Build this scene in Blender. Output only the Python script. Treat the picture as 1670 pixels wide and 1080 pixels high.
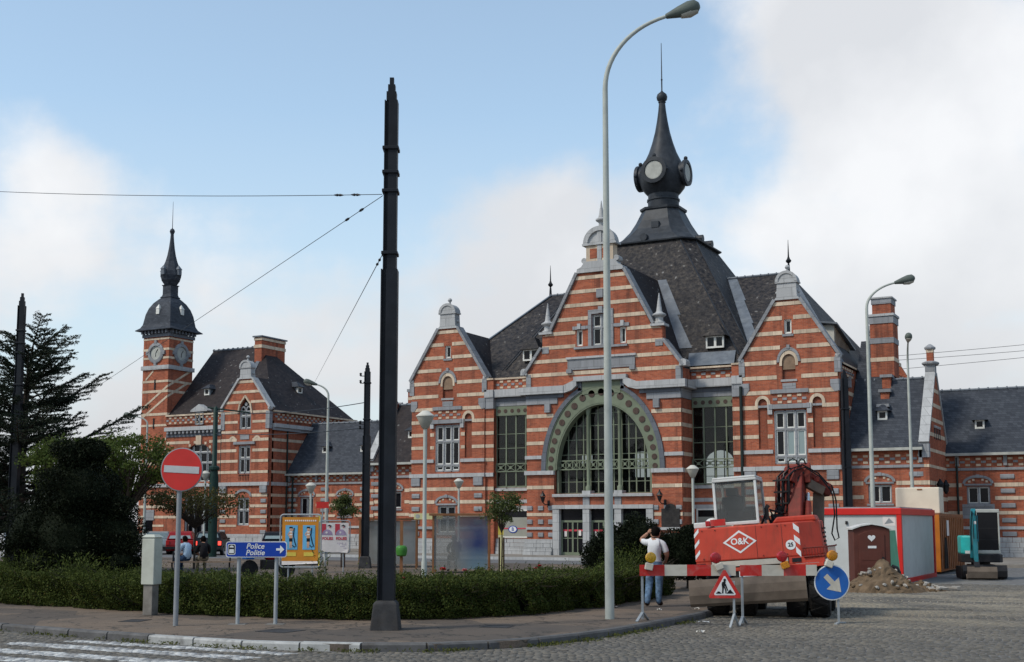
import bpy, bmesh, math, random
import numpy as np
from mathutils import Vector, Matrix
from mathutils.geometry import tessellate_polygon
R = math.radians
random.seed(7)
rng = np.random.default_rng(11)
for o in list(bpy.data.objects):
    bpy.data.objects.remove(o)
scn = bpy.context.scene
COL = scn.collection

# ------------------------------------------------------------------ camera
cam_d = bpy.data.cameras.new('camera')
cam_d.sensor_width = 36.0
cam_d.lens = 2022.0 / 1670.0 * 36.0
cam_d.shift_y = 86.0 / 1670.0
cam_d.clip_start = 0.1
cam_d.clip_end = 3000
cam = bpy.data.objects.new('camera', cam_d)
cam.location = (0, 0, 1.9)
cam.rotation_euler = (math.pi / 2 + math.atan(229 / 2022.0), 0, R(28.0))
COL.objects.link(cam)
scn.camera = cam

# ------------------------------------------------------------------ sky
SUN_EL, SUN_AZ = 48.0, 216.0      # azimuth measured clockwise from +Y
w = bpy.data.worlds.new('World')
scn.world = w
w.use_nodes = True
nt = w.node_tree
nt.nodes.clear()
def wn(t, **k):
    n = nt.nodes.new(t)
    for a, b in k.items():
        setattr(n, a, b)
    return n
def wl(a, b):
    nt.links.new(a, b)
def wmath(op, a, b=None, clamp=False):
    n = wn('ShaderNodeMath', operation=op, use_clamp=clamp)
    for i, v in enumerate((a, b)):
        if v is None:
            continue
        if isinstance(v, (int, float)):
            n.inputs[i].default_value = v
        else:
            wl(v, n.inputs[i])
    return n.outputs[0]
sky = wn('ShaderNodeTexSky', sky_type='NISHITA')
sky.sun_disc = False
sky.sun_elevation = R(SUN_EL)
sky.sun_rotation = R(SUN_AZ)
sky.air_density = 1.0
sky.dust_density = 0.6
sky.ozone_density = 1.0
tc = wn('ShaderNodeTexCoord')
sep = wn('ShaderNodeSeparateXYZ')
wl(tc.outputs['Generated'], sep.inputs[0])
zc = wmath('MAXIMUM', sep.outputs[2], 0.0)
den = wmath('ADD', zc, 0.22)
cu = wmath('DIVIDE', sep.outputs[0], den)
cv = wmath('DIVIDE', sep.outputs[1], den)
comb = wn('ShaderNodeCombineXYZ')
wl(cu, comb.inputs[0]); wl(cv, comb.inputs[1])
noi = wn('ShaderNodeTexNoise')
noi.inputs['Scale'].default_value = 1.35
noi.inputs['Detail'].default_value = 7
noi.inputs['Roughness'].default_value = 0.52
noi.inputs['Distortion'].default_value = 0.25
mp = wn('ShaderNodeMapping')
mp.inputs['Location'].default_value = (3.1, 1.7, 0.0)
wl(comb.outputs[0], mp.inputs[0]); wl(mp.outputs[0], noi.inputs['Vector'])
CLOUDS = ((15.5, 21.0, 5.5, 0.30), (22, 18, 7, 0.30), (22, 10, 6, 0.08), (0.6, 13.2, 3.6, 0.26), (4.5, 12.0, 3.5, 0.12), (12, 11, 5, 0.16), (14, 15, 3.5, 0.06), (-21, 14.0, 4.2, 0.26), (12.3, 17.3, 2.4, -0.16), (18, 14.5, 2.5, -0.10), (-13, 21.5, 8, -0.14), (-3, 20, 6, -0.16), (7.0, 20, 4.5, -0.16), (-7.3, 24.6, 1.6, 0.30), (-11, 9, 5, 0.05))
# heaps of cloud standing in fixed directions (degrees right of the street axis, elevation, size, weight)
def cdir(azr, el):
    a = R(-28 + azr)
    return (math.sin(a) * math.cos(R(el)), math.cos(a) * math.cos(R(el)), math.sin(R(el)))
noi3 = wn('ShaderNodeTexNoise')
noi3.inputs['Scale'].default_value = 4.2
noi3.inputs['Detail'].default_value = 8
noi3.inputs['Roughness'].default_value = 0.58
wl(tc.outputs['Generated'], noi3.inputs['Vector'])
fine = wmath('SUBTRACT', noi3.outputs[0], 0.5)
cover = wmath('ADD', wmath('MULTIPLY', wmath('SUBTRACT', noi.outputs[0], 0.5), 0.75), wmath('MULTIPLY', fine, 0.95))
cover = wmath('ADD', cover, wmath('MULTIPLY', wmath('SUBTRACT', 0.175, zc), 1.15))
cover = wmath('ADD', cover, 0.50)
for azr, el, s_, wt in CLOUDS:
    d = cdir(azr, el)
    vm = wn('ShaderNodeVectorMath', operation='DISTANCE')
    wl(tc.outputs['Generated'], vm.inputs[0]); vm.inputs[1].default_value = d
    g = wmath('DIVIDE', vm.outputs['Value'], R(s_))
    g = wmath('POWER', math.e, wmath('MULTIPLY', wmath('MULTIPLY', g, g), -1.0))
    cover = wmath('ADD', cover, wmath('MULTIPLY', g, wt))
ramp = wn('ShaderNodeValToRGB')
ramp.color_ramp.interpolation = 'EASE'
ramp.color_ramp.elements[0].position = 0.38
ramp.color_ramp.elements[0].color = (0, 0, 0, 1)
ramp.color_ramp.elements[1].position = 0.66
ramp.color_ramp.elements[1].color = (1, 1, 1, 1)
wl(cover, ramp.inputs[0])
# cloud body: bright where thin and sunlit, greyer in the thick parts and toward the horizon
noi2 = wn('ShaderNodeTexNoise')
noi2.inputs['Scale'].default_value = 5.0
noi2.inputs['Detail'].default_value = 6
wl(tc.outputs['Generated'], noi2.inputs['Vector'])
ramp2 = wn('ShaderNodeValToRGB')
ramp2.color_ramp.elements[0].position = 0.38
ramp2.color_ramp.elements[0].color = (7.65, 7.75, 8.0, 1)
ramp2.color_ramp.elements[1].position = 0.60
ramp2.color_ramp.elements[1].color = (9.7, 9.7, 9.8, 1)
wl(noi2.outputs[0], ramp2.inputs[0])
skyc = wn('ShaderNodeMix', data_type='RGBA', blend_type='MULTIPLY')
skyc.inputs['Factor'].default_value = 1.0
wl(sky.outputs[0], skyc.inputs['A'])
skyc.inputs['B'].default_value = (2.3, 2.34, 2.12, 1)
haze = wn('ShaderNodeMix', data_type='RGBA')
hz_ = wn('ShaderNodeMapRange')
hz_.inputs['From Min'].default_value = 0.0; hz_.inputs['From Max'].default_value = 0.32
hz_.inputs['To Min'].default_value = 0.95; hz_.inputs['To Max'].default_value = 0.2
wl(zc, hz_.inputs['Value']); wl(hz_.outputs[0], haze.inputs['Factor'])
wl(skyc.outputs['Result'], haze.inputs['A'])
haze.inputs['B'].default_value = (6.1, 6.85, 7.6, 1)
lowm = wn('ShaderNodeMix', data_type='RGBA')
rz_ = wn('ShaderNodeMapRange')
rz_.inputs['From Min'].default_value = 0.05; rz_.inputs['From Max'].default_value = 0.22
wl(zc, rz_.inputs['Value']); wl(rz_.outputs[0], lowm.inputs['Factor'])
lowm.inputs['A'].default_value = (6.5, 6.6, 6.85, 1)
wl(ramp2.outputs[0], lowm.inputs['B'])
mixc = wn('ShaderNodeMix', data_type='RGBA')
wl(wmath('MULTIPLY', ramp.outputs[0], 0.92), mixc.inputs['Factor'])
wl(haze.outputs['Result'], mixc.inputs['A'])
wl(lowm.outputs['Result'], mixc.inputs['B'])
bg = wn('ShaderNodeBackground')
bg.inputs['Strength'].default_value = 0.1
wl(mixc.outputs['Result'], bg.inputs['Color'])
out = wn('ShaderNodeOutputWorld')
wl(bg.outputs[0], out.inputs[0])

# ------------------------------------------------------------------ sun (through thin cloud)
sd = bpy.data.lights.new('sun', 'SUN')
sd.energy = 2.5
sd.angle = R(9)
sd.color = (1.0, 0.94, 0.84)
sun = bpy.data.objects.new('sun', sd)
dv = Vector((math.sin(R(SUN_AZ)) * math.cos(R(SUN_EL)), math.cos(R(SUN_AZ)) * math.cos(R(SUN_EL)), math.sin(R(SUN_EL))))
sun.rotation_euler = dv.to_track_quat('Z', 'Y').to_euler()
sun.location = (-20, 10, 40)
COL.objects.link(sun)
scn.view_settings.view_transform = 'Standard'
scn.view_settings.look = 'None'
scn.view_settings.exposure = 0.0
scn.view_settings.gamma = 1.0
scn.view_settings.use_curve_mapping = False

# ------------------------------------------------------------------ materials
MATS = {}
class NT:
    def __init__(s, name):
        s.m = bpy.data.materials.new(name)
        s.m.use_nodes = True
        s.t = s.m.node_tree
        s.t.nodes.clear()
        s.o = s.t.nodes.new('ShaderNodeOutputMaterial')
        s.p = s.t.nodes.new('ShaderNodeBsdfPrincipled')
        s.t.links.new(s.p.outputs[0], s.o.inputs[0])
        s.geo = None
    def n(s, t, **k):
        x = s.t.nodes.new(t)
        for a, b in k.items():
            setattr(x, a, b)
        return x
    def l(s, a, b):
        s.t.links.new(a, b)
    def val(s, sock, v):
        if hasattr(v, 'is_linked') or hasattr(v, 'links'):
            s.l(v, sock)
        else:
            sock.default_value = v
    def math(s, op, a, b=None, clamp=False):
        x = s.n('ShaderNodeMath', operation=op, use_clamp=clamp)
        s.val(x.inputs[0], a)
        if b is not None:
            s.val(x.inputs[1], b)
        return x.outputs[0]
    def pos(s):
        if not s.geo:
            s.geo = s.n('ShaderNodeNewGeometry')
        return s.geo.outputs['Position']
    def noise(s, scale, detail=4, rough=0.55, vec=None, dist=0.0):
        x = s.n('ShaderNodeTexNoise')
        x.inputs['Scale'].default_value = scale
        x.inputs['Detail'].default_value = detail
        x.inputs['Roughness'].default_value = rough
        x.inputs['Distortion'].default_value = dist
        s.l(vec if vec is not None else s.pos(), x.inputs['Vector'])
        return x.outputs[0]
    def ramp(s, v, a, b, ca=(0, 0, 0, 1), cb=(1, 1, 1, 1)):
        x = s.n('ShaderNodeValToRGB')
        x.color_ramp.elements[0].position = a
        x.color_ramp.elements[1].position = b
        x.color_ramp.elements[0].color = c4(ca)
        x.color_ramp.elements[1].color = c4(cb)
        s.l(v, x.inputs[0])
        return x.outputs[0]
    def mix(s, f, a, b, mode='MIX'):
        x = s.n('ShaderNodeMix', data_type='RGBA', blend_type=mode)
        s.val(x.inputs['Factor'], f)
        s.val(x.inputs['A'], c4(a)); s.val(x.inputs['B'], c4(b))
        return x.outputs['Result']
    def bump(s, h, strength=0.3, dist=0.02):
        x = s.n('ShaderNodeBump')
        x.inputs['Strength'].default_value = strength
        x.inputs['Distance'].default_value = dist
        s.l(h, x.inputs['Height'])
        s.l(x.outputs[0], s.p.inputs['Normal'])
    def base(s, c):
        s.val(s.p.inputs['Base Color'], c4(c))
def c4(c):
    if isinstance(c, (tuple, list)):
        return tuple(c) + (1,) if len(c) == 3 else tuple(c)
    return c
def simple(name, c, rough=0.6, metal=0.0, var=0.25, scale=3.0, dirt=0.0, bump=0.0, spec=0.18, dirtcol=(0.06, 0.05, 0.04), dscale=None):
    m = NT(name)
    n = m.noise(scale, 5)
    col = m.mix(m.ramp(n, 0.3, 0.7), tuple(x * (1 - var) for x in c), tuple(min(1, x * (1 + var)) for x in c))
    if dirt:
        d = m.noise(dscale or scale * 0.7, 7, 0.65, dist=0.6)
        col = m.mix(m.math('MULTIPLY', m.ramp(d, 0.48, 0.72), dirt), col, dirtcol)
    m.base(col)
    m.p.inputs['Roughness'].default_value = rough
    m.p.inputs['Metallic'].default_value = metal
    m.p.inputs['Specular IOR Level'].default_value = spec
    if bump:
        m.bump(m.noise(scale * 8, 5), bump, 0.01)
    MATS[name] = m.m
    return m.m

def brickmat(name, c1, c2, mort, soot=0.25):
    m = NT(name)
    sp = m.n('ShaderNodeSeparateXYZ')
    m.l(m.pos(), sp.inputs[0])
    u = m.math('ADD', sp.outputs[0], sp.outputs[1])
    cb = m.n('ShaderNodeCombineXYZ')
    m.l(u, cb.inputs[0]); m.l(sp.outputs[2], cb.inputs[1])
    b = m.n('ShaderNodeTexBrick')
    m.l(cb.outputs[0], b.inputs['Vector'])
    b.inputs['Scale'].default_value = 1.0
    b.inputs['Brick Width'].default_value = 0.23
    b.inputs['Row Height'].default_value = 0.075
    b.inputs['Mortar Size'].default_value = 0.007
    b.inputs['Mortar Smooth'].default_value = 0.3
    b.inputs['Bias'].default_value = -0.1
    b.inputs['Color1'].default_value = c4(c1)
    b.inputs['Color2'].default_value = c4(c2)
    b.inputs['Mortar'].default_value = c4(mort)
    n = m.noise(0.55, 6, 0.65)
    col = m.mix(m.math('MULTIPLY', m.ramp(n, 0.45, 0.75), soot), b.outputs['Color'], (0.07, 0.035, 0.03))
    n2 = m.noise(5.0, 4, 0.6)
    col = m.mix(m.math('MULTIPLY', m.ramp(n2, 0.35, 0.7), 0.35), col, tuple(x * 0.62 for x in c1))
    # run-off stains that hang down in streaks
    st = m.n('ShaderNodeVectorMath', operation='MULTIPLY')
    m.l(m.pos(), st.inputs[0]); st.inputs[1].default_value = (2.2, 2.2, 0.16)
    n3 = m.noise(1.0, 6, 0.65, vec=st.outputs[0])
    col = m.mix(m.math('MULTIPLY', m.ramp(n3, 0.5, 0.74), soot * 1.3), col, (0.055, 0.035, 0.03))
    m.base(col)
    m.p.inputs['Roughness'].default_value = 0.85
    m.p.inputs['Specular IOR Level'].default_value = 0.06
    m.bump(m.math('SUBTRACT', 1.0, b.outputs['Fac']), 0.5, 0.012)
    MATS[name] = m.m
brickmat('brick', (0.46, 0.130, 0.066), (0.29, 0.075, 0.042), (0.30, 0.19, 0.14), 0.55)
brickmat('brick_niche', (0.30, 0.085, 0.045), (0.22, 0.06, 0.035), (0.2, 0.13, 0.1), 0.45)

def stonemat(name, c, var=0.2, stain=0.35, bl=0.9, bh=0.3):
    m = NT(name)
    sp = m.n('ShaderNodeSeparateXYZ')
    m.l(m.pos(), sp.inputs[0])
    cb = m.n('ShaderNodeCombineXYZ')
    m.l(m.math('ADD', sp.outputs[0], sp.outputs[1]), cb.inputs[0]); m.l(sp.outputs[2], cb.inputs[1])
    b = m.n('ShaderNodeTexBrick')
    m.l(cb.outputs[0], b.inputs['Vector'])
    b.inputs['Scale'].default_value = 1.0
    b.inputs['Brick Width'].default_value = bl
    b.inputs['Row Height'].default_value = bh
    b.inputs['Mortar Size'].default_value = 0.012
    b.inputs['Color1'].default_value = c4(tuple(x * (1 + var) for x in c))
    b.inputs['Color2'].default_value = c4(tuple(x * (1 - var) for x in c))
    b.inputs['Mortar'].default_value = c4(tuple(x * 0.55 for x in c))
    st = m.n('ShaderNodeVectorMath', operation='MULTIPLY')
    m.l(m.pos(), st.inputs[0]); st.inputs[1].default_value = (3, 3, 0.5)
    n = m.noise(1.2, 7, 0.7, vec=st.outputs[0])
    col = m.mix(m.math('MULTIPLY', m.ramp(n, 0.45, 0.75), stain), b.outputs['Color'], (0.07, 0.065, 0.06))
    n2 = m.noise(14.0, 3)
    col = m.mix(m.math('MULTIPLY', n2, 0.3), col, tuple(x * 0.7 for x in c))
    m.base(col)
    m.p.inputs['Roughness'].default_value = 0.8
    m.p.inputs['Specular IOR Level'].default_value = 0.08
    m.bump(m.noise(9, 5), 0.25, 0.02)
    MATS[name] = m.m
stonemat('white_stone', (0.60, 0.48, 0.355), 0.16, 0.5, 0.62, 5.0)
stonemat('bluestone', (0.275, 0.28, 0.29), 0.14, 0.35, 0.8, 0.4)
stonemat('pale_stone', (0.43, 0.43, 0.425), 0.1, 0.35, 0.9, 0.5)
stonemat('dark_stone', (0.135, 0.145, 0.165), 0.12, 0.3, 0.9, 0.5)

def slatemat(name, c1, c2, moss=None, mossamt=0.0, mscale=2.5, spec=0.12):
    m = NT(name)
    sp = m.n('ShaderNodeSeparateXYZ')
    m.l(m.pos(), sp.inputs[0])
    cb = m.n('ShaderNodeCombineXYZ')
    m.l(m.math('ADD', sp.outputs[0], m.math('MULTIPLY', sp.outputs[1], 0.9)), cb.inputs[0]); m.l(sp.outputs[2], cb.inputs[1])
    b = m.n('ShaderNodeTexBrick')
    m.l(cb.outputs[0], b.inputs['Vector'])
    b.inputs['Scale'].default_value = 1.0
    b.inputs['Brick Width'].default_value = 0.24
    b.inputs['Row Height'].default_value = 0.13
    b.inputs['Mortar Size'].default_value = 0.008
    b.inputs['Color1'].default_value = c4(c1)
    b.inputs['Color2'].default_value = c4(c2)
    b.inputs['Mortar'].default_value = c4(tuple(x * 0.45 for x in c1))
    col = b.outputs['Color']
    if moss:
        n = m.noise(mscale, 8, 0.72)
        n1 = m.noise(0.35, 3)
        f = m.math('MULTIPLY', m.ramp(n, 0.42, 0.72), m.ramp(n1, 0.22, 0.5))
        col = m.mix(m.math('MULTIPLY', f, mossamt), col, moss)
        n2 = m.noise(4.2, 2, 0.4)
        col = m.mix(m.math('MULTIPLY', m.ramp(n2, 0.7, 0.74), 0.5), col, (0.28, 0.28, 0.27))
    m.base(col)
    m.p.inputs['Roughness'].default_value = 0.62
    m.p.inputs['Specular IOR Level'].default_value = spec
    m.bump(b.outputs['Fac'], 0.35, 0.015)
    MATS[name] = m.m
slatemat('old_slate', (0.029, 0.028, 0.031), (0.012, 0.012, 0.015), (0.115, 0.096, 0.078), 0.75, 4.2)
slatemat('brown_slate', (0.030, 0.025, 0.026), (0.016, 0.013, 0.015), (0.06, 0.044, 0.038), 0.5, 2.4)
slatemat('new_slate', (0.060, 0.067, 0.080), (0.034, 0.039, 0.049))
simple('lead', (0.12, 0.135, 0.155), 0.5, 0.0, 0.2, 2.0, 0.35, dirtcol=(0.3, 0.32, 0.33))
simple('dark_lead', (0.032, 0.036, 0.042), 0.5, 0.0, 0.3, 1.8, 0.3, dirtcol=(0.1, 0.105, 0.11))
simple('zinc', (0.4, 0.4, 0.36), 0.5, 0.0, 0.15, 2.0, 0.25)
simple('green_iron', (0.165, 0.19, 0.130), 0.55, 0.0, 0.12, 2.0, 0.3, dirtcol=(0.1, 0.1, 0.07))
simple('rosette', (0.075, 0.05, 0.04), 0.7, 0, 0.3, 6)
simple('white_paint', (0.66, 0.65, 0.6), 0.5, 0, 0.1, 3, 0.3, dirtcol=(0.3, 0.27, 0.23))
simple('black_iron', (0.014, 0.015, 0.017), 0.45, 0.0, 0.3, 4, 0.3, dirtcol=(0.04, 0.032, 0.025))
simple('pole_black', (0.011, 0.013, 0.017), 0.5, 0.0, 0.3, 2.5, 0.4, dirtcol=(0.026, 0.027, 0.03))
simple('green_pole', (0.012, 0.032, 0.026), 0.5, 0, 0.2, 3)
simple('concrete', (0.2, 0.185, 0.165), 0.9, 0, 0.25, 4, 0.5, 0.3)
simple('grey_concrete', (0.045, 0.044, 0.045), 0.9, 0, 0.3, 5, 0.5, 0.4)
simple('galvanised', (0.3, 0.32, 0.33), 0.5, 0.1, 0.12, 5, 0.25)
simple('lamp_grey', (0.42, 0.435, 0.39), 0.5, 0.0, 0.1, 3, 0.35, dirtcol=(0.2, 0.21, 0.2))
simple('lamp_head', (0.10, 0.115, 0.10), 0.5, 0, 0.2, 3)
simple('lamp_glass', (0.42, 0.4, 0.34), 0.3, 0, 0.1, 3)
simple('plaster', (0.5, 0.48, 0.42), 0.8, 0, 0.1, 2)
simple('frosted', (0.27, 0.27, 0.23), 0.7, 0, 0.1, 2)
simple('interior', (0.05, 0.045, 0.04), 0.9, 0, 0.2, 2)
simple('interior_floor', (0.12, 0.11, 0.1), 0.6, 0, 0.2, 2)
simple('sign_red', (0.52, 0.035, 0.03), 0.4, 0, 0.06, 3, 0.12)
simple('sign_white', (0.7, 0.7, 0.68), 0.4, 0, 0.05, 3, 0.15)
simple('sign_dull', (0.46, 0.46, 0.46), 0.5, 0, 0.06, 4, 0.2)
simple('sign_blue', (0.010, 0.05, 0.33), 0.35, 0, 0.06, 3, 0.1)
simple('sign_blue_faded', (0.02, 0.11, 0.37), 0.4, 0, 0.12, 5, 0.2)
simple('sign_grey', (0.25, 0.26, 0.27), 0.45, 0.2, 0.1, 3)
simple('ink', (0.01, 0.01, 0.012), 0.5, 0, 0.1, 3)
simple('box_cream', (0.43, 0.44, 0.38), 0.55, 0, 0.08, 2.5, 0.35, dirtcol=(0.2, 0.18, 0.13))
def worn_red():
    m = NT('red_machine')
    n = m.noise(1.6, 5)
    col = m.mix(m.ramp(n, 0.3, 0.7), (0.42, 0.046, 0.026), (0.54, 0.068, 0.038))
    sv = m.n('ShaderNodeVectorMath', operation='MULTIPLY'); m.l(m.pos(), sv.inputs[0]); sv.inputs[1].default_value = (6, 6, 1.2)
    st = m.noise(1.5, 6, 0.65, vec=sv.outputs[0])
    col = m.mix(m.math('MULTIPLY', m.ramp(st, 0.5, 0.72), 0.5), col, (0.20, 0.05, 0.03))
    sp_n = m.noise(28, 3, 0.7)
    col = m.mix(m.math('MULTIPLY', m.ramp(sp_n, 0.66, 0.7), 0.75), col, (0.16, 0.11, 0.075))
    ch_ = m.noise(9, 6, 0.75, dist=1.2)
    col = m.mix(m.math('MULTIPLY', m.ramp(ch_, 0.66, 0.69), 0.8), col, (0.06, 0.035, 0.028))
    m.base(col)
    m.p.inputs['Roughness'].default_value = 0.55
    m.p.inputs['Specular IOR Level'].default_value = 0.22
    m.bump(m.noise(3.0, 3), 0.12, 0.03)
    MATS['red_machine'] = m.m
worn_red()
simple('red_dirty', (0.17, 0.028, 0.02), 0.6, 0, 0.3, 4, 0.6, dirtcol=(0.06, 0.03, 0.02))
simple('cab_white', (0.6, 0.6, 0.57), 0.4, 0, 0.06, 3, 0.35, dirtcol=(0.3, 0.2, 0.15))
simple('rubber', (0.012, 0.012, 0.013), 0.75, 0, 0.3, 6, 0.4, 0.3, dirtcol=(0.07, 0.06, 0.05))
simple('muddy_steel', (0.14, 0.11, 0.085), 0.75, 0, 0.25, 3.0, 0.6, 0.3, dirtcol=(0.1, 0.075, 0.06))
simple('dark_steel', (0.03, 0.028, 0.027), 0.6, 0.2, 0.3, 5, 0.4)
simple('chrome', (0.6, 0.6, 0.6), 0.2, 0.9, 0.1, 3)
simple('hose', (0.01, 0.01, 0.011), 0.4, 0, 0.2, 6)
simple('seat_grey', (0.07, 0.075, 0.085), 0.8, 0, 0.2, 5)
simple('barrier_red', (0.48, 0.03, 0.025), 0.45, 0, 0.12, 5, 0.35, dirtcol=(0.4, 0.3, 0.26))
simple('barrier_white', (0.52, 0.48, 0.4), 0.5, 0, 0.1, 4, 0.4, dirtcol=(0.28, 0.23, 0.17))
simple('cabin_white', (0.5, 0.51, 0.49), 0.5, 0, 0.05, 2, 0.25, dirtcol=(0.3, 0.28, 0.24))
simple('cabin_red', (0.55, 0.025, 0.02), 0.4, 0, 0.06, 2, 0.15)
simple('toilet_brown', (0.10, 0.033, 0.024), 0.55, 0, 0.12, 3, 0.2)
simple('toilet_green', (0.13, 0.36, 0.22), 0.5, 0, 0.08, 3)
simple('container_orange', (0.48, 0.15, 0.02), 0.5, 0, 0.1, 3, 0.3, dirtcol=(0.25, 0.09, 0.03))
simple('rust_orange', (0.26, 0.10, 0.04), 0.65, 0, 0.25, 3, 0.5, dirtcol=(0.08, 0.035, 0.02))
simple('cream_panel', (0.66, 0.58, 0.46), 0.6, 0, 0.05, 2, 0.2, dirtcol=(0.4, 0.33, 0.25))
simple('teal', (0.03, 0.42, 0.40), 0.4, 0, 0.1, 3, 0.25)
simple('teal_dark', (0.02, 0.16, 0.19), 0.45, 0, 0.2, 4, 0.35)
simple('machine_black', (0.018, 0.018, 0.02), 0.5, 0, 0.2, 4, 0.3)
simple('soil', (0.13, 0.09, 0.055), 0.95, 0, 0.35, 4, 0.4, 0.6, dirtcol=(0.08, 0.05, 0.03))
simple('rubble', (0.33, 0.30, 0.26), 0.9, 0, 0.3, 6, 0.3, 0.4)
simple('bark', (0.055, 0.042, 0.033), 0.9, 0, 0.3, 8, 0.3, 0.5)
simple('wood_stake', (0.035, 0.022, 0.018), 0.85, 0, 0.3, 8)
simple('shelter_brown', (0.22, 0.10, 0.045), 0.5, 0, 0.15, 3, 0.2)
simple('bin_green', (0.05, 0.18, 0.03), 0.4, 0, 0.1, 4)
simple('yellow', (0.62, 0.48, 0.08), 0.45, 0, 0.1, 3)
simple('sign_yellow', (0.62, 0.56, 0.28), 0.5, 0, 0.08, 3)
simple('orange_poster', (0.52, 0.21, 0.025), 0.6, 0, 0.1, 4, 0.12)
simple('poster_blue', (0.12, 0.36, 0.56), 0.6, 0, 0.2, 2.5)
simple('paper', (0.68, 0.62, 0.58), 0.7, 0, 0.08, 5, 0.15, dirtcol=(0.5, 0.4, 0.35))
simple('poster_red', (0.5, 0.05, 0.07), 0.6, 0, 0.15, 5)
simple('poster_skin', (0.55, 0.32, 0.2), 0.6, 0, 0.15, 8)
simple('poster_mauve', (0.33, 0.25, 0.36), 0.6, 0, 0.25, 6)
simple('skin', (0.36, 0.19, 0.125), 0.55, 0, 0.1, 8)
simple('hair', (0.006, 0.005, 0.0045), 0.95, 0, 0.3, 20, spec=0.03)
simple('shirt_white', (0.62, 0.62, 0.62), 0.9, 0, 0.06, 6)
simple('shirt_pale_blue', (0.42, 0.55, 0.68), 0.9, 0, 0.06, 6)
simple('cloth_black', (0.013, 0.012, 0.014), 0.9, 0, 0.2, 6)
simple('cloth_khaki', (0.2, 0.17, 0.12), 0.9, 0, 0.15, 6)
simple('denim', (0.10, 0.165, 0.25), 0.95, 0, 0.5, 14, 0.35, dirtcol=(0.26, 0.32, 0.4))
simple('dark_denim', (0.03, 0.06, 0.12), 0.9, 0, 0.3, 9)
simple('shoe', (0.045, 0.025, 0.018), 0.6, 0, 0.2, 9)
simple('car_silver', (0.27, 0.31, 0.31), 0.3, 0.4, 0.05, 2)
simple('car_red', (0.24, 0.015, 0.018), 0.3, 0, 0.05, 2)
simple('car_dark', (0.012, 0.014, 0.018), 0.3, 0, 0.1, 2)
simple('car_white', (0.6, 0.6, 0.6), 0.3, 0, 0.05, 2)
simple('tail_red', (0.45, 0.02, 0.02), 0.25, 0, 0.05, 2)
simple('pipe_dark', (0.02, 0.028, 0.026), 0.5, 0, 0.2, 4)
simple('rose_red', (0.5, 0.02, 0.03), 0.6, 0, 0.2, 20)
simple('rose_pink', (0.62, 0.2, 0.19), 0.6, 0, 0.2, 20)
simple('litter', (0.6, 0.57, 0.52), 0.8, 0, 0.15, 20)
simple('wire', (0.02, 0.022, 0.026), 0.5, 0, 0.1, 3)
simple('board_wood', (0.22, 0.15, 0.10), 0.8, 0, 0.2, 4)

def lit(name, c, e):
    m = NT(name)
    m.base(c)
    m.p.inputs['Emission Color'].default_value = c4(c)
    m.p.inputs['Emission Strength'].default_value = e
    m.p.inputs['Roughness'].default_value = 0.3
    MATS[name] = m.m
lit('tail_lit', (0.95, 0.06, 0.04), 2.0)
def lens(name, c):
    m = NT(name)
    v = m.n('ShaderNodeTexVoronoi')
    v.inputs['Scale'].default_value = 60
    m.l(m.pos(), v.inputs['Vector'])
    m.base(m.mix(m.ramp(v.outputs['Distance'], 0.0, 0.7), c, tuple(x * 0.5 for x in c)))
    m.p.inputs['Roughness'].default_value = 0.25
    m.p.inputs['Subsurface Weight'].default_value = 0.2
    MATS[name] = m.m
lens('lens_amber', (0.78, 0.30, 0.01))
lens('lens_yellow', (0.72, 0.40, 0.015))
lens('lens_red', (0.58, 0.015, 0.02))

def glassmat(name, tint, transp, rough=0.04, grime=0.0, gcol=(0.3, 0.3, 0.28)):
    m = NT(name)
    m.p.inputs['Base Color'].default_value = c4(tint)
    m.p.inputs['Roughness'].default_value = rough
    m.p.inputs['Specular IOR Level'].default_value = 0.6
    if transp > 0 or grime:
        tr = m.n('ShaderNodeBsdfTransparent')
        tr.inputs[0].default_value = (0.85, 0.9, 0.88, 1)
        gl = m.n('ShaderNodeBsdfGlossy')
        gl.inputs['Roughness'].default_value = rough
        fr = m.n('ShaderNodeFresnel')
        fr.inputs[0].default_value = 1.28
        ms = m.n('ShaderNodeMixShader')
        m.l(fr.outputs[0], ms.inputs[0])
        m.l(tr.outputs[0], ms.inputs[1]); m.l(gl.outputs[0], ms.inputs[2])
        ms2 = m.n('ShaderNodeMixShader')
        if grime:
            m.base(m.mix(m.ramp(m.noise(2.0, 6), 0.3, 0.7), tuple(x * 0.8 for x in gcol), gcol))
            m.p.inputs['Roughness'].default_value = 0.5
            m.val(ms2.inputs[0], m.math('ADD', m.math('MULTIPLY', m.ramp(m.noise(1.3, 7, 0.6), 0.3, 0.7), 0.2), grime))
        else:
            ms2.inputs[0].default_value = 1 - transp
        m.l(ms.outputs[0], ms2.inputs[1]); m.l(m.p.outputs[0], ms2.inputs[2])
        m.l(ms2.outputs[0], m.o.inputs[0])
    MATS[name] = m.m
glassmat('glass_dark', (0.008, 0.008, 0.010), 0.0, 0.12)
MATS['glass_dark'].node_tree.nodes['Principled BSDF'].inputs['Specular IOR Level'].default_value = 0.22
glassmat('glass_clear', (0.012, 0.013, 0.013), 0.72, 0.03)
glassmat('glass_pale', (0.22, 0.28, 0.28), 0.0, 0.05)
glassmat('glass_cab', (0.03, 0.035, 0.035), 0.6, 0.03, 0.30, (0.13, 0.13, 0.12))
glassmat('glass_grimy', (0.2, 0.2, 0.2), 0.3, 0.1, 0.62, (0.34, 0.335, 0.31))

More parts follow.
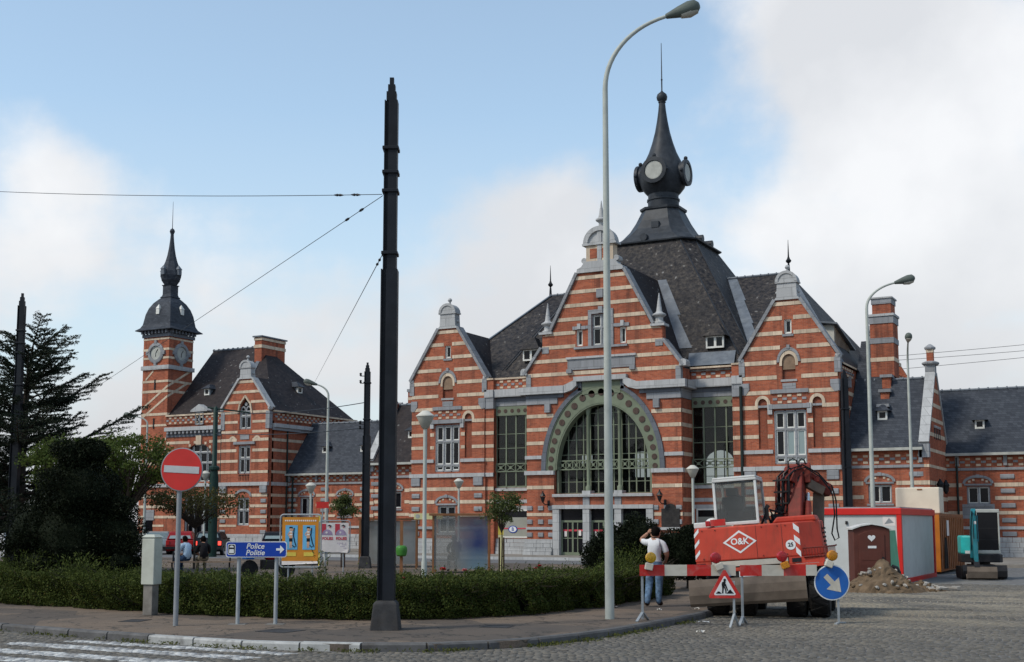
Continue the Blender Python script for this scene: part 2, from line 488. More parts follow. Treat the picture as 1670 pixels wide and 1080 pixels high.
def shelter_glass():
    # scratched shelter panel with a large fly-posted / sprayed blue picture seen through the dirt
    m = NT('glass_blue_print')
    tcn = m.n('ShaderNodeTexCoord')
    sp = m.n('ShaderNodeSeparateXYZ')
    m.l(tcn.outputs['Object'], sp.inputs[0])
    n = m.noise(1.6, 5, 0.6)
    dx = m.math('SUBTRACT', sp.outputs[0], 0.62)
    dz = m.math('MULTIPLY', m.math('SUBTRACT', sp.outputs[2], 1.1), 0.62)
    dd = m.math('SQRT', m.math('ADD', m.math('MULTIPLY', dx, dx), m.math('MULTIPLY', dz, dz)))
    f = m.ramp(m.math('ADD', dd, m.math('MULTIPLY', m.math('SUBTRACT', n, 0.5), 0.5)), 0.1, 1.0, (1, 1, 1), (0, 0, 0))
    lo = m.ramp(sp.outputs[2], 0.2, 1.0, (0.06, 0.22, 0.32), (0.015, 0.03, 0.12))
    col = m.mix(f, (0.24, 0.235, 0.215), lo)
    m.base(col)
    m.p.inputs['Roughness'].default_value = 0.35
    tr = m.n('ShaderNodeBsdfTransparent')
    ms = m.n('ShaderNodeMixShader')
    m.val(ms.inputs[0], m.math('ADD', m.math('MULTIPLY', f, 0.36), 0.54))
    m.l(tr.outputs[0], ms.inputs[1]); m.l(m.p.outputs[0], ms.inputs[2])
    m.l(ms.outputs[0], m.o.inputs[0])
    MATS['glass_blue_print'] = m.m
shelter_glass()

def leafmat(name, c1, c2, trans=0.25, rough=0.6):
    m = NT(name)
    g = m.n('ShaderNodeNewGeometry')
    m.geo = g
    n = m.noise(1.3, 4)
    f = m.math('ADD', m.math('MULTIPLY', g.outputs['Random Per Island'], 0.6), m.math('MULTIPLY', n, 0.45), True)
    col = m.mix(f, c1, c2)
    m.base(col)
    m.p.inputs['Roughness'].default_value = rough
    m.p.inputs['Specular IOR Level'].default_value = 0.08
    if trans:
        t = m.n('ShaderNodeBsdfTranslucent')
        m.l(col, t.inputs[0])
        ms = m.n('ShaderNodeMixShader')
        ms.inputs[0].default_value = trans
        m.l(m.p.outputs[0], ms.inputs[1]); m.l(t.outputs[0], ms.inputs[2])
        m.l(ms.outputs[0], m.o.inputs[0])
    MATS[name] = m.m
leafmat('leaf_hedge', (0.010, 0.024, 0.007), (0.105, 0.125, 0.028))
leafmat('leaf_yew', (0.004, 0.007, 0.004), (0.015, 0.020, 0.008), 0.1)
leafmat('leaf_cedar', (0.012, 0.020, 0.013), (0.038, 0.050, 0.032), 0.12)
leafmat('leaf_tree', (0.030, 0.055, 0.012), (0.115, 0.145, 0.035), 0.35)
leafmat('leaf_maple', (0.035, 0.045, 0.014), (0.12, 0.10, 0.035), 0.35)
leafmat('leaf_sapling', (0.04, 0.062, 0.02), (0.13, 0.15, 0.055), 0.4)
leafmat('weeds', (0.045, 0.062, 0.015), (0.14, 0.14, 0.04), 0.3)
leafmat('leaf_withered', (0.07, 0.05, 0.018), (0.18, 0.13, 0.04), 0.2)
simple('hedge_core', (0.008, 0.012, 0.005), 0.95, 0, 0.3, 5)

def ground_mats():
    # granite setts: colour per stone, sand drifts near the works, moss in patches
    m = NT('setts')
    g = m.n('ShaderNodeNewGeometry'); m.geo = g
    col = m.mix(g.outputs['Random Per Island'], (0.080, 0.071, 0.058), (0.152, 0.136, 0.112))
    n = m.noise(0.8, 6, 0.6)
    col = m.mix(m.math('MULTIPLY', m.ramp(n, 0.4, 0.75), 0.45), col, (0.075, 0.073, 0.07))
    vs = m.n('ShaderNodeVectorMath', operation='MULTIPLY')
    m.l(m.pos(), vs.inputs[0]); vs.inputs[1].default_value = (0.35, 0.9, 1)
    n2 = m.noise(0.8, 6, 0.62, vec=vs.outputs[0], dist=0.6)
    sp = m.n('ShaderNodeSeparateXYZ'); m.l(m.pos(), sp.inputs[0])
    dx = m.math('DIVIDE', m.math('SUBTRACT', sp.outputs[0], -5.6), 5.5)
    dy = m.math('DIVIDE', m.math('SUBTRACT', sp.outputs[1], 31.0), 11.5)
    rr = m.math('ADD', m.math('MULTIPLY', dx, dx), m.math('MULTIPLY', dy, dy))
    near = m.ramp(rr, 0.0, 1.0, (1, 1, 1), (0, 0, 0))
    sand = m.math('MULTIPLY', m.ramp(n2, 0.42, 0.62), near)
    col = m.mix(m.math('MULTIPLY', sand, 0.6), col, (0.33, 0.28, 0.20))
    m.base(col)
    m.p.inputs['Roughness'].default_value = 0.8
    m.p.inputs['Specular IOR Level'].default_value = 0.3
    m.bump(m.noise(40, 4), 0.3, 0.008)
    MATS['setts'] = m.m
    # joints / bedding under the setts, and far-off paving
    m = NT('sett_bed')
    v = m.n('ShaderNodeTexVoronoi'); v.inputs['Scale'].default_value = 6.5
    m.l(m.pos(), v.inputs['Vector'])
    sepc = m.n('ShaderNodeSeparateColor'); m.l(v.outputs['Color'], sepc.inputs[0])
    col = m.mix(sepc.outputs[0], (0.085, 0.085, 0.085), (0.16, 0.155, 0.15))
    n = m.noise(1.1, 6, 0.65)
    col = m.mix(m.math('MULTIPLY', m.ramp(n, 0.5, 0.7), 0.5), col, (0.075, 0.085, 0.04))
    sp = m.n('ShaderNodeSeparateXYZ'); m.l(m.pos(), sp.inputs[0])
    n3 = m.noise(0.35, 6, 0.6)
    dx = m.math('DIVIDE', m.math('SUBTRACT', sp.outputs[0], -5.6), 5.5)
    dy = m.math('DIVIDE', m.math('SUBTRACT', sp.outputs[1], 32.0), 13)
    rr = m.math('ADD', m.math('MULTIPLY', dx, dx), m.math('MULTIPLY', dy, dy))
    col = m.mix(m.math('MULTIPLY', m.ramp(n3, 0.4, 0.62), m.ramp(rr, 0.0, 1.0, (1, 1, 1), (0, 0, 0))), col, (0.36, 0.29, 0.20))
    m.base(col)
    m.p.inputs['Roughness'].default_value = 0.9
    m.bump(m.ramp(v.outputs['Distance'], 0.0, 0.4, (1, 1, 1), (0, 0, 0)), 0.5, 0.02)
    MATS['sett_bed'] = m.m
    # worn road paint lying on setts
    m = NT('worn_paint')
    g = m.n('ShaderNodeNewGeometry'); m.geo = g
    n = m.noise(3.2, 7, 0.7)
    f = m.ramp(m.math('ADD', n, m.math('MULTIPLY', g.outputs['Random Per Island'], 0.22)), 0.46, 0.76)
    col = m.mix(f, (0.52, 0.52, 0.50), (0.16, 0.155, 0.15))
    m.base(col)
    m.p.inputs['Roughness'].default_value = 0.75
    MATS['worn_paint'] = m.m
    # asphalt footway with speckle, patches and stains
    m = NT('footway')
    n = m.noise(60, 3, 0.6)
    col = m.mix(m.ramp(n, 0.35, 0.65), (0.115, 0.086, 0.064), (0.205, 0.157, 0.118))
    n1 = m.noise(0.9, 6, 0.6)
    col = m.mix(m.math('MULTIPLY', m.ramp(n1, 0.45, 0.72), 0.5), col, (0.065, 0.06, 0.056))
    n2 = m.noise(2.7, 5, 0.6, dist=1.0)
    col = m.mix(m.math('MULTIPLY', m.ramp(n2, 0.6, 0.74), 0.4), col, (0.19, 0.165, 0.14))
    # reinstated trenches, cracks and old stains
    v = m.n('ShaderNodeTexVoronoi'); v.inputs['Scale'].default_value = 0.42
    v.feature = 'F1'; v.distance = 'CHEBYCHEV'
    m.l(m.pos(), v.inputs['Vector'])
    sc_ = m.n('ShaderNodeSeparateColor'); m.l(v.outputs['Color'], sc_.inputs[0])
    col = m.mix(m.math('MULTIPLY', m.ramp(sc_.outputs[0], 0.62, 0.64), 0.55), col, (0.062, 0.058, 0.055))
    v2 = m.n('ShaderNodeTexVoronoi'); v2.inputs['Scale'].default_value = 0.8; v2.feature = 'DISTANCE_TO_EDGE'
    nv = m.n('ShaderNodeVectorMath', operation='ADD'); m.l(m.pos(), nv.inputs[0])
    nz = m.n('ShaderNodeTexNoise'); nz.inputs['Scale'].default_value = 2.5; m.l(m.pos(), nz.inputs['Vector'])
    m.l(nz.outputs['Color'], nv.inputs[1]); m.l(nv.outputs[0], v2.inputs['Vector'])
    col = m.mix(m.math('MULTIPLY', m.ramp(v2.outputs['Distance'], 0.006, 0.026, (1, 1, 1), (0, 0, 0)), 0.8), col, (0.03, 0.03, 0.028))
    n5 = m.noise(7, 4, 0.6)
    col = m.mix(m.math('MULTIPLY', m.ramp(n5, 0.64, 0.7), 0.4), col, (0.055, 0.05, 0.048))
    m.base(col)
    m.p.inputs['Roughness'].default_value = 0.9
    m.p.inputs['Specular IOR Level'].default_value = 0.1
    m.bump(n, 0.3, 0.006)
    MATS['footway'] = m.m
    m = NT('asphalt')
    n = m.noise(40, 3, 0.6)
    col = m.mix(m.ramp(n, 0.35, 0.65), (0.095, 0.097, 0.10), (0.14, 0.14, 0.143))
    col = m.mix(m.math('MULTIPLY', m.ramp(m.noise(0.5, 5), 0.45, 0.7), 0.4), col, (0.085, 0.083, 0.082))
    m.base(col)
    m.p.inputs['Roughness'].default_value = 0.85
    MATS['asphalt'] = m.m
    simple('kerb_stone', (0.105, 0.102, 0.1), 0.85, 0, 0.25, 4, 0.5, 0.3)
    simple('kerb_white', (0.36, 0.36, 0.345), 0.8, 0, 0.2, 3, 0.8, 0.2, dirtcol=(0.13, 0.125, 0.12), dscale=3.5)
    simple('far_ground', (0.10, 0.10, 0.085), 0.95, 0, 0.25, 0.2)
    simple('flagstone', (0.21, 0.19, 0.165), 0.9, 0, 0.2, 1.5, 0.4)
ground_mats()

# ------------------------------------------------------------------ geometry helpers
class G:
    def __init__(s):
        s.v = []; s.f = []; s.m = []; s.mi = 0
    def add(s, vs, fs):
        k = len(s.v)
        s.v += [tuple(p) for p in vs]
        for f in fs:
            s.f.append(tuple(i + k for i in f)); s.m.append(s.mi)
        return s
    def box(s, x0, x1, y0, y1, z0, z1):
        return s.add([(x0, y0, z0), (x1, y0, z0), (x1, y1, z0), (x0, y1, z0), (x0, y0, z1), (x1, y0, z1), (x1, y1, z1), (x0, y1, z1)],
                     [(0, 3, 2, 1), (4, 5, 6, 7), (0, 1, 5, 4), (1, 2, 6, 5), (2, 3, 7, 6), (3, 0, 4, 7)])
    def cbox(s, c, d):
        return s.box(c[0] - d[0] / 2, c[0] + d[0] / 2, c[1] - d[1] / 2, c[1] + d[1] / 2, c[2] - d[2] / 2, c[2] + d[2] / 2)
    def xbox(s, M, dx, dy, dz):
        vs = [M @ Vector((a * dx / 2, b * dy / 2, c * dz / 2)) for c in (-1, 1) for a, b in ((-1, -1), (1, -1), (1, 1), (-1, 1))]
        return s.add(vs, [(0, 3, 2, 1), (4, 5, 6, 7), (0, 1, 5, 4), (1, 2, 6, 5), (2, 3, 7, 6), (3, 0, 4, 7)])
    def bar(s, a, b, wd, hd, up=(0, 0, 1)):
        a = Vector(a); b = Vector(b); d = (b - a); L = d.length; d.normalize()
        u = Vector(up)
        if abs(d.dot(u)) > 0.98:
            u = Vector((0, 1, 0))
        r = d.cross(u).normalized(); u = r.cross(d)
        M = Matrix((( r.x, d.x, u.x, (a.x + b.x) / 2), (r.y, d.y, u.y, (a.y + b.y) / 2), (r.z, d.z, u.z, (a.z + b.z) / 2), (0, 0, 0, 1)))
        return s.xbox(M, wd, L, hd)
    def prism(s, poly, a, b, axis='y'):
        n = len(poly)
        ar = sum(poly[i][0] * poly[(i + 1) % n][1] - poly[(i + 1) % n][0] * poly[i][1] for i in range(n))
        if ar < 0:
            poly = poly[::-1]
        def P(p, t):
            return (p[0], t, p[1]) if axis == 'y' else ((t, p[0], p[1]) if axis == 'x' else (p[0], p[1], t))
        vs = [P(p, a) for p in poly] + [P(p, b) for p in poly]
        fs = [tuple(range(n)), tuple(range(2 * n - 1, n - 1, -1))]
        for i in range(n):
            j = (i + 1) % n
            fs.append((i, i + n, j + n, j))
        if axis in ('x', 'z'):
            fs = [f[::-1] for f in fs]
        return s.add(vs, fs)
    def holed(s, outer, holes, a, b, axis='y'):
        loops = [outer] + holes
        def P(p, t):
            return (p[0], t, p[1]) if axis == 'y' else ((t, p[0], p[1]) if axis == 'x' else (p[0], p[1], t))
        tris = tessellate_polygon([[Vector((p[0], p[1], 0)) for p in l] for l in loops])
        flat = [p for l in loops for p in l]
        n = len(flat)
        vs = [P(p, a) for p in flat] + [P(p, b) for p in flat]
        fs = []
        for t in tris:
            p, q, r = flat[t[0]], flat[t[1]], flat[t[2]]
            ar = (q[0] - p[0]) * (r[1] - p[1]) - (r[0] - p[0]) * (q[1] - p[1])
            t = tuple(t) if ar > 0 else tuple(t)[::-1]
            fs.append(t); fs.append(tuple(i + n for i in t[::-1]))
        k = 0
        for l in loops:
            m = len(l)
            for i in range(m):
                j = (i + 1) % m
                fs.append((k + i, k + i + n, k + j + n, k + j))
            k += m
        return s.add(vs, fs)
    def lathe(s, prof, n=16, c=(0, 0, 0), rot=0.0, axis=(0, 0, 1), sx=1.0, sy=1.0):
        q = Vector((0, 0, 1)).rotation_difference(Vector(axis))
        vs = []
        for r, z in prof:
            for i in range(n):
                t = rot + 2 * math.pi * i / n
                p = q @ Vector((r * math.cos(t) * sx, r * math.sin(t) * sy, z))
                vs.append((p.x + c[0], p.y + c[1], p.z + c[2]))
        fs = []
        for k in range(len(prof) - 1):
            for i in range(n):
                j = (i + 1) % n
                fs.append((k * n + i, k * n + j, (k + 1) * n + j, (k + 1) * n + i))
        fs.append(tuple(range(n - 1, -1, -1)))
        fs.append(tuple(range((len(prof) - 1) * n, len(prof) * n)))
        return s.add(vs, fs)
    def sphere(s, c, r, n=12, k=8, sc=(1, 1, 1)):
        prof = [(max(1e-4, r * math.sin(math.pi * i / k)), -r * math.cos(math.pi * i / k)) for i in range(k + 1)]
        g = G().lathe(prof, n)
        return s.add([(c[0] + x * sc[0], c[1] + y * sc[1], c[2] + z * sc[2]) for x, y, z in g.v], g.f)
    def tube(s, path, rad, n=8):
        P = [Vector(p) for p in path]
        if not isinstance(rad, (list, tuple)):
            rad = [rad] * len(P)
        vs = []; up = None
        for i, p in enumerate(P):
            d = (P[min(i + 1, len(P) - 1)] - P[max(i - 1, 0)]).normalized()
            if up is None:
                up = Vector((0, 0, 1)) if abs(d.z) < 0.9 else Vector((1, 0, 0))
            r = d.cross(up).normalized(); up = r.cross(d).normalized()
            for k in range(n):
                t = 2 * math.pi * k / n
                vs.append(p + (r * math.cos(t) + up * math.sin(t)) * rad[i])
        fs = []
        for i in range(len(P) - 1):
            for k in range(n):
                j = (k + 1) % n
                fs.append((i * n + k, i * n + j, (i + 1) * n + j, (i + 1) * n + k))
        fs.append(tuple(range(n - 1, -1, -1)))
        fs.append(tuple(range((len(P) - 1) * n, len(P) * n)))
        return s.add(vs, fs)
    def mat(s, i):
        s.mi = i
        return s
    def build(s, name, mats, parent=None, smooth=False, bevel=0.0, loc=None):
        me = bpy.data.meshes.new(name)
        me.from_pydata([tuple(p) for p in s.v], [], s.f)
        if isinstance(mats, str):
            mats = [mats]
        for m in mats:
            me.materials.append(MATS[m])
        if len(mats) > 1:
            me.polygons.foreach_set('material_index', s.m)
        if smooth:
            me.polygons.foreach_set('use_smooth', [True] * len(me.polygons))
            try:
                me.set_sharp_from_angle(angle=R(40))
            except Exception:
                pass
        me.update()
        o = bpy.data.objects.new(name, me)
        COL.objects.link(o)
        if parent is not None:
            o.parent = parent
        if loc is not None:
            o.location = loc
        if bevel:
            b = o.modifiers.new('bevel', 'BEVEL')
            b.width = bevel; b.segments = 2; b.limit_method = 'ANGLE'
        return o

def tag(o, label=None, cat=None, group=None, kind=None):
    if label: o['label'] = label
    if cat: o['category'] = cat
    if group: o['group'] = group
    if kind: o['kind'] = kind
    return o
def thing(name, label, cat, loc=(0, 0, 0), rz=0.0, group=None, rot=None):
    o = bpy.data.objects.new(name, None)
    o.empty_display_size = 0.3
    COL.objects.link(o)
    o.location = loc
    o.rotation_euler = rot if rot else (0, 0, rz)
    return tag(o, label, cat, group)
def copy_tree(o, parent=None):
    c = o.copy()
    COL.objects.link(c)
    c.parent = parent
    for ch in list(o.children):
        copy_tree(ch, c)
    return c
def text_part(name, body, size, mat, parent, loc, rot=(math.pi / 2, 0, 0), depth=0.004, shear=0.0, bold=0.0, sx=1.0):
    cu = bpy.data.curves.new(name, 'FONT')
    cu.body = body; cu.size = size; cu.extrude = depth; cu.shear = shear; cu.offset = bold
    cu.align_x = 'CENTER'; cu.align_y = 'CENTER'; cu.resolution_u = 3
    t = bpy.data.objects.new(name, cu)
    COL.objects.link(t)
    dg = bpy.context.evaluated_depsgraph_get()
    me = bpy.data.meshes.new_from_object(t.evaluated_get(dg))
    bpy.data.objects.remove(t)
    me.materials.clear(); me.materials.append(MATS[mat])
    o = bpy.data.objects.new(name, me)
    COL.objects.link(o)
    o.parent = parent; o.location = loc; o.rotation_euler = rot; o.scale = (sx, 1, 1)
    return o
def np_mesh(name, verts, nper, mat, parent=None, mats=None):
    """faces are consecutive runs of nper vertices"""
    n = len(verts)
    me = bpy.data.meshes.new(name)
    me.vertices.add(n); me.vertices.foreach_set('co', np.asarray(verts, dtype=np.float32).ravel())
    nf = n // nper
    me.loops.add(n); me.loops.foreach_set('vertex_index', np.arange(n, dtype=np.int32))
    me.polygons.add(nf)
    me.polygons.foreach_set('loop_start', np.arange(0, n, nper, dtype=np.int32))
    me.polygons.foreach_set('loop_total', np.full(nf, nper, dtype=np.int32))
    me.update(calc_edges=True)
    me.materials.append(MATS[mat])
    o = bpy.data.objects.new(name, me)
    COL.objects.link(o)
    if parent is not None:
        o.parent = parent
    return o
def leaves(name, pts, size, mat, parent=None, aspect=0.55, up=0.3, dirs=None, jit=0.35):
    pts = np.asarray(pts, dtype=np.float64)
    n = len(pts)
    a = rng.normal(size=(n, 3))
    if dirs is not None:
        a = np.asarray(dirs) + a * jit
    a /= np.linalg.norm(a, axis=1, keepdims=True)
    b = rng.normal(size=(n, 3)); b[:, 2] *= 0.6
    b -= a * np.sum(a * b, axis=1, keepdims=True)
    b /= np.linalg.norm(b, axis=1, keepdims=True) + 1e-9
    s = size * rng.uniform(0.6, 1.35, size=(n, 1))
    c = np.cross(a, b) * (s * 0.12)
    p0 = pts - a * s * 0.5
    p1 = pts + b * s * aspect * 0.5 + c
    p2 = pts + a * s * 0.5
    p3 = pts - b * s * aspect * 0.5 + c
    v = np.stack([p0, p1, p2, p3], axis=1).reshape(-1, 3)
    return np_mesh(name, v, 4, mat, parent)
def arch(xc, z0, a, b, n=20, t0=0.0, t1=math.pi):
    return [(xc + a * math.cos(t0 + (t1 - t0) * i / n), z0 + b * math.sin(t0 + (t1 - t0) * i / n)) for i in range(n + 1)]
def arch_ring(g, xc, z0, ai, bi, ao, bo, y0, y1, n=24, t0=0.0, t1=math.pi):
    A = arch(xc, z0, ai, bi, n, t0, t1); B = arch(xc, z0, ao, bo, n, t0, t1)
    for i in range(n):
        g.prism([A[i], B[i], B[i + 1], A[i + 1]], y0, y1)
    return g
def rect(x0, x1, z0, z1):
    return [(x0, z0), (x1, z0), (x1, z1), (x0, z1)]

# ------------------------------------------------------------------ ground
def flat(name, poly, z, mat, kind='structure'):
    g = G(); g.add([(x, y, z) for x, y in poly], [tuple(range(len(poly)))])
    return tag(g.build(name, mat), kind=kind)
flat('ground', [(-900, -300), (900, -300), (900, 1200), (-900, 1200)], -0.03, 'far_ground')
flat('road', [(-90, -20), (50, -20), (50, 60), (-90, 60)], 0.0, 'sett_bed')
flat('yard', [(-120, 60), (60, 60), (60, 110), (-120, 110)], -0.004, 'asphalt')
KERB = [(-62, 21.5), (-40, 18.4), (-26, 16.45), (-18.81, 15.66), (-16.6, 15.36), (-14.66, 15.22), (-12.8, 15.18), (-11.1, 15.5), (-9.9, 16.15), (-9.1, 17.2), (-8.75, 18.4), (-8.6, 19.81), (-8.5, 22), (-8.55, 24.17), (-8.9, 27.5), (-9.8, 33), (-11.6, 40), (-13.5, 47), (-16, 51)]
fw = G()
inner = KERB
poly = [(x - 0.0, y) for x, y in inner] + [(-62, 51)]
fw.prism(poly, 0.002, 0.112, axis='z')
pav = tag(fw.build('footway', 'footway'), kind='structure')
# kerb stones, each its own stone along the curb line
def resample(pl, step):
    out_ = [Vector(pl[0])]; acc = 0.0
    P = [Vector(p) for p in pl]
    i = 0; pos = P[0].copy()
    while i < len(P) - 1:
        d = (P[i + 1] - pos).length
        if acc + d >= step:
            pos = pos + (P[i + 1] - pos).normalized() * (step - acc); out_.append(pos.copy()); acc = 0.0
        else:
            acc += d; i += 1; pos = P[i].copy()
    return out_
kp = resample([p for p in KERB[1:16]], 0.98)
kl = kp
for i in range(len(kl) - 1):
    a, b = kl[i], kl[i + 1]
    d = (b - a).normalized(); nrm = Vector((d.y, -d.x))   # outward, to the road
    gap = 0.014
    a2, b2 = a + d * gap, b - d * gap
    top = 0.126 + random.uniform(-0.006, 0.006)
    o1 = 0.04 + random.uniform(-0.006, 0.006)
    q = [a2 + nrm * o1, b2 + nrm * o1, b2 - nrm * 0.12, a2 - nrm * 0.12]
    t = [a2 + nrm * (o1 - 0.025), b2 + nrm * (o1 - 0.025), b2 - nrm * 0.12, a2 - nrm * 0.12]
    g = G()
    g.add([(p.x, p.y, -0.02) for p in q] + [(p.x, p.y, top - 0.03) for p in q] + [(p.x, p.y, top) for p in t],
          [(0, 1, 5, 4), (1, 2, 6, 5), (2, 3, 7, 6), (3, 0, 4, 7), (4, 5, 9, 8), (5, 6, 10, 9), (6, 7, 11, 10), (7, 4, 8, 11), (8, 9, 10, 11)])
    mid = (a + b) / 2
    painted = -15.0 < mid.x < -11.2 and mid.y < 16
    ks = g.build('kerb_stone', 'kerb_white' if painted else 'kerb_stone', pav)
flat('forecourt_road', [(-90, 51.2), (-15, 51.2), (-13.3, 53), (-12, 59.2), (-46, 59.2), (-46, 68), (-90, 68)], 0.005, 'asphalt')
sp_ = G().prism([(-95, 68.1), (-46, 68.1), (-46, 59.3), (-12.5, 59.3), (-11.5, 58.6), (12, 58.6), (12, 76), (-95, 76)], 0.0, 0.15, axis='z')
tag(sp_.build('station_pavement', 'flagstone'), kind='structure')
tag(G().box(-46, -12.5, 59.14, 59.296, 0.006, 0.158).build('station_kerb', 'pale_stone'), kind='structure')
# granite setts laid in rows across the near carriageway
def in_poly(x, y, P):
    c = np.zeros(x.shape, bool)
    n = len(P)
    for i in range(n):
        x1, y1 = P[i]; x2, y2 = P[(i + 1) % n]
        if y1 == y2: continue
        cond = ((y1 > y) != (y2 > y)) & (x < (x2 - x1) * (y - y1) / (y2 - y1) + x1)
        c ^= cond
    return c
STR = [(-16.05, -11.55, 14.82, 0.42), (-16.6, -11.7, 14.08, 0.46), (-16.6, -11.9, 13.24, 0.46), (-16.6, -12.2, 12.40, 0.46)]
def setts():
    rows = []
    y = 10.0
    yv = []
    while y < 42:
        d = 0.112 if y < 30 else 0.15
        st_ = 0.135 if y < 30 else 0.17
        xs = np.arange(-30, 9, st_)
        xs = xs + rng.uniform(0, st_)
        w_ = np.full(xs.shape, st_ * 0.93) * rng.uniform(0.86, 1.02, xs.shape)
        rows.append(np.stack([xs, np.full(xs.shape, y), w_, np.full(xs.shape, d * 0.91)], 1))
        y += d
    A = np.concatenate(rows)
    # keep what lies on the carriageway inside the view cone
    x, yy = A[:, 0], A[:, 1]
    ca, sa = math.cos(R(28)), math.sin(R(28))
    rt = x * ca + yy * sa; fd = -x * sa + yy * ca
    ok = (fd > 15.5) & (np.abs(rt) < fd * 0.45 + 0.8)
    road_out = ~in_poly(x, yy, KERB + [(-62, 51)])
    away = np.ones(len(A), bool)
    for i in range(len(KERB) - 1):
        p = np.array(KERB[i]); q = np.array(KERB[i + 1]); d = q - p
        t = np.clip(((x - p[0]) * d[0] + (yy - p[1]) * d[1]) / (d @ d), 0, 1)
        dist = np.hypot(x - p[0] - t * d[0], yy - p[1] - t * d[1])
        away &= dist > 0.13
    A = A[ok & road_out & away]
    return A
def sett_mesh(name, A, mat):
    n = len(A)
    cx_, cy_, w_, d_ = A.T
    h = 0.010 + rng.uniform(-0.004, 0.004, n)
    tilt = rng.uniform(-0.004, 0.004, (n, 4))
    verts = []
    for k, (sx, sy) in enumerate(((-1, -1), (1, -1), (1, 1), (-1, 1))):
        verts.append(np.stack([cx_ + sx * w_ / 2, cy_ + sy * d_ / 2, np.full(n, -0.01)], 1))
    for k, (sx, sy) in enumerate(((-1, -1), (1, -1), (1, 1), (-1, 1))):
        verts.append(np.stack([cx_ + sx * w_ * 0.40, cy_ + sy * d_ * 0.40, h + tilt[:, k]], 1))
    V = np.stack(verts, 1).reshape(-1, 3)
    fi = np.array([(0, 1, 5, 4), (1, 2, 6, 5), (2, 3, 7, 6), (3, 0, 4, 7), (4, 5, 6, 7)])
    F = (fi[None] + (np.arange(n) * 8)[:, None, None]).reshape(-1)
    me = bpy.data.meshes.new(name)
    me.vertices.add(len(V)); me.vertices.foreach_set('co', V.astype(np.float32).ravel())
    me.loops.add(len(F)); me.loops.foreach_set('vertex_index', F.astype(np.int32))
    nf = n * 5
    me.polygons.add(nf)
    me.polygons.foreach_set('loop_start', np.arange(0, nf * 4, 4, dtype=np.int32))
    me.polygons.foreach_set('loop_total', np.full(nf, 4, dtype=np.int32))
    me.update(calc_edges=True)
    me.materials.append(MATS[mat])
    o = bpy.data.objects.new(name, me)
    COL.objects.link(o)
    return o
SA = setts()
left = np.ones(len(SA), bool)
for i, (x0, x1, yc, wd) in enumerate(STR):
    mk = (SA[:, 0] > x0 - 0.03 * i) & (SA[:, 0] < x1) & (np.abs(SA[:, 1] - yc) < wd / 2)
    left &= ~mk
    if mk.any():
        tag(sett_mesh('zebra_stripe', SA[mk], 'worn_paint'), kind='structure')
tag(sett_mesh('paving_setts', SA[left], 'setts'), 'grey granite setts covering the near carriageway', 'setts', kind='stuff')
# weeds along the gutter
wp = []
for i in range(2600):
    k = random.randrange(2, 13); t = random.random()
    a = Vector(KERB[k]); b = Vector(KERB[k + 1]); p = a.lerp(b, t); d = (b - a).normalized(); nn = Vector((d.y, -d.x))
    if math.sin(p.x * 3.1 + p.y * 2.3) + math.sin(p.x * 7.7 - p.y) < 0.1 and random.random() < 0.9: continue
    q = p + nn * (0.05 + abs(random.gauss(0, 0.14)))
    wp.append((q.x, q.y, random.uniform(0.01, 0.055)))
tag(leaves('gutter_weeds', wp, 0.06, 'weeds', aspect=0.3), 'low green weeds growing along the gutter', 'weeds', kind='stuff')

# ------------------------------------------------------------------ building kit
def cut(intervals, blocks):
    for b0, b1 in blocks:
        nx = []
        for a0, a1 in intervals:
            if b1 <= a0 or b0 >= a1:
                nx.append((a0, a1))
            else:
                if b0 > a0: nx.append((a0, b0))
                if b1 < a1: nx.append((b1, a1))
        intervals = nx
    return [i for i in intervals if i[1] - i[0] > 0.06]
def stone_bands(parent, zs, xl, xr, y, blocks, mat='white_stone', proud=0.022, depth=0.12, name='stone_band'):
    """blocks: list of (x0, x1, z0, z1) or functions z -> (x0, x1) or None"""
    for z0, z1 in zs:
        bl = []
        for b in blocks:
            if callable(b):
                r_ = [b(z0), b(z1)]
                r_ = [q for q in r_ if q]
                if r_: bl.append((min(q[0] for q in r_), max(q[1] for q in r_)))
            elif b[3] > z0 and b[2] < z1:
                bl.append((b[0], b[1]))
        a0, a1 = xl(z0), xr(z0)
        for i0, i1 in cut([(a0, a1)], bl):
            t0 = xl(z1) if abs(i0 - a0) < 1e-6 else i0
            t1 = xr(z1) if abs(i1 - a1) < 1e-6 else i1
            G().prism([(i0, z0), (i1, z0), (t1, z1), (t0, z1)], y - proud, y + depth).build(name, mat, parent)
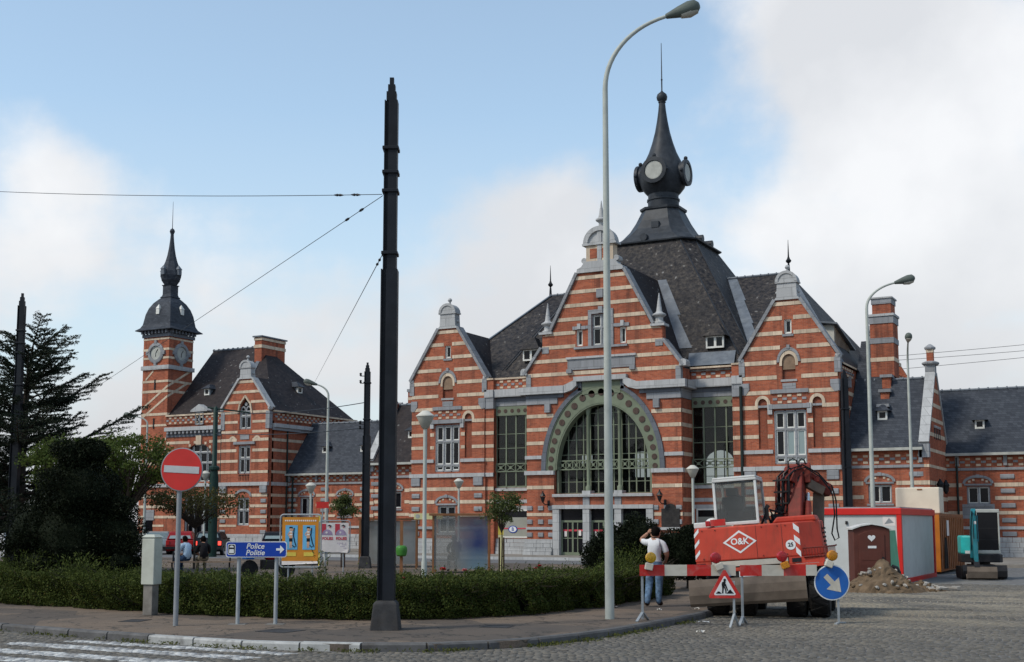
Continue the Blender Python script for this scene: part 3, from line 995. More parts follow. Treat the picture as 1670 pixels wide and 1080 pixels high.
def window(parent, x0, x1, z0, z1, y, cols, rows, surround='bluestone', sash='white_paint', glass='glass_dark', pale=(), sw=0.07, ss=0.045, name='window', depth=0.2):
    """stone mullions and transoms with a painted sash and its own pane in every light"""
    g = G()
    xs = [x0 + (x1 - x0) * i / cols for i in range(cols + 1)]
    zs = [z0] + [z0 + (z1 - z0) * r for r in rows] + [z1]
    for x in xs:
        g.box(x - sw / 2, x + sw / 2, y, y + depth, z0, z1)
    for z in zs:
        for i in range(cols):
            g.box(xs[i] + sw / 2, xs[i + 1] - sw / 2, y + 0.004, y + depth, z - sw / 2, z + sw / 2)
    wo = g.build(name, surround, parent)
    for i in range(cols):
        for j in range(len(zs) - 1):
            a0, a1, b0, b1 = xs[i] + sw / 2, xs[i + 1] - sw / 2, zs[j] + sw / 2, zs[j + 1] - sw / 2
            if b1 - b0 < 0.08: continue
            if ss:
                s_ = G().holed(rect(a0, a1, b0, b1), [rect(a0 + ss, a1 - ss, b0 + ss, b1 - ss)[::-1]], y + 0.07, y + 0.13)
                s_.build('sash', sash, wo)
            gm = 'glass_pale' if (i, j) in pale else glass
            G().box(a0 + ss, a1 - ss, y + 0.10, y + 0.112, b0 + ss, b1 - ss).build('pane', gm, wo)
    return wo
def finial_spire(parent, x, y, z, h, r, mat='pale_stone'):
    p = [(r * 1.5, 0), (r * 1.5, 0.05 * h), (r, 0.09 * h), (r, 0.2 * h), (r * 1.75, 0.27 * h), (r * 1.75, 0.31 * h), (r * 0.9, 0.37 * h), (r * 0.75, 0.42 * h), (r * 0.12, h)]
    return G().lathe(p, 12, (x, y, z)).build('finial', mat, parent, smooth=True)
def checker(parent, x0, x1, z0, z1, y, vert=False, y0=None):
    """frieze of pale and grey blocks laid in a chequer between brick"""
    g = G()
    n = max(2, int(round((x1 - x0) / 0.27)))
    st = (x1 - x0) / n
    hz = (z1 - z0) / 3.0
    for i in range(n):
        xa = x0 + i * st
        for r_ in range(3):
            if (i + r_) % 2 == 0: continue
            m_ = 1 if r_ == 1 else 0
            zz = z0 + r_ * hz
            if vert:
                g.mat(m_).box(y - 0.03, y + 0.05, xa + st * 0.06, xa + st * 0.94, zz + hz * 0.1, zz + hz * 0.8)
            else:
                g.mat(m_).box(xa + st * 0.06, xa + st * 0.94, y - 0.03, y + 0.05, zz + hz * 0.1, zz + hz * 0.8)
    return g.build('checker_frieze', ['white_stone', 'bluestone'], parent)
def coping(parent, p0, p1, y0, y1, th, mat='bluestone'):
    """raking coping stone from (x,z) p0 to p1"""
    d = Vector((p1[0] - p0[0], p1[1] - p0[1])).normalized()
    n = Vector((-d.y, d.x))
    if n.y < 0: n = -n
    a, b = Vector(p0), Vector(p1)
    return G().prism([tuple(a), tuple(b), tuple(b + n * th), tuple(a + n * th)], y0, y1).build('coping', mat, parent)
def dome_cap(parent, xc, z, y0, y1, hw, bh, dr, spire=False, mat='pale_stone'):
    """stone gable crown: concave shoulders, body, half-round pediment, ball"""
    body = hw * 0.76
    sh = [(xc - hw, z), (xc + hw, z), (xc + hw * 0.96, z + 0.08), (xc + hw * 0.82, z + 0.16), (xc + body + 0.02, z + bh * 0.55), (xc + body, z + bh), (xc - body, z + bh), (xc - body - 0.02, z + bh * 0.55), (xc - hw * 0.82, z + 0.16), (xc - hw * 0.96, z + 0.08)]
    c_ = G().prism(sh, y0, y1).build('gable_crown', mat, parent)
    g = G()
    g.box(xc - dr * 1.02, xc + dr * 1.02, y0 - 0.06, y1 + 0.02, z + bh + 0.002, z + bh + 0.08)
    g.prism(arch(xc, z + bh + 0.082, dr * 0.97, dr * 0.93, 16), y0 - 0.03, y1)
    arch_ring(g, xc, z + bh + 0.082, dr * 0.74, dr * 0.72, dr, dr * 0.97, y0 - 0.08, y0 - 0.032, 14)
    for s in (-1, 1):
        g.sphere((xc + s * (hw * 0.88), (y0 + y1) / 2, z + bh * 0.5), hw * 0.13, 8, 6)
    g.build('pediment', mat, c_)
    zt = z + bh + 0.08 + dr * 0.93
    ym = (y0 + y1) / 2
    if not spire:
        G().lathe([(0.09, -0.05), (0.07, 0.1), (0.05, 0.14), (0.11, 0.19), (0.14, 0.27), (0.1, 0.36), (0.02, 0.4)], 10, (xc, ym, zt)).build('ball_finial', mat, c_, smooth=True)
    else:
        G().lathe([(0.15, -0.05), (0.15, 0.3), (0.3, 0.42), (0.32, 0.5), (0.17, 0.58), (0.14, 0.75), (0.02, 1.62)], 12, (xc, ym, zt)).build('spire_finial', mat, c_, smooth=True)
    return c_
def dormer(parent, x, y, z, w_=0.55, h=0.5, lights=1, roofm='lead', rot=0.0):
    """little slate dormer; y is the front plane of its window, facing -y (or turned by rot about z)"""
    M = Matrix.Translation((x, y, z)) @ Matrix.Rotation(rot, 4, 'Z')
    g = G()
    hw = w_ / 2
    gg = G().holed(rect(-hw, hw, 0, h), [rect(-hw + (i * w_ / lights) + 0.09, -hw + ((i + 1) * w_ / lights) - 0.05 - 0.04 * (i == lights - 1), 0.1, h - 0.07)[::-1] for i in range(lights)], 0, 0.12)
    d_ = G().add([M @ Vector(p) for p in gg.v], gg.f).build('dormer', 'white_paint', parent)
    g2 = G().box(-hw + 0.04, hw - 0.04, 0.06, 0.08, 0.05, h - 0.03)
    G().add([M @ Vector(p) for p in g2.v], g2.f).build('pane', 'glass_dark', d_)
    g3 = G().box(-hw, hw, 0.122, 0.9, 0.0, h)
    G().add([M @ Vector(p) for p in g3.v], g3.f).build('cheek', roofm, d_)
    e = 0.17
    vs = [(-hw - e, -0.2, h + 0.005), (hw + e, -0.2, h + 0.005), (hw + e, 1.0, h + 0.005), (-hw - e, 1.0, h + 0.005), (-hw * 0.25, 0.28, h + w_ * 0.75), (hw * 0.25, 0.28, h + w_ * 0.75), (0, 1.3, h + w_ * 0.75)]
    fs = [(0, 3, 2, 1), (0, 1, 5, 4), (1, 2, 6, 5), (3, 0, 4, 6), (4, 5, 6), (2, 3, 6)]
    G().add([M @ Vector(p) for p in vs], fs).build('dormer_roof', 'new_slate' if roofm == 'lead' else roofm, d_)
    return d_
def plinth(parent, x0, x1, y, z1=1.05, openings=(), batter=0.12, depth=0.5, name='plinth'):
    """rock-faced stone courses, each stone a block"""
    g = G()
    rows = 4
    hh = (z1 - 0.1) / rows
    for r_ in range(rows):
        z0 = 0.1 + r_ * hh
        yb = y - batter * (1 - r_ / (rows - 1))
        for a0, a1 in cut([(x0, x1)], [o for o in openings]):
            x = a0 - (0.25 if r_ % 2 else 0.0)
            while x < a1 - 0.02:
                wd = random.uniform(0.42, 0.7)
                xa, xb = max(x, a0), min(x + wd, a1)
                if xb - xa > 0.05:
                    p = random.uniform(0.0, 0.05)
                    g.box(xa + 0.008, xb - 0.008, yb - p, y + depth, z0 + 0.008, z0 + hh - 0.006)
                x += wd
    return g.build(name, 'pale_stone' if random.random() < 2 else 'bluestone', parent)
def seg_window(parent, xc, z0, z1, y, hw=0.58, arch_h=0.5, cols=2, rows=(), pale=()):
    """window under a segmental relieving arch with brick tympanum and stone voussoirs"""
    wo = window(parent, xc - hw, xc + hw, z0, z1, y + 0.06, cols, rows, pale=pale)
    g = G()
    g.mat(0).box(xc - hw - 0.16, xc + hw + 0.16, y - 0.05, y + 0.2, z1 + 0.06, z1 + 0.16)
    arch_ring(g.mat(0), xc, z1 + 0.17, hw + 0.1, arch_h - 0.14, hw + 0.24, arch_h, y - 0.06, y + 0.1, 12)
    g.mat(1)
    for t in (0.16, 0.35, 0.5, 0.65, 0.84):
        c_ = math.pi * t
        a, b = hw + 0.02, arch_h - 0.24
        x, z = xc + a * 0.88 * math.cos(c_), z1 + 0.17 + b * math.sin(c_)
        if t != 0.5: g.box(x - 0.06, x + 0.06, y - 0.02, y + 0.08, z - 0.05, z + 0.06)
    g.mat(0).box(xc - 0.09, xc + 0.09, y - 0.09, y + 0.1, z1 + 0.17 + arch_h - 0.16, z1 + 0.2 + arch_h)
    g.mat(0).box(xc - hw - 0.12, xc + hw + 0.12, y - 0.06, y + 0.2, z0 - 0.14, z0 - 0.045)
    tag(g.build('arch_trim', ['bluestone', 'white_stone'], wo), kind='stuff')
    return wo
BT = [(8.01, 8.22), (7.23, 7.44), (6.45, 6.65)]                 # upper storey bands
BL = [(3.91, 4.12), (3.13, 3.34), (2.34, 2.54)]                 # lower storey bands
BG = [(8.80, 9.01), (9.60, 9.81), (10.40, 10.62), (11.20, 11.41), (11.98, 12.19), (12.78, 13.0), (13.56, 13.76)]
def blocks_col(parent, xc, y, zs, w_=0.55, h=0.27, mat='bluestone'):
    for z in zs:
        G().box(xc - w_ / 2, xc + w_ / 2, y - 0.07, y + 0.05, z, z + h).build('boss_stone', mat, parent, bevel=0.03)

# ------------------------------------------------------------------ station hall
HX, HY = -28.3, 64.8
hall = thing('station_hall', 'large banded brick station hall with green iron arch and spired slate roof', 'building', (HX, HY, 0))
def hall_gable(xc, pale):
    y = 0.0
    hw = 2.58
    ez, tz, tw = 10.66, 13.86, 0.64
    outer = [(xc - hw, 0.1), (xc + hw, 0.1), (xc + hw, ez), (xc + tw, tz), (xc - tw, tz), (xc - hw, ez)]
    niche = arch(xc, 10.5, 0.36, 0.42, 12) + [(xc - 0.36, 9.55), (xc + 0.36, 9.55)]
    sn = [arch(xc + s * 1.47, 8.3, 0.25, 0.28, 10) + [(xc + s * 1.47 - 0.25, 5.9), (xc + s * 1.47 + 0.25, 5.9)] for s in (-1, 1)]
    slit = rect(xc - 0.2, xc + 0.2, 12.02, 12.8)
    main = rect(xc - 0.86, xc + 0.86, 5.06, 7.92)
    low = rect(xc - 0.62, xc + 0.62, 1.35, 3.02)
    holes = [h[::-1] for h in (niche, slit, main, low)] + [h[::-1] for h in sn]
    wl_ = G().holed(outer, holes, y, y + 0.5).build('gable_wall', 'brick', hall)
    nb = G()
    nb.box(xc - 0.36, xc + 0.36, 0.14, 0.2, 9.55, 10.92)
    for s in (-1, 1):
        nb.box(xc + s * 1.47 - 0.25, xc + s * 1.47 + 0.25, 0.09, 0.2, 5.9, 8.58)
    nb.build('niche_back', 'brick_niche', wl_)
    def xl(z): return xc - hw if z <= ez else xc - hw + (z - ez) / (tz - ez) * (hw - tw)
    def xr(z): return 2 * xc - xl(z)
    bl = [(xc - 0.66, xc + 0.66, 9.4, 10.5), (xc - 0.3, xc + 0.3, 11.9, 12.9), (xc - 1.02, xc + 1.02, 8.0, 9.1), (xc - 0.95, xc + 0.95, 4.9, 8.0),
          (xc - 0.62, xc + 0.62, 10.3, 11.0), (xc - 0.45, xc + 0.45, 11.0, 11.34), (xc - 0.86, xc + 0.86, 1.2, 3.7)]
    for s in (-1, 1):
        bl.append((xc + s * 1.47 - 0.40, xc + s * 1.47 + 0.40, 7.9, 8.8)); bl.append((xc + s * 1.47 - 0.25, xc + s * 1.47 + 0.25, 5.9, 7.95))
    stone_bands(wl_, BT + BG, xl, xr, y, bl)
    stone_bands(wl_, BL, lambda z: xc - hw - 0.1, lambda z: xc + hw + 0.1, y - 0.06, [(xc - 0.86, xc + 0.86, 1.2, 3.75)], depth=0.2)
    stone_bands(wl_, [(5.63, 5.83)], lambda z: xc - hw - 0.02, lambda z: xc + hw + 0.02, y, [(xc - 0.95, xc + 0.95, 5, 8)], mat='pale_stone', proud=0.09)
    stone_bands(wl_, [(4.72, 4.95)], lambda z: xc - hw - 0.06, lambda z: xc + hw + 0.06, y, [], mat='pale_stone', proud=0.16, name='string_course')
    stone_bands(wl_, [(1.59, 1.76)], lambda z: xc - hw - 0.14, lambda z: xc + hw + 0.14, y - 0.06, [(xc - 0.7, xc + 0.7, 1.2, 3.7)], mat='bluestone', proud=0.1, name='string_course')
    # lower storey stands a little proud
    G().holed(rect(xc - hw - 0.1, xc + hw + 0.1, 1.05, 4.71), [low[::-1]], y - 0.06, y - 0.002).build('lower_wall', 'brick', wl_)
    plinth(wl_, xc - hw - 0.18, xc + hw + 0.18, y - 0.08)
    # rakes, kneelers, crown
    for s in (-1, 1):
        coping(wl_, (xc + s * (hw + 0.06), ez), (xc + s * (tw - 0.02), tz), y - 0.12, y + 0.55, 0.17, 'bluestone')
        G().lathe([(0.1, -0.16), (0.17, -0.1), (0.2, 0.0), (0.17, 0.1), (0.06, 0.15)], 10, (xc + s * (hw + 0.03), y + 0.1, ez + 0.02)).build('kneeler_ball', 'pale_stone', wl_, smooth=True)
        G().box(xc + s * hw - 0.16, xc + s * hw + 0.16, y - 0.05, y + 0.3, 9.82, 10.6).build('kneeler', 'bluestone', wl_)
        G().prism([(xc + s * (hw - 0.4), 9.45), (xc + s * (hw + 0.05), 9.45), (xc + s * (hw + 0.05), 8.85), (xc + s * (hw - 0.18), 8.8), (xc + s * (hw - 0.4), 9.1)], y - 0.045, y + 0.3).build('quoin', 'bluestone', wl_)
        G().box(xc + s * 2.2 - 0.32, xc + s * 2.2 + 0.32, y - 0.16, y + 0.1, 4.2, 4.7).build('bracket_stone', 'bluestone', wl_, bevel=0.04)
        blocks_col(wl_, xc + s * 2.2, y - 0.06, (3.47, 2.68, 1.9, 1.18))
        ag = arch_ring(G(), xc + s * 1.47, 8.3, 0.25, 0.28, 0.42, 0.45, y - 0.03, y + 0.14, 10)
        ag.box(xc + s * 1.47 - 0.42, xc + s * 1.47 - 0.252, y - 0.03, y + 0.14, 8.02, 8.3).box(xc + s * 1.47 + 0.252, xc + s * 1.47 + 0.42, y - 0.03, y + 0.14, 8.02, 8.3)
        ag.build('niche_arch', 'white_stone', wl_)
        G().box(xc + s * 1.47 - 0.25, xc + s * 1.47 + 0.25, y - 0.02, y + 0.14, 8.1, 8.22).build('niche_sill', 'bluestone', wl_)
    dome_cap(wl_, xc, tz, y - 0.1, y + 0.5, 0.68, 0.9, 0.6)
    ag = arch_ring(G(), xc, 10.5, 0.36, 0.42, 0.5, 0.62, y - 0.03, y + 0.14, 14); ag.box(xc - 0.5, xc - 0.362, y - 0.03, y + 0.14, 10.3, 10.5).box(xc + 0.362, xc + 0.5, y - 0.03, y + 0.14, 10.3, 10.5)
    ag.build('niche_arch', 'white_stone', wl_)
    ag = arch_ring(G(), xc, 10.5, 0.51, 0.63, 0.64, 0.8, y - 0.06, y + 0.1, 14); ag.box(xc - 0.08, xc + 0.08, y - 0.09, y + 0.1, 11.2, 11.42)
    ag.build('niche_hood', 'bluestone', wl_)
    G().box(xc - 0.34, xc + 0.34, y + 0.06, y + 0.13, 10.1, 10.85).build('tympanum', 'board_wood', wl_)
    G().box(xc - 0.44, xc + 0.44, y - 0.05, y + 0.16, 9.45, 9.56).build('niche_sill', 'pale_stone', wl_)
    G().box(xc - 0.36, xc + 0.36, y - 0.03, y + 0.16, 9.06, 9.36).build('tablet', 'bluestone', wl_)
    G().box(xc - 1.02, xc + 1.02, y - 0.09, y + 0.16, 8.83, 9.04).build('lintel', 'bluestone', wl_)
    checker(wl_, xc - 0.92, xc + 0.92, 8.28, 8.8, y)
    G().box(xc - 1.1, xc + 1.1, y - 0.16, y + 0.16, 8.0, 8.24).build('lintel', 'bluestone', wl_)
    for s in (-1, 1):
        G().box(xc + s * 1.06 - 0.12, xc + s * 1.06 + 0.12, y - 0.13, y + 0.1, 7.72, 8.26).build('corbel', 'pale_stone', wl_)
    window(hall, xc - 0.84, xc + 0.84, 5.1, 7.88, y + 0.02, 3, ((5.47 - 5.1) / 2.78, (6.92 - 5.1) / 2.78), pale=pale, ss=0.07, sw=0.1)
    window(hall, xc - 0.18, xc + 0.18, 12.05, 12.78, y + 0.05, 1, (), ss=0.06, sw=0.04, surround='white_paint')
    G().box(xc - 0.3, xc + 0.3, y - 0.06, y + 0.1, 11.88, 12.01).build('sill', 'bluestone', wl_)
    seg_window(hall, xc, 1.4, 2.98, y - 0.06, 0.58, 0.5, 2, (0.55,))
    return wl_
hall_gable(-10.61, ())
hall_gable(10.55, ((1, 1), (2, 1), (1, 0), (2, 0)))

# strips between gables and window bays, and the bays themselves
def bay(s, x_in, x_out, y, parent_y0):
    # x_in: edge at the central pavilion, x_out: edge at the gable
    xa, xb = min(x_in, x_out), max(x_in, x_out)
    ww0, ww1 = (x_out, x_in)
    wa, wb = min(ww0, ww1), max(ww0, ww1)
    bw = G().holed(rect(xa, xb, 0.1, 9.95), [rect(wa + 0.02, wb - 0.02, 4.06, 8.93)[::-1], rect(wa + 0.15, wb - 0.35, 1.1, 2.7)[::-1]], y, y + 0.4).build('bay_wall', 'brick', hall)
    G().box(xa, xb, y - 0.02, y + 0.2, 8.93, 9.2).build('lintel', 'bluestone', bw)
    G().box(xa, xb, y - 0.05, y + 0.2, 9.2, 9.46).build('frieze', 'dark_stone', bw)
    G().box(xa, xb, y - 0.3, y + 0.2, 9.46, 9.92).build('cornice', 'pale_stone', bw)
    G().box(xa, xb, y - 0.12, y + 0.25, 9.92, 10.52).build('parapet', 'brick', bw)
    checker(bw, xa + 0.05, xb - 0.05, 9.96, 10.5, y - 0.12)
    G().box(xa, xb, y - 0.2, y + 0.3, 10.52, 10.62).build('coping', 'white_stone', bw)
    stone_bands(bw, [(3.13, 3.34), (2.75, 2.97)], lambda z: xa, lambda z: xb, y, [], mat='pale_stone')
    plinth(bw, xa, xb, y - 0.02)
    fr = G()
    fr.mat(0).box(wa + 0.02, wb - 0.02, y - 0.06, y + 0.1, 8.35, 8.9)
    n = 4
    cw = (wb - wa - 0.04) / n
    for i in range(n + 1):
        x = wa + 0.02 + cw * i
        fr.box(x - 0.04, x + 0.04, y + 0.02, y + 0.12, 4.1, 8.35)
    for z in (4.1, 7.25, 6.4):
        for i in range(n):
            fr.box(wa + 0.06 + cw * i, wa - 0.02 + cw * (i + 1), y + 0.04, y + 0.1, z - 0.02 - 0.04 * (z < 5), z + 0.02 + 0.04 * (z < 5))
    wn_ = fr.build('window', 'green_iron', hall)
    for i in range(n):
        for a0, a1 in ((4.18, 6.37), (6.43, 7.22), (7.28, 8.34)):
            G().box(wa + 0.06 + cw * i, wa - 0.02 + cw * (i + 1), y + 0.065, y + 0.072, a0, a1).build('pane', 'glass_clear', wn_)
    rl = G()
    rl.box(wa + 0.02, wb - 0.02, y - 0.05, y + 0.01, 5.44, 5.5).box(wa + 0.02, wb - 0.02, y - 0.05, y + 0.01, 4.98, 5.04)
    for i in range(n):
        x0, x1 = wa + 0.02 + cw * i, wa + 0.02 + cw * (i + 1)
        rl.bar((x0 + 0.04, y - 0.02, 5.04), (x1 - 0.04, y - 0.02, 5.44), 0.035, 0.035, (0, 1, 0)); rl.bar((x0 + 0.04, y - 0.025, 5.44), (x1 - 0.04, y - 0.025, 5.04), 0.03, 0.03, (0, 1, 0))
        rl.box(x0 - 0.025, x0 + 0.025, y - 0.055, y + 0.012, 5.04, 5.44)
        rl.lathe([(0.09, -0.03), (0.09, 0.03)], 10, ((x0 + x1) / 2, y - 0.02, 5.24), axis=(0, 1, 0))
    rl.build('railing', 'green_iron', wn_)
    for i in range(6):
        x = wa + 0.02 + (wb - wa - 0.04) * (i + 0.5) / 6
        G().lathe([(0.12, 0), (0.12, 0.05)], 14, (x, y - 0.075, 8.62), axis=(0, 1, 0)).build('rosette', 'rosette', wn_)
    G().box(wa - 0.03, wb + 0.03, y - 0.12, y + 0.15, 3.86, 4.04).build('sill', 'pale_stone', bw)
    return bw
bw_l = bay(-1, -4.75, -7.42, 0.35, 0)
bw_r = bay(1, 4.78, 7.42, 0.85, 0)
for s, xg in ((-1, -8.03), (1, 7.98)):
    # brick strip tying bay to gable
    x0, x1 = (xg, xg + 0.6) if s < 0 else (xg - 0.6, xg)
    st_ = G().box(x0, x1, 0.08, 0.9, 0.1, 8.78).build('corner_strip', 'brick', hall)
    stone_bands(st_, BT + BL + [(5.63, 5.83)], lambda z: x0, lambda z: x1, 0.08, [])
    stone_bands(st_, [(4.72, 4.95)], lambda z: x0, lambda z: x1, 0.08, [], mat='pale_stone', proud=0.12, name='string_course')
    G().box(x0 - 0.0, x1 + 0.0, 0.0, 0.9, 8.78, 9.46).build('lintel', 'bluestone', st_)
    G().box(x0, x1, -0.05, 0.9, 9.46, 9.92).build('cornice', 'pale_stone', st_)
    G().box(x0, x1, 0.02, 0.6, 9.92, 10.52).build('parapet', 'brick', st_)
    G().box(x0, x1, -0.04, 0.65, 10.52, 10.62).build('coping', 'white_stone', st_)
# downpipe at the right-hand gable and one on its corner
G().tube([(7.92, -0.12, 9.3), (7.92, -0.12, 0.2)], 0.085, 10).build('downpipe', 'pipe_dark', hall, smooth=True)
G().tube([(13.18, 0.5, 9.4), (13.22, 0.3, 9.0), (13.22, 0.25, 0.2)], 0.07, 8).build('downpipe', 'pipe_dark', hall, smooth=True)

# ---- central pavilion
YC = -0.8
def central():
    y = YC
    zc = 5.0
    big = arch(0, zc, 3.5, 4.72, 32)[0:33]
    ao = arch(0, zc, 3.78, 4.95, 36)
    opening = [(3.0, 3.62)] + [(3.0, zc - 0.05)] + [(3.78, zc - 0.05)] + ao + [(-3.78, zc - 0.05), (-3.0, zc - 0.05), (-3.0, 3.62)]
    outer = [(-4.75, 1.0), (-2.95, 1.0), (-2.95, 2.76), (2.95, 2.76), (2.95, 1.0), (4.75, 1.0), (4.75, 10.62), (3.72, 12.02), (3.72, 12.86), (3.1, 12.9), (1.4, 16.26), (-1.4, 16.26), (-3.1, 12.9), (-3.72, 12.86), (-3.72, 12.02), (-4.75, 10.62)]
    wins = [rect(-1.53, -1.15, 12.05, 12.98), rect(1.17, 1.53, 12.05, 12.98), rect(-0.56, 0.58, 12.0, 13.82)]
    # top of the arch runs up into a squared green block
    opening2 = []
    for p in opening:
        opening2.append(p)
    w_ = G().holed(outer, [opening2[::-1]] + [h[::-1] for h in wins], y, y + 0.5).build('pavilion_wall', 'brick', hall)
    for s in (-1, 1):
        ret = G().box(s * 4.75 - 0.25 if s > 0 else -4.75, s * 4.75 if s > 0 else -4.5, y + 0.502, 1.4, 0.1, 10.5).build('return_wall', 'brick', hall)
        # bands wrap round the corner
        for z0, z1 in BT + BL + [(5.63, 5.83), (4.72, 4.95)]:
            G().box(4.74 if s > 0 else -4.772, 4.772 if s > 0 else -4.74, y + 0.1, 1.35, z0, z1).build('stone_band', 'white_stone', ret)
        G().box(4.72 if s > 0 else -5.12, 5.12 if s > 0 else -4.72, y - 0.0, 1.1, 9.37, 9.8).build('cornice', 'pale_stone', ret)
        G().box(4.72 if s > 0 else -4.8, 4.8 if s > 0 else -4.72, y - 0.0, 1.1, 8.79, 9.36).build('frieze', 'bluestone', ret)
    def xl(z):
        if z <= 10.62: return -4.75
        if z <= 12.02: return -4.75 + (z - 10.62) / 1.4 * 1.03
        if z <= 12.86: return -3.72
        return -3.1 + (z - 12.9) / 3.36 * 1.7
    def ar(z):
        if z < 4.95: return (-3.0, 3.0) if z > 3.62 else None
        t = (z - zc) / 4.95
        if t >= 1: return None
        hw = 3.80 * math.sqrt(max(0, 1 - t * t))
        return (-hw, hw)
    bl = [ar, (-0.8, 0.8, 11.9, 14.05), (-1.6, 1.6, 11.9, 13.0), (-2.1, 2.1, 10.63, 11.36), (-1.5, 1.5, 9.0, 10.3), (-3.4, 3.4, 0.0, 2.9)]
    stone_bands(w_, BT, xl, lambda z: -xl(z), y, bl)
    stone_bands(w_, [(5.63, 5.83)], lambda z: -4.84, lambda z: 4.84, y, bl, mat='pale_stone', proud=0.09)
    stone_bands(w_, [(4.72, 4.95)], lambda z: -4.86, lambda z: 4.86, y, [(-2.98, 2.98, 4, 5)], mat='pale_stone', proud=0.14, name='impost')
    stone_bands(w_, [(3.90, 4.1)], xl, lambda z: -xl(z), y, [(-3.0, 3.0, 3, 5)])
    stone_bands(w_, [(2.36, 2.54)], lambda z: -4.75, lambda z: 4.75, y, [(-3.02, 3.02, 0, 2.9)])
    stone_bands(w_, [(1.59, 1.74)], lambda z: -4.78, lambda z: 4.78, y, [(-3.02, 3.02, 0, 2.9)], mat='pale_stone', proud=0.08)
    stone_bands(w_, [(10.40 + 0.785 * k, 10.61 + 0.785 * k) for k in range(8)], xl, lambda z: -xl(z), y, bl)
    # cornice, stepped round the head of the arch
    for s in (-1, 1):
        x0, x1 = (1.5, 4.75) if s > 0 else (-4.75, -1.5)
        e0, e1 = (2.25, 5.12) if s > 0 else (-5.12, -2.25)
        G().box(e0, e1, y - 0.34, y + 0.1, 9.37, 9.8).build('cornice', 'pale_stone', w_)
        f0, f1 = (2.35, 4.76) if s > 0 else (-4.76, -2.35)
        G().box(f0, f1, y - 0.12, y + 0.1, 9.14, 9.37).build('frieze', 'dark_stone', w_)
        h0, h1 = (2.75, 4.76) if s > 0 else (-4.76, -2.75)
        G().box(h0, h1, y - 0.07, y + 0.1, 8.79, 9.14).build('frieze', 'bluestone', w_)
        G().prism([(s * 2.25, 9.37), (s * 2.25, 9.8), (s * 1.62, 10.06), (s * 1.62, 10.26), (s * 1.2, 10.26), (s * 1.2, 9.98), (s * 1.44, 9.98), (s * 1.44, 9.75), (s * 1.75, 9.5)], y - 0.3, y + 0.1).build('hood_shoulder', 'pale_stone', w_)
        G().box(s * 3.35 - 0.17, s * 3.35 + 0.17, y - 0.2, y + 0.1, 8.3, 8.79).build('corbel', 'bluestone', w_)
    G().box(-1.2, 1.2, y - 0.3, y + 0.1, 9.98, 10.26).build('hood', 'pale_stone', w_)
    # archivolt in stone
    av = arch_ring(G(), 0, zc, 3.5, 4.72, 3.78, 4.95, y - 0.1, y + 0.3, 20, 0, 1.23)
    arch_ring(av, 0, zc, 3.5, 4.72, 3.78, 4.95, y - 0.1, y + 0.3, 20, math.pi - 1.23, math.pi)
    av.box(3.5, 3.78, y - 0.1, y + 0.3, 4.95, 4.998).box(-3.78, -3.5, y - 0.1, y + 0.3, 4.95, 4.998)
    av.box(1.2, 1.42, y - 0.1, y + 0.3, 9.45, 9.99).box(-1.42, -1.2, y - 0.1, y + 0.3, 9.45, 9.99)
    tag(av.build('archivolt', 'dark_stone', w_), kind='stuff')
    # green iron arch ring with rosettes
    gr = arch_ring(G(), 0, zc, 2.9, 3.72, 3.5, 4.72, y - 0.02, y + 0.45, 40)
    gr.box(2.9, 3.5, y - 0.02, y + 0.45, 4.952, 4.999).box(-3.5, -2.9, y - 0.02, y + 0.45, 4.952, 4.999)
    arch_ring(gr, 0, zc, 3.44, 4.66, 3.5, 4.72, y - 0.06, y - 0.022, 40)
    arch_ring(gr, 0, zc, 2.82, 3.64, 2.9, 3.72, y - 0.0, y + 0.55, 40)
    gr.prism([(-1.18, 9.1), (-1.0, 9.25), (1.0, 9.25), (1.18, 9.1), (1.18, 9.96), (-1.18, 9.96)], y - 0.05, y + 0.3)
    aw = gr.build('arch_window', 'green_iron', hall)
    m = 21
    for i in range(m):
        t = 0.03 + (math.pi - 0.06) * i / (m - 1)
        a, b = 3.2, 4.22 + (0.12 if 8 <= i <= 12 else 0)
        # equal spacing along the ellipse, roughly
        tt = t - 0.11 * math.sin(2 * t)
        rr = 0.15 + 0.05 * math.sin(t)
        G().lathe([(rr, 0), (rr, 0.03), (rr * 0.7, 0.05)], 14, (a * math.cos(tt), y - 0.05, zc + b * math.sin(tt)), axis=(0, 1, 0)).build('rosette', 'rosette', aw)
    # columns and sill blocks
    for s in (-1, 1):
        c_ = G().lathe([(0.17, 3.62), (0.17, 4.0), (0.12, 4.06), (0.1, 4.1), (0.1, 8.1), (0.13, 8.14), (0.12, 8.2), (0.2, 8.42), (0.2, 8.55)], 12, (s * 0.97, y + 0.3, 0)).build('column', 'green_iron', aw, smooth=True)
        G().box(s * 0.97 - 0.25, s * 0.97 + 0.25, y - 0.05, y + 0.55, 3.6, 3.78).build('column_base', 'pale_stone', aw)
        G().box(s * 2.86 - 0.06, s * 2.86 + 0.06, y + 0.2, y + 0.5, 3.62, 5.0).build('jamb', 'green_iron', aw)
        G().box(s * 0.97 - 0.2, s * 0.97 + 0.2, y - 0.06, y + 0.2, 2.98, 3.44).build('pilaster_stub', 'bluestone', w_)
    G().box(-3.05, 3.05, y - 0.18, y + 0.6, 3.44, 3.6).build('sill', 'pale_stone', w_)
    # glazing behind: bars and panes
    gb = G()
    yg = y + 0.62
    xs = [-2.86, -2.35, -1.84, -1.4, -0.97, -0.48, 0.0, 0.48, 0.97, 1.4, 1.84, 2.35, 2.86]
    def top(x): return zc + 3.72 * math.sqrt(max(0.0, 1 - (x / 2.9) ** 2))
    for x in xs:
        gb.box(x - 0.035, x + 0.035, yg - 0.03, yg + 0.03, 3.62, max(4.2, top(x) - 0.0))
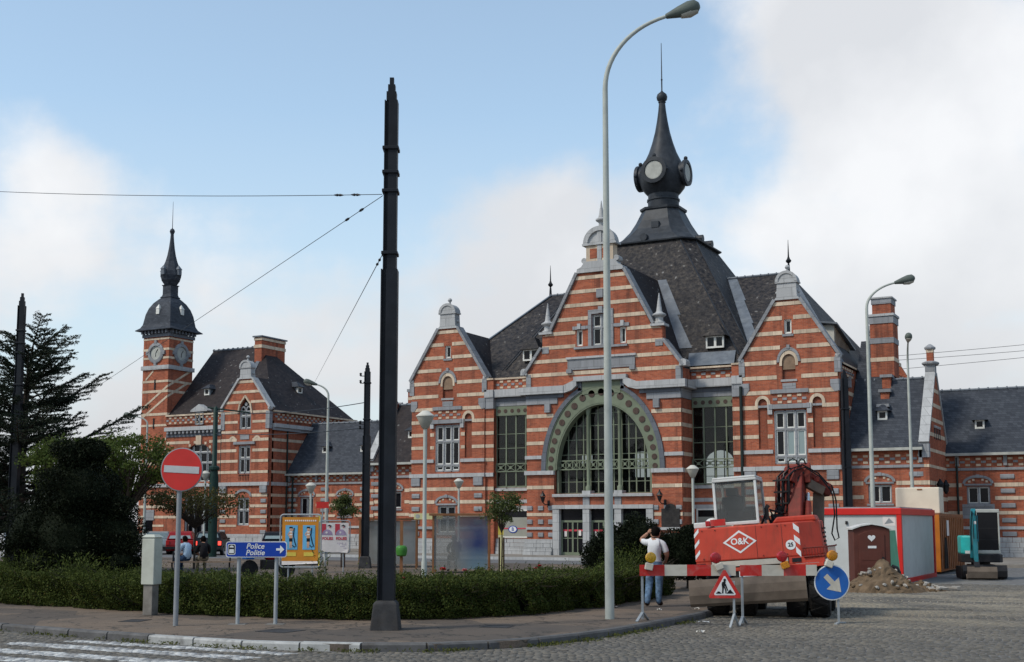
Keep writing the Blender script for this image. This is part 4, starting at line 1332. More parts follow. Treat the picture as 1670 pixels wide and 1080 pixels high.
    for z in (3.66, 4.3, 5.85, 6.7, 7.5, 8.2):
        hw = 2.84 if z < zc else 2.9 * math.sqrt(max(0, 1 - ((z - zc) / 3.72) ** 2))
        gb.box(-hw, hw, yg - 0.026, yg + 0.026, z - 0.02, z + 0.02)
    gb.build('glazing_bars', 'green_iron', aw)
    for i in range(len(xs) - 1):
        a0, a1 = xs[i] + 0.035, xs[i + 1] - 0.035
        t0, t1 = top(a0), top(a1)
        G().prism([(a0, 3.62), (a1, 3.62), (a1, t1), (a0, t0)], yg - 0.004, yg + 0.004).build('pane', 'glass_clear', aw)
    for x0, x1 in ((-2.8, -1.07), (-0.87, 0.87), (1.07, 2.8)):
        rl = G()
        yr = y + 0.28
        rl.box(x0, x1, yr - 0.03, yr + 0.03, 5.46, 5.53).box(x0, x1, yr - 0.03, yr + 0.03, 4.97, 5.04)
        n = 4
        for i in range(n + 1):
            x = x0 + (x1 - x0) * i / n
            rl.box(x - 0.022, x + 0.022, yr - 0.03, yr + 0.03, 5.04, 5.46)
            if i < n:
                xx = x + (x1 - x0) / n
                rl.bar((x + 0.03, yr, 5.05), (xx - 0.03, yr, 5.45), 0.03, 0.03, (0, 1, 0)); rl.bar((x + 0.03, yr - 0.005, 5.45), (xx - 0.03, yr - 0.005, 5.05), 0.028, 0.028, (0, 1, 0))
                rl.lathe([(0.085, -0.03), (0.085, 0.03)], 10, ((x + xx) / 2, yr, 5.25), axis=(0, 1, 0))
        rl.build('railing', 'green_iron', aw)
    # gable windows and dressings
    for (x0, x1) in ((-1.53, -1.15), (1.17, 1.53)):
        window(hall, x0 + 0.02, x1 - 0.02, 12.07, 12.96, y + 0.05, 1, (), ss=0.06, sw=0.04, surround='white_paint')
        G().box(x0 - 0.22, x1 + 0.22, y - 0.08, y + 0.1, 13.0, 13.2).build('lintel', 'bluestone', w_)
        G().box((x0 + x1) / 2 - 0.1, (x0 + x1) / 2 + 0.1, y - 0.13, y + 0.1, 13.02, 13.34).build('keystone', 'pale_stone', w_)
    window(hall, -0.54, 0.56, 12.03, 13.8, y + 0.05, 2, (0.58,), ss=0.06, sw=0.09)
    sg = G()
    for s in (-1, 1):
        sg.box(0.01 + s * 0.68 - 0.1, 0.01 + s * 0.68 + 0.1, y - 0.07, y + 0.1, 12.0, 14.08)
        sg.box(0.01 + s * 0.98 - 0.2, 0.01 + s * 0.98 + 0.2, y - 0.06, y + 0.1, 13.02, 13.2)
    sg.box(-0.57, 0.59, y - 0.07, y + 0.1, 13.84, 14.08).box(-0.12, 0.14, y - 0.13, y + 0.1, 13.86, 14.25)
    sg.build('window_surround', 'bluestone', w_)
    G().box(-1.66, 1.64, y - 0.12, y + 0.1, 11.86, 11.99).build('sill', 'bluestone', w_)
    pn = G().box(-2.08, 2.08, y - 0.07, y + 0.1, 10.68, 11.34).build('name_panel', 'bluestone', w_)
    G().box(-2.16, 2.16, y - 0.14, y + 0.1, 11.3, 11.42).build('panel_cornice', 'pale_stone', w_)
    for s in (-1, 1):
        G().box(s * 1.95 - 0.16, s * 1.95 + 0.16, y - 0.2, y + 0.1, 10.5, 10.72).build('panel_bracket', 'bluestone', w_)
        # lower rake
        coping(w_, (s * 4.85, 10.55), (s * 3.72, 12.05), y - 0.14, y + 0.6, 0.16)
        vo = G(); vo.lathe([(0.19, 0), (0.19, 0.6)], 14, (s * 4.93, y - 0.1, 10.75), axis=(0, 1, 0)); vo.prism([(s * 4.7, 10.55), (s * 5.1, 10.55), (s * 5.12, 10.66), (s * 4.75, 10.9)], y - 0.12, y + 0.55)
        vo.build('volute', 'pale_stone', w_)
        G().box(s * 4.62 - 0.15, s * 4.62 + 0.15, y - 0.04, y + 0.3, 9.8, 10.56).build('quoin', 'bluestone', w_)
        G().prism([(s * 3.74, 11.75), (s * 3.3, 11.75), (s * 3.3, 12.12), (s * 3.74, 12.12)], y - 0.04, y + 0.3).build('quoin', 'bluestone', w_)
        # pedestals with spirelets
        G().box(s * 3.47 - 0.42, s * 3.47 + 0.42, y - 0.16, y + 0.62, 12.86, 13.0).build('pedestal', 'pale_stone', w_)
        finial_spire(w_, s * 3.47, y + 0.22, 13.0, 1.75, 0.22)
        coping(w_, (s * 3.14, 12.98), (s * 1.4, 16.28), y - 0.14, y + 0.6, 0.17)
        blocks_col(w_, s * 4.55, y, (2.68, 1.9, 1.16), 0.34, 0.26)
        blocks_col(w_, s * 3.85, y, (2.68, 1.9, 1.16), 0.34, 0.26)
        blocks_col(w_, s * 3.2, y, (2.68, 1.9, 1.16), 0.34, 0.26)
    G().box(-0.2, 0.2, y - 0.18, y + 0.1, 14.75, 15.25).build('corbel', 'bluestone', w_)
    # crown: stepped shoulders, brick-and-stone body, half-round pediment with spire
    cr = G().prism([(-1.46, 16.27), (1.46, 16.27), (1.42, 16.5), (1.15, 16.62), (0.95, 16.9), (-0.95, 16.9), (-1.15, 16.62), (-1.42, 16.5)], y - 0.14, y + 0.55).build('crown_shoulder', 'pale_stone', w_)
    for s in (-1, 1):
        G().lathe([(0.17, 0), (0.17, 0.6)], 12, (s * 1.0, y - 0.06, 16.98), axis=(0, 1, 0)).build('volute', 'pale_stone', cr)
    cb = G()
    cb.mat(0).box(-0.84, 0.84, y - 0.1, y + 0.5, 16.9, 17.82)
    cb.mat(1).box(-0.6, -0.16, y - 0.115, y - 0.08, 17.05, 17.62).box(0.16, 0.6, y - 0.115, y - 0.08, 17.05, 17.62)
    cb.build('crown_body', ['white_stone', 'brick'], w_)
    G().box(-0.13, 0.13, y - 0.14, y - 0.08, 16.9, 18.6).build('crown_rib', 'pale_stone', cr)
    pd = G(); pd.box(-1.06, 1.06, y - 0.2, y + 0.55, 17.82, 17.94); pd.prism(arch(0, 17.94, 0.96, 0.92, 18), y - 0.08, y + 0.5); arch_ring(pd, 0, 17.94, 0.72, 0.7, 1.0, 0.97, y - 0.2, y - 0.082, 18)
    pd.build('pediment', 'pale_stone', w_)
    G().lathe([(0.16, -0.1), (0.16, 0.32), (0.34, 0.45), (0.34, 0.53), (0.18, 0.62), (0.14, 0.78), (0.02, 1.62)], 12, (0, y + 0.2, 18.84)).build('spire_finial', 'pale_stone', w_, smooth=True)
    # ground floor: plinth piers, lintel, doors
    plinth(w_, -4.9, -3.08, y - 0.04, 1.05, batter=0.2); plinth(w_, 3.08, 4.9, y - 0.04, 1.05, batter=0.2)
    for s in (-1, 1):
        G().box(s * 3.91 - 0.83, s * 3.91 + 0.83, y, y + 0.5, 0.1, 1.0).build('pier_base', 'bluestone', w_)
        G().box(s * 2.86 - 0.2, s * 2.86 + 0.2, y - 0.1, y + 0.5, 0.12, 2.76).build('door_jamb', 'pale_stone', w_)
        G().box(s * 0.97 - 0.2, s * 0.97 + 0.2, y - 0.1, y + 0.5, 0.12, 2.76).build('door_pier', 'pale_stone', w_)
    G().box(-3.08, 3.08, y - 0.14, y + 0.5, 2.762, 2.98).build('door_lintel', 'pale_stone', w_)
    for k, (x0, x1) in enumerate(((-2.66, -1.17), (-0.77, 0.77), (1.17, 2.66))):
        dr = G()
        for x in (x0 + 0.05, (x0 + x1) / 2 - 0.02, x1 - 0.05):
            dr.box(x - 0.05, x + 0.05, y + 0.2, y + 0.28, 0.15, 2.1)
        dr.box((x0 + x1) / 2 - 0.35, (x0 + x1) / 2 - 0.3, y + 0.21, y + 0.27, 0.3, 2.02).box((x0 + x1) / 2 + 0.26, (x0 + x1) / 2 + 0.31, y + 0.21, y + 0.27, 0.3, 2.02)
        dr.box(x0, x1, y + 0.195, y + 0.285, 2.0, 2.12).box(x0, x1, y + 0.205, y + 0.275, 0.15, 0.32)
        dr.box(x0, x1, y + 0.208, y + 0.272, 1.08, 1.13)
        d_ = dr.build('door', 'green_iron', hall)
        for a0, a1 in ((x0 + 0.1, (x0 + x1) / 2 - 0.07), ((x0 + x1) / 2 + 0.03, x1 - 0.1)):
            G().box(a0, a1, y + 0.235, y + 0.242, 0.32, 2.0).build('pane', 'glass_dark', d_)
            G().box(a0 + 0.02, a1 - 0.02, y + 0.226, y + 0.234, 1.5, 1.6).build('red_strip', 'poster_red', d_)
        G().box((x0 + x1) / 2 - 0.56, (x0 + x1) / 2 - 0.4, y + 0.222, y + 0.231, 1.2, 1.5).build('notice', 'paper', d_)
        G().box((x0 + x1) / 2 + 0.34, (x0 + x1) / 2 + 0.5, y + 0.222, y + 0.231, 1.25, 1.55).build('notice', 'paper', d_)
        G().box(x0, x1, y + 0.22, y + 0.24, 2.12, 2.76).build('transom_pane', 'glass_dark', d_)
    # brackets for lanterns
    for s in (-1, 1):
        ln = G()
        cx = s * 3.55 + 0.05; yy = y - 0.45
        ln.lathe([(0.05, 3.12), (0.16, 3.42), (0.17, 3.45)], 6, (cx, yy, 0))
        for i in range(6):
            t = i * math.pi / 3
            ln.bar((cx + 0.07 * math.cos(t), yy + 0.07 * math.sin(t), 3.2), (cx + 0.16 * math.cos(t), yy + 0.16 * math.sin(t), 3.48), 0.02, 0.02)
        ln.lathe([(0.19, 3.48), (0.12, 3.6), (0.05, 3.68), (0.03, 3.78)], 6, (cx, yy, 0))
        ln.tube([(cx, yy, 3.14), (cx + 0.1, yy + 0.1, 3.0), (cx + 0.15, y - 0.05, 3.02), (cx + 0.15, y, 3.1)], 0.03, 6)
        ln.box(cx + 0.08, cx + 0.22, y - 0.03, y + 0.02, 2.85, 3.25)
        ln.build('wall_lantern', 'black_iron', hall)
    pq = G().box(3.55, 4.6, y - 0.09, y - 0.02, 1.75, 2.75).prism([(3.75, 2.752), (4.4, 2.752), (4.3, 2.95), (4.08, 3.02), (3.85, 2.95)], y - 0.09, y - 0.02)
    pq.build('memorial_plaque', 'dark_steel', hall)
central()
# ticket windows in the two bays (ground floor)
for s, x0, x1, y in ((-1, -7.25, -5.12, 0.35), (1, 4.95, 7.05, 0.85)):
    tw = G().holed(rect(x0, x1, 1.1, 2.75), [rect(x0 + 0.08, x1 - 0.08, 1.18, 2.67)[::-1]], y - 0.03, y + 0.1).build('ticket_window', 'white_paint', hall)
    G().box(x0 + 0.08, x1 - 0.08, y + 0.03, y + 0.05, 1.18, 2.3).build('frosted_pane', 'frosted', tw)
    G().box(x0 + 0.08, x1 - 0.08, y + 0.03, y + 0.05, 2.3, 2.67).build('pane', 'glass_dark', tw)
    if s < 0:
        G().box(x0 + 0.2, x1 - 0.15, y + 0.015, y + 0.028, 1.62, 1.68).build('red_line', 'poster_red', tw)
        G().lathe([(0.30, 0), (0.30, 0.012)], 24, ((x0 + x1) / 2 - 0.1, y + 0.002, 1.6), axis=(0, 1, 0), sy=0.7).build('logo_disc', 'sign_blue', tw)
        G().lathe([(0.24, 0), (0.24, 0.006)], 24, ((x0 + x1) / 2 - 0.1, y - 0.005, 1.6), axis=(0, 1, 0), sy=0.68).build('logo_ring', 'sign_white', tw)
        text_part('lettering', 'B', 0.3, 'sign_blue', tw, ((x0 + x1) / 2 - 0.1, y - 0.012, 1.6))

# ---- roofs of the hall
def hall_roofs():
    # transverse ridge roof with hipped ends
    yf, yb, zr, ze, yr = 0.85, 18.0, 17.2, 10.35, 9.3
    xl_, xr_ = -13.2, 13.15
    a, b = -8.15, 8.15
    g = G()
    g.add([(xl_, yf, ze), (xr_, yf, ze), (xr_, yb, ze), (xl_, yb, ze), (a, yr, zr), (b, yr, zr)],
          [(0, 1, 5, 4), (1, 2, 5), (2, 3, 4, 5), (3, 0, 4), (0, 3, 2, 1)])
    rf = g.build('roof', 'old_slate', hall)
    rd = G().tube([(a, yr, zr + 0.02), (b, yr, zr + 0.02)], 0.09, 6)
    for x_ in np.arange(a, b, 0.5):
        rd.tube([(x_, yr, zr + 0.02), (x_ + 0.06, yr, zr + 0.02)], 0.13, 6)
    rd.build('ridge_tiles', 'lead', rf)
    for x_, hx in ((a, xl_), (b, xr_)):
        G().lathe([(0.1, 0), (0.07, 0.5), (0.05, 0.62), (0.16, 0.72), (0.18, 0.8), (0.1, 0.9), (0.05, 1.05), (0.012, 2.1)], 8, (x_, yr, zr)).build('ridge_finial', 'black_iron', rf, smooth=True)
        G().bar((x_, yr, zr + 0.03), (hx, yf, ze + 0.03), 0.28, 0.06).build('hip_flashing', 'lead', rf)
    # central steep pyramid, chamfered hips
    z0, z1 = 10.35, 19.5
    cx, cy = 0.0, 9.4
    B, T = 8.45, 2.85
    cb_, ct_ = 0.6, 0.75
    def ring(h, c, z):
        return [(cx - h + c, cy - h, z), (cx + h - c, cy - h, z), (cx + h, cy - h + c, z), (cx + h, cy + h - c, z), (cx + h - c, cy + h, z), (cx - h + c, cy + h, z), (cx - h, cy + h - c, z), (cx - h, cy - h + c, z)]
    # slight bell-cast at the foot
    rings = [ring(B + 0.35, cb_, z0), ring(7.95, cb_, z0 + 0.9), ring(T, ct_, z1)]
    vs = [p for r_ in rings for p in r_]
    fs = []
    for k in range(2):
        for i in range(8):
            j = (i + 1) % 8
            fs.append((k * 8 + i, k * 8 + j, k * 8 + 8 + j, k * 8 + 8 + i))
    fs.append(tuple(range(16, 24)))
    py = G().add(vs, fs).build('tower_roof', 'old_slate', hall)
    for r0, r1 in ((1, 2),):
        for i in (0, 1, 2, 7):
            p, q = Vector(rings[1][i]), Vector(rings[2][i])
            G().bar(p + Vector((0, 0, 0.03)), q + Vector((0, 0, 0.03)), 0.06, 0.05).build('hip_roll', 'dark_lead', py)
    # flared lead cap
    prof = [(T + 0.05, 19.4), (T + 0.24, 19.46), (T + 0.26, 19.54), (T - 0.1, 19.64), (2.62, 19.8), (2.28, 20.15), (1.9, 20.65), (1.56, 21.25), (1.24, 21.98), (1.32, 22.04), (1.34, 22.18), (1.05, 22.26)]
    vs = []; fs = []
    for (h, z) in prof:
        vs += ring(h, h * 0.42 if z > 20.4 else 0.75 + (z - 19.3) * 0.15, z)
    for k in range(len(prof) - 1):
        for i in range(8):
            j = (i + 1) % 8
            fs.append((k * 8 + i, k * 8 + j, k * 8 + 8 + j, k * 8 + 8 + i))
    fs.append(tuple(range((len(prof) - 1) * 8, len(prof) * 8))); fs.append(tuple(range(7, -1, -1)))
    cap = G().add(vs, fs).build('spire_cap', 'dark_lead', hall)
    # small lucarnes and hatch on the cap
    G().box(-0.1, 0.4, cy - 1.98, cy - 1.2, 20.6, 21.0).build('hatch', 'dark_lead', cap)
    for px, py_, rz_ in ((-0.3, cy - 2.45, 0), (2.5, cy - 0.7, 90), (2.5, cy + 1.1, 90)):
        g = G(); g.lathe([(0.24, -0.4), (0.24, 0.4)], 12, (px, py_, 19.85), axis=(0, 1, 0) if rz_ == 0 else (1, 0, 0))
        g.build('cap_eye', 'dark_lead', cap)
    sp = [(1.02, 22.2), (1.02, 22.7), (1.08, 22.74), (1.08, 22.84), (1.0, 22.9), (1.0, 23.15), (1.15, 23.3), (1.42, 23.65), (1.56, 24.05), (1.56, 24.5), (1.42, 24.95), (1.18, 25.4), (0.92, 25.95), (0.70, 26.6), (0.50, 27.35), (0.36, 28.1), (0.26, 28.8), (0.21, 29.35), (0.26, 29.4), (0.22, 29.46), (0.33, 29.58), (0.36, 29.76), (0.3, 29.95), (0.1, 30.12), (0.045, 30.2), (0.045, 30.9), (0.07, 30.95), (0.04, 31.0), (0.02, 33.45)]
    spi = G().lathe(sp, 16, (0, cy, 0), rot=math.pi / 16).build('spire', 'dark_lead', hall, smooth=True)
    for ax in ((0, -1, 0), (1, 0, 0), (-1, 0, 0), (0, 1, 0)):
        c_ = (ax[0] * 0.92, cy + ax[1] * 0.92, 24.45)
        ck = G().lathe([(0.7, 0), (0.74, 0.56), (0.86, 0.6), (0.86, 0.8), (0.62, 0.82), (0.58, 0.72)], 24, c_, axis=ax).build('clock', 'dark_lead', hall, smooth=True)
        G().lathe([(0.6, 0.71), (0.6, 0.75), (0.54, 0.76)], 24, c_, axis=ax).build('clock_face', 'zinc', ck)
        g = G(); g.sphere((c_[0] + ax[0] * 0.65, c_[1] + ax[1] * 0.65, 25.42), 0.14, 8, 6)
        for s in (-1, 1):
            g.sphere((c_[0] + ax[0] * 0.65 + (0.85 * s if ax[0] == 0 else 0), c_[1] + ax[1] * 0.65 + (0.85 * s if ax[1] == 0 else 0), 24.45), 0.12, 8, 6)
        g.build('clock_knob', 'dark_lead', ck)
    # cross roofs behind the three gables
    for xc, y0, y1, hw, zr2, m_ in ((-10.61, 0.45, 6.2, 2.75, 13.95, 'brown_slate'), (10.55, 0.45, 6.2, 2.75, 13.95, 'brown_slate')):
        G().prism([(xc - hw, 10.3), (xc + hw, 10.3), (xc, zr2)], y0, y1).build('gable_roof', m_, hall)
    G().prism([(-4.6, 10.3), (4.6, 10.3), (3.75, 11.9), (1.3, 16.6), (0, 17.35), (-1.3, 16.6), (-3.75, 11.9)], YC + 0.45, 8.6).build('gable_roof', 'brown_slate', hall)
    # lead valleys where the cross roof meets the pyramid (right-hand side)
    def pyr_y(z):   # front face of pyramid
        t = (z - (z0 + 0.9)) / (z1 - z0 - 0.9)
        return cy - (7.95 + (T - 7.95) * t)
    pts = [(3.75, 11.9), (2.6, 14.1), (1.35, 16.6)]
    for s in (1, -1):
        for i in range(2):
            (xa, za), (xb, zb) = pts[i], pts[i + 1]
            G().add([(s * xa, pyr_y(za) - 0.05, za), (s * (xa + 0.75), pyr_y(za) - 0.05, za), (s * (xb + 0.55), pyr_y(zb) - 0.05, zb), (s * xb, pyr_y(zb) - 0.05, zb)], [(0, 1, 2, 3)]).build('valley_lead', 'lead', py)
    # right: valley between pyramid flank and ridge roof
    def rid(z): return yf + (z - ze) / (zr - ze) * (yr - yf)
    va = []
    for z in (11.6, 13.5, 15.3, 17.1):
        t = (z - (z0 + 0.9)) / (z1 - z0 - 0.9)
        va.append((7.95 + (T - 7.95) * t, rid(z) - 0.06, z))
    for i in range(3):
        (xa, ya, za), (xb, yb_, zb) = va[i], va[i + 1]
        G().add([(xa, ya, za + 0.02), (xa + 0.7, ya, za + 0.02), (xb + 0.6, yb_, zb + 0.02), (xb, yb_, zb + 0.02)], [(0, 1, 2, 3)]).build('valley_lead', 'lead', rf)
    # lead apron above the right-hand eave
    zz = (z0 + 0.35, z0 + 1.25)
    G().add([(4.6, cy - (B + 0.35) + 0.12, zz[0]), (7.3, cy - (B + 0.35) + 0.12, zz[0]), (7.15, pyr_y(z0 + 1.2) - 0.05, z0 + 1.2), (4.4, pyr_y(z0 + 1.2) - 0.05, z0 + 1.2)], [(0, 1, 2, 3)]).build('eave_lead', 'lead', py)
    dormer(py, 5.95, pyr_y(11.95) - 0.35, 11.75, 1.05, 0.68, 2, 'old_slate')
    dormer(py, -5.7, pyr_y(11.95) - 0.35, 11.75, 1.05, 0.68, 2, 'old_slate')
    # right flank wall with parapet and boarded roof-light
    fl = G().box(12.85, 13.12, 0.505, 17.5, 0.1, 10.3).build('flank_wall', 'brick', hall)
    for z0_, z1_ in BT + BL + [(5.63, 5.83), (4.72, 4.95), (8.8, 9.01)]:
        G().box(13.1, 13.145, 0.6, 3.6, z0_, z1_).build('stone_band', 'white_stone', fl)
    checker(fl, 0.6, 3.5, 9.75, 10.25, 13.15, vert=True)
    G().box(13.0, 13.3, 0.6, 3.7, 10.3, 10.4).build('coping', 'white_stone', fl)
    G().box(13.13, 13.28, 0.7, 0.95, 9.2, 9.8).build('bracket_stone', 'bluestone', fl); G().box(13.13, 13.28, 2.2, 2.45, 9.2, 9.8).build('bracket_stone', 'bluestone', fl)
    bd = G().prism([(3.6, 11.8), (7.4, 11.8), (7.4, 12.0), (3.6, 12.9)], 10.7, 12.15, axis='x')
    rl_ = bd.build('roof_light', 'plaster', hall)
    for i in range(12):
        yy = 3.7 + i * 0.3
        G().box(12.152, 12.19, yy, yy + 0.06, 11.8, 12.85 - (yy - 3.6) * 0.23).build('board_batten', 'board_wood', rl_)
    G().add([(10.0, 3.3, 13.35), (12.4, 3.3, 12.98), (12.4, 7.7, 12.02), (10.0, 7.7, 12.4), (10.0, 3.3, 13.25), (12.4, 3.3, 12.88), (12.4, 7.7, 11.92), (10.0, 7.7, 12.3)], [(0, 1, 2, 3), (7, 6, 5, 4), (0, 4, 5, 1), (1, 5, 6, 2), (2, 6, 7, 3), (3, 7, 4, 0)]).build('light_roof', 'lead', rl_)
    # rear: second crowned gable seen over the roof
    return rf
hall_roofs()
# interior and rear wall with tall windows, seen through the glazing
hi = G()
openings = []
for xc, hw, z1 in ((-9.3, 0.5, 6.9), (-4.9, 0.72, 7.0), (0.75, 1.05, 6.2), (5.2, 0.72, 7.0), (9.4, 0.5, 6.9)):
    zb_ = 6.3 if hw < 0.6 else (5.2 if hw < 1 else 3.9)
    openings.append((arch(xc, z1, hw, hw * (0.75 if hw > 1 else 0.1), 12) + [(xc - hw, zb_), (xc + hw, zb_)])[::-1])
hi.holed(rect(-13.1, 13.1, 0.1, 10.3), openings, 17.4, 17.8)
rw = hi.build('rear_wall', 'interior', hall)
for xc, hw, z1 in ((-9.3, 0.5, 6.9), (-4.9, 0.72, 7.0), (0.75, 1.05, 6.2), (5.2, 0.72, 7.0), (9.4, 0.5, 6.9)):
    g = G()
    for x in (xc - hw / 3, xc + hw / 3):
        g.box(x - 0.03, x + 0.03, 17.5, 17.56, 3.6, z1 + hw * 0.7)
    for z in (4.4, 5.2, 6.0, z1):
        g.box(xc - hw, xc + hw, 17.505, 17.555, z - 0.02, z + 0.02)
    g.build('rear_glazing_bars', 'green_iron', rw)
G().box(-13.1, -12.85, 0.505, 17.4, 0.1, 10.3).build('flank_wall', 'brick', hall)
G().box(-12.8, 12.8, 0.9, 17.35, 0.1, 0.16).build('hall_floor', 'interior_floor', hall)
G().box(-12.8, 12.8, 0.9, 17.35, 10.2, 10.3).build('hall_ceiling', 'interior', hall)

# ------------------------------------------------------------------ low wings
def wing(name, label, x0, x1, yf, depth, eave, ridge, wins, dorms, bosses, slate='new_slate', gable_r=False, gable_l=False, low=False):
    """single-storey wing; all coordinates world, thing placed at its front-left foot"""
    t = thing(name, label, 'building', (x0, yf, 0))
    L = x1 - x0
    ym = depth / 2
    holes = []
    blk = []
    for xc, z0, z1 in wins:
        holes.append(rect(xc - x0 - 0.6, xc - x0 + 0.6, z0 - 0.02, z1 + 0.02)[::-1])
        blk.append((xc - x0 - 0.84, xc - x0 + 0.84, z0 - 0.1, z1 + 0.68))
    wl_ = G().holed(rect(0, L, 0.1, eave - 0.1), holes, 0, 0.4).build('wall', 'brick', t)
    stone_bands(wl_, [(3.91, 4.12), (3.2, 3.4), (2.42, 2.6)], lambda z: 0.0, lambda z: L, 0.0, blk)
    stone_bands(wl_, [(1.62, 1.78)], lambda z: 0.0, lambda z: L, 0.0, [], mat='pale_stone', proud=0.07, name='string_course')
    stone_bands(wl_, [(4.8, 4.95)], lambda z: 0.0, lambda z: L, 0.0, [], mat='bluestone', proud=0.08, name='string_course')
    checker(wl_, 0.05, L - 0.05, 5.02, 5.52, 0.0)
    n = int(L / 2.3)
    for i in range(n + 1):
        x = 0.15 + (L - 0.3) * i / max(1, n)
        G().box(x - 0.09, x + 0.09, -0.16, 0.05, 5.05, eave - 0.12).build('frieze_bracket', 'bluestone', wl_)
    plinth(wl_, 0, L, -0.02, 1.2)
    for xc, z0, z1 in wins:
        seg_window(t, xc - x0, z0, z1, 0.0, 0.56, 0.46, 2)
    for bx in bosses:
        blocks_col(wl_, bx - x0, 0.0, (4.33, 3.55, 2.77, 1.98, 1.25), 0.72, 0.25)
    rf = G().prism([(-0.3, eave), (depth + 0.3, eave), (ym, ridge)], 0.0, L, axis='x').build('roof', slate, t)
    G().box(0.0, L, -0.45, -0.16, eave - 0.12, eave + 0.02).build('gutter', 'zinc', t)
    rg = G().tube([(0, ym, ridge), (L, ym, ridge)], 0.09, 6)
    for x in np.arange(0, L, 0.5):
        rg.tube([(x, ym, ridge + 0.01), (min(x + 0.07, L), ym, ridge + 0.01)], 0.125, 6)
    rg.build('ridge_tiles', 'lead', rf)
    for dx, dz in dorms:
        yy = (dz - eave) / (ridge - eave) * (ym + 0.3) - 0.3
        dormer(rf, dx - x0, yy - 0.12, dz - 0.12, 0.5, 0.48)
    G().box(0.0, L, depth - 0.2, depth, 0.1, eave - 0.1).build('rear_wall', 'brick', t)
    return t, rf, wl_
def parapet_gable(t, x, thick, depth, eave, ridge, face=1, finial=True):
    """brick end gable with broad raking coping; x local"""
    ym = depth / 2
    prof = [(-0.05, 0.1), (depth + 0.05, 0.1), (depth + 0.05, eave + 0.3), (ym + 0.2, ridge + 0.35), (ym - 0.2, ridge + 0.35), (-0.05, eave + 0.3)]
    gw = G().prism(prof, x - thick, x, axis='x').build('end_gable', 'brick', t)
    for (y0, z0, y1, z1) in ((-0.12, eave + 0.22, ym - 0.2, ridge + 0.4), (depth + 0.12, eave + 0.22, ym + 0.2, ridge + 0.4)):
        d = Vector((y1 - y0, z1 - z0)).normalized(); n = Vector((-d.y, d.x))
        if n.y < 0: n = -n
        a, b = Vector((y0, z0)), Vector((y1, z1))
        G().prism([tuple(a), tuple(b), tuple(b + n * 0.14), tuple(a + n * 0.14)], x - thick - 0.03, x + 0.06, axis='x').build('coping', 'pale_stone', gw)
    G().box(x - thick - 0.03, x + 0.05, -0.16, 0.2, eave - 0.5, eave + 0.22).build('kneeler', 'bluestone', gw)
    G().box(x - thick - 0.02, x + 0.04, -0.06, 0.4, 0.1, 1.2).build('corner_plinth', 'pale_stone', gw)
    for z0, z1 in BL + [(4.8, 4.95), (5.63, 5.8), (6.45, 6.65), (7.25, 7.45), (8.05, 8.25), (8.85, 9.05)]:
        h = z1
        if h < eave + 0.3: a, b = -0.06, depth + 0.06
        else:
            k = (h - eave - 0.3) / (ridge - eave + 0.05)
            a, b = (ym - 0.2 + 0.05) * k + 0.0, depth - (ym - 0.2) * k
        if face > 0:
            G().box(x - 0.05, x + 0.02, a, b, z0, z1).build('stone_band', 'white_stone', gw)
        if z1 < eave:
            G().box(x - thick, x + 0.02, -0.075, 0.1, z0, z1).build('stone_band', 'white_stone', gw)
    if face > 0:
        for k in range(4):
            yy = ym - 1.0 + k * 0.55
            G().box(x - 0.1, x + 0.025, yy, yy + 0.22, eave + 0.55, eave + 1.15).build('slit_window', 'glass_dark', gw)
            G().box(x - 0.1, x + 0.05, yy - 0.04, yy + 0.26, eave + 1.16, eave + 1.28).build('slit_head', 'pale_stone', gw)
        for yy in (1.6, 3.4):
            G().lathe([(0.05, -0.35), (0.14, -0.2), (0.16, 0.05), (0.2, 0.1), (0.1, 0.28), (0.03, 0.4)], 8, (x + 0.25, yy, 3.85)).build('wall_lantern', 'black_iron', gw)
    if finial:
        ft = G()
        ft.mat(0).box(x - thick - 0.04, x + 0.04, ym - 0.28, ym + 0.28, ridge + 0.3, ridge + 0.85)
        ft.mat(0).lathe([(0.36, 0), (0.46, 0.08), (0.46, 0.16), (0.26, 0.24)], 8, (x - thick / 2, ym, ridge + 0.85), rot=math.pi / 8)
        ft.mat(1).box(x - thick / 2 - 0.17, x - thick / 2 + 0.17, ym - 0.17, ym + 0.17, ridge + 1.08, ridge + 1.55)
        ft.mat(2).box(x - thick / 2 - 0.18, x - thick / 2 + 0.18, ym - 0.18, ym + 0.18, ridge + 1.55, ridge + 1.72)
        ft.mat(0).lathe([(0.27, 0), (0.3, 0.06), (0.3, 0.12), (0.15, 0.24), (0.05, 0.3)], 8, (x - thick / 2, ym, ridge + 1.72), rot=math.pi / 8)
        ft.build('gable_finial', ['bluestone', 'brick', 'white_stone'], gw)
    return gw
w2, w2r, w2w = wing('station_wing', 'slate roofed brick wing joined to the right side of the hall', -15.15, -11.2, 66.0, 5.7, 5.8, 9.7, [(-13.45, 3.0, 3.92)], [(-13.4, 7.5)], [-11.6])
parapet_gable(w2, 4.2, 0.42, 5.7, 5.8, 9.5)
G().tube([(4.3, 5.6, 5.0), (4.3, 5.55, 0.3)], 0.06, 8).build('downpipe', 'pipe_dark', w2)
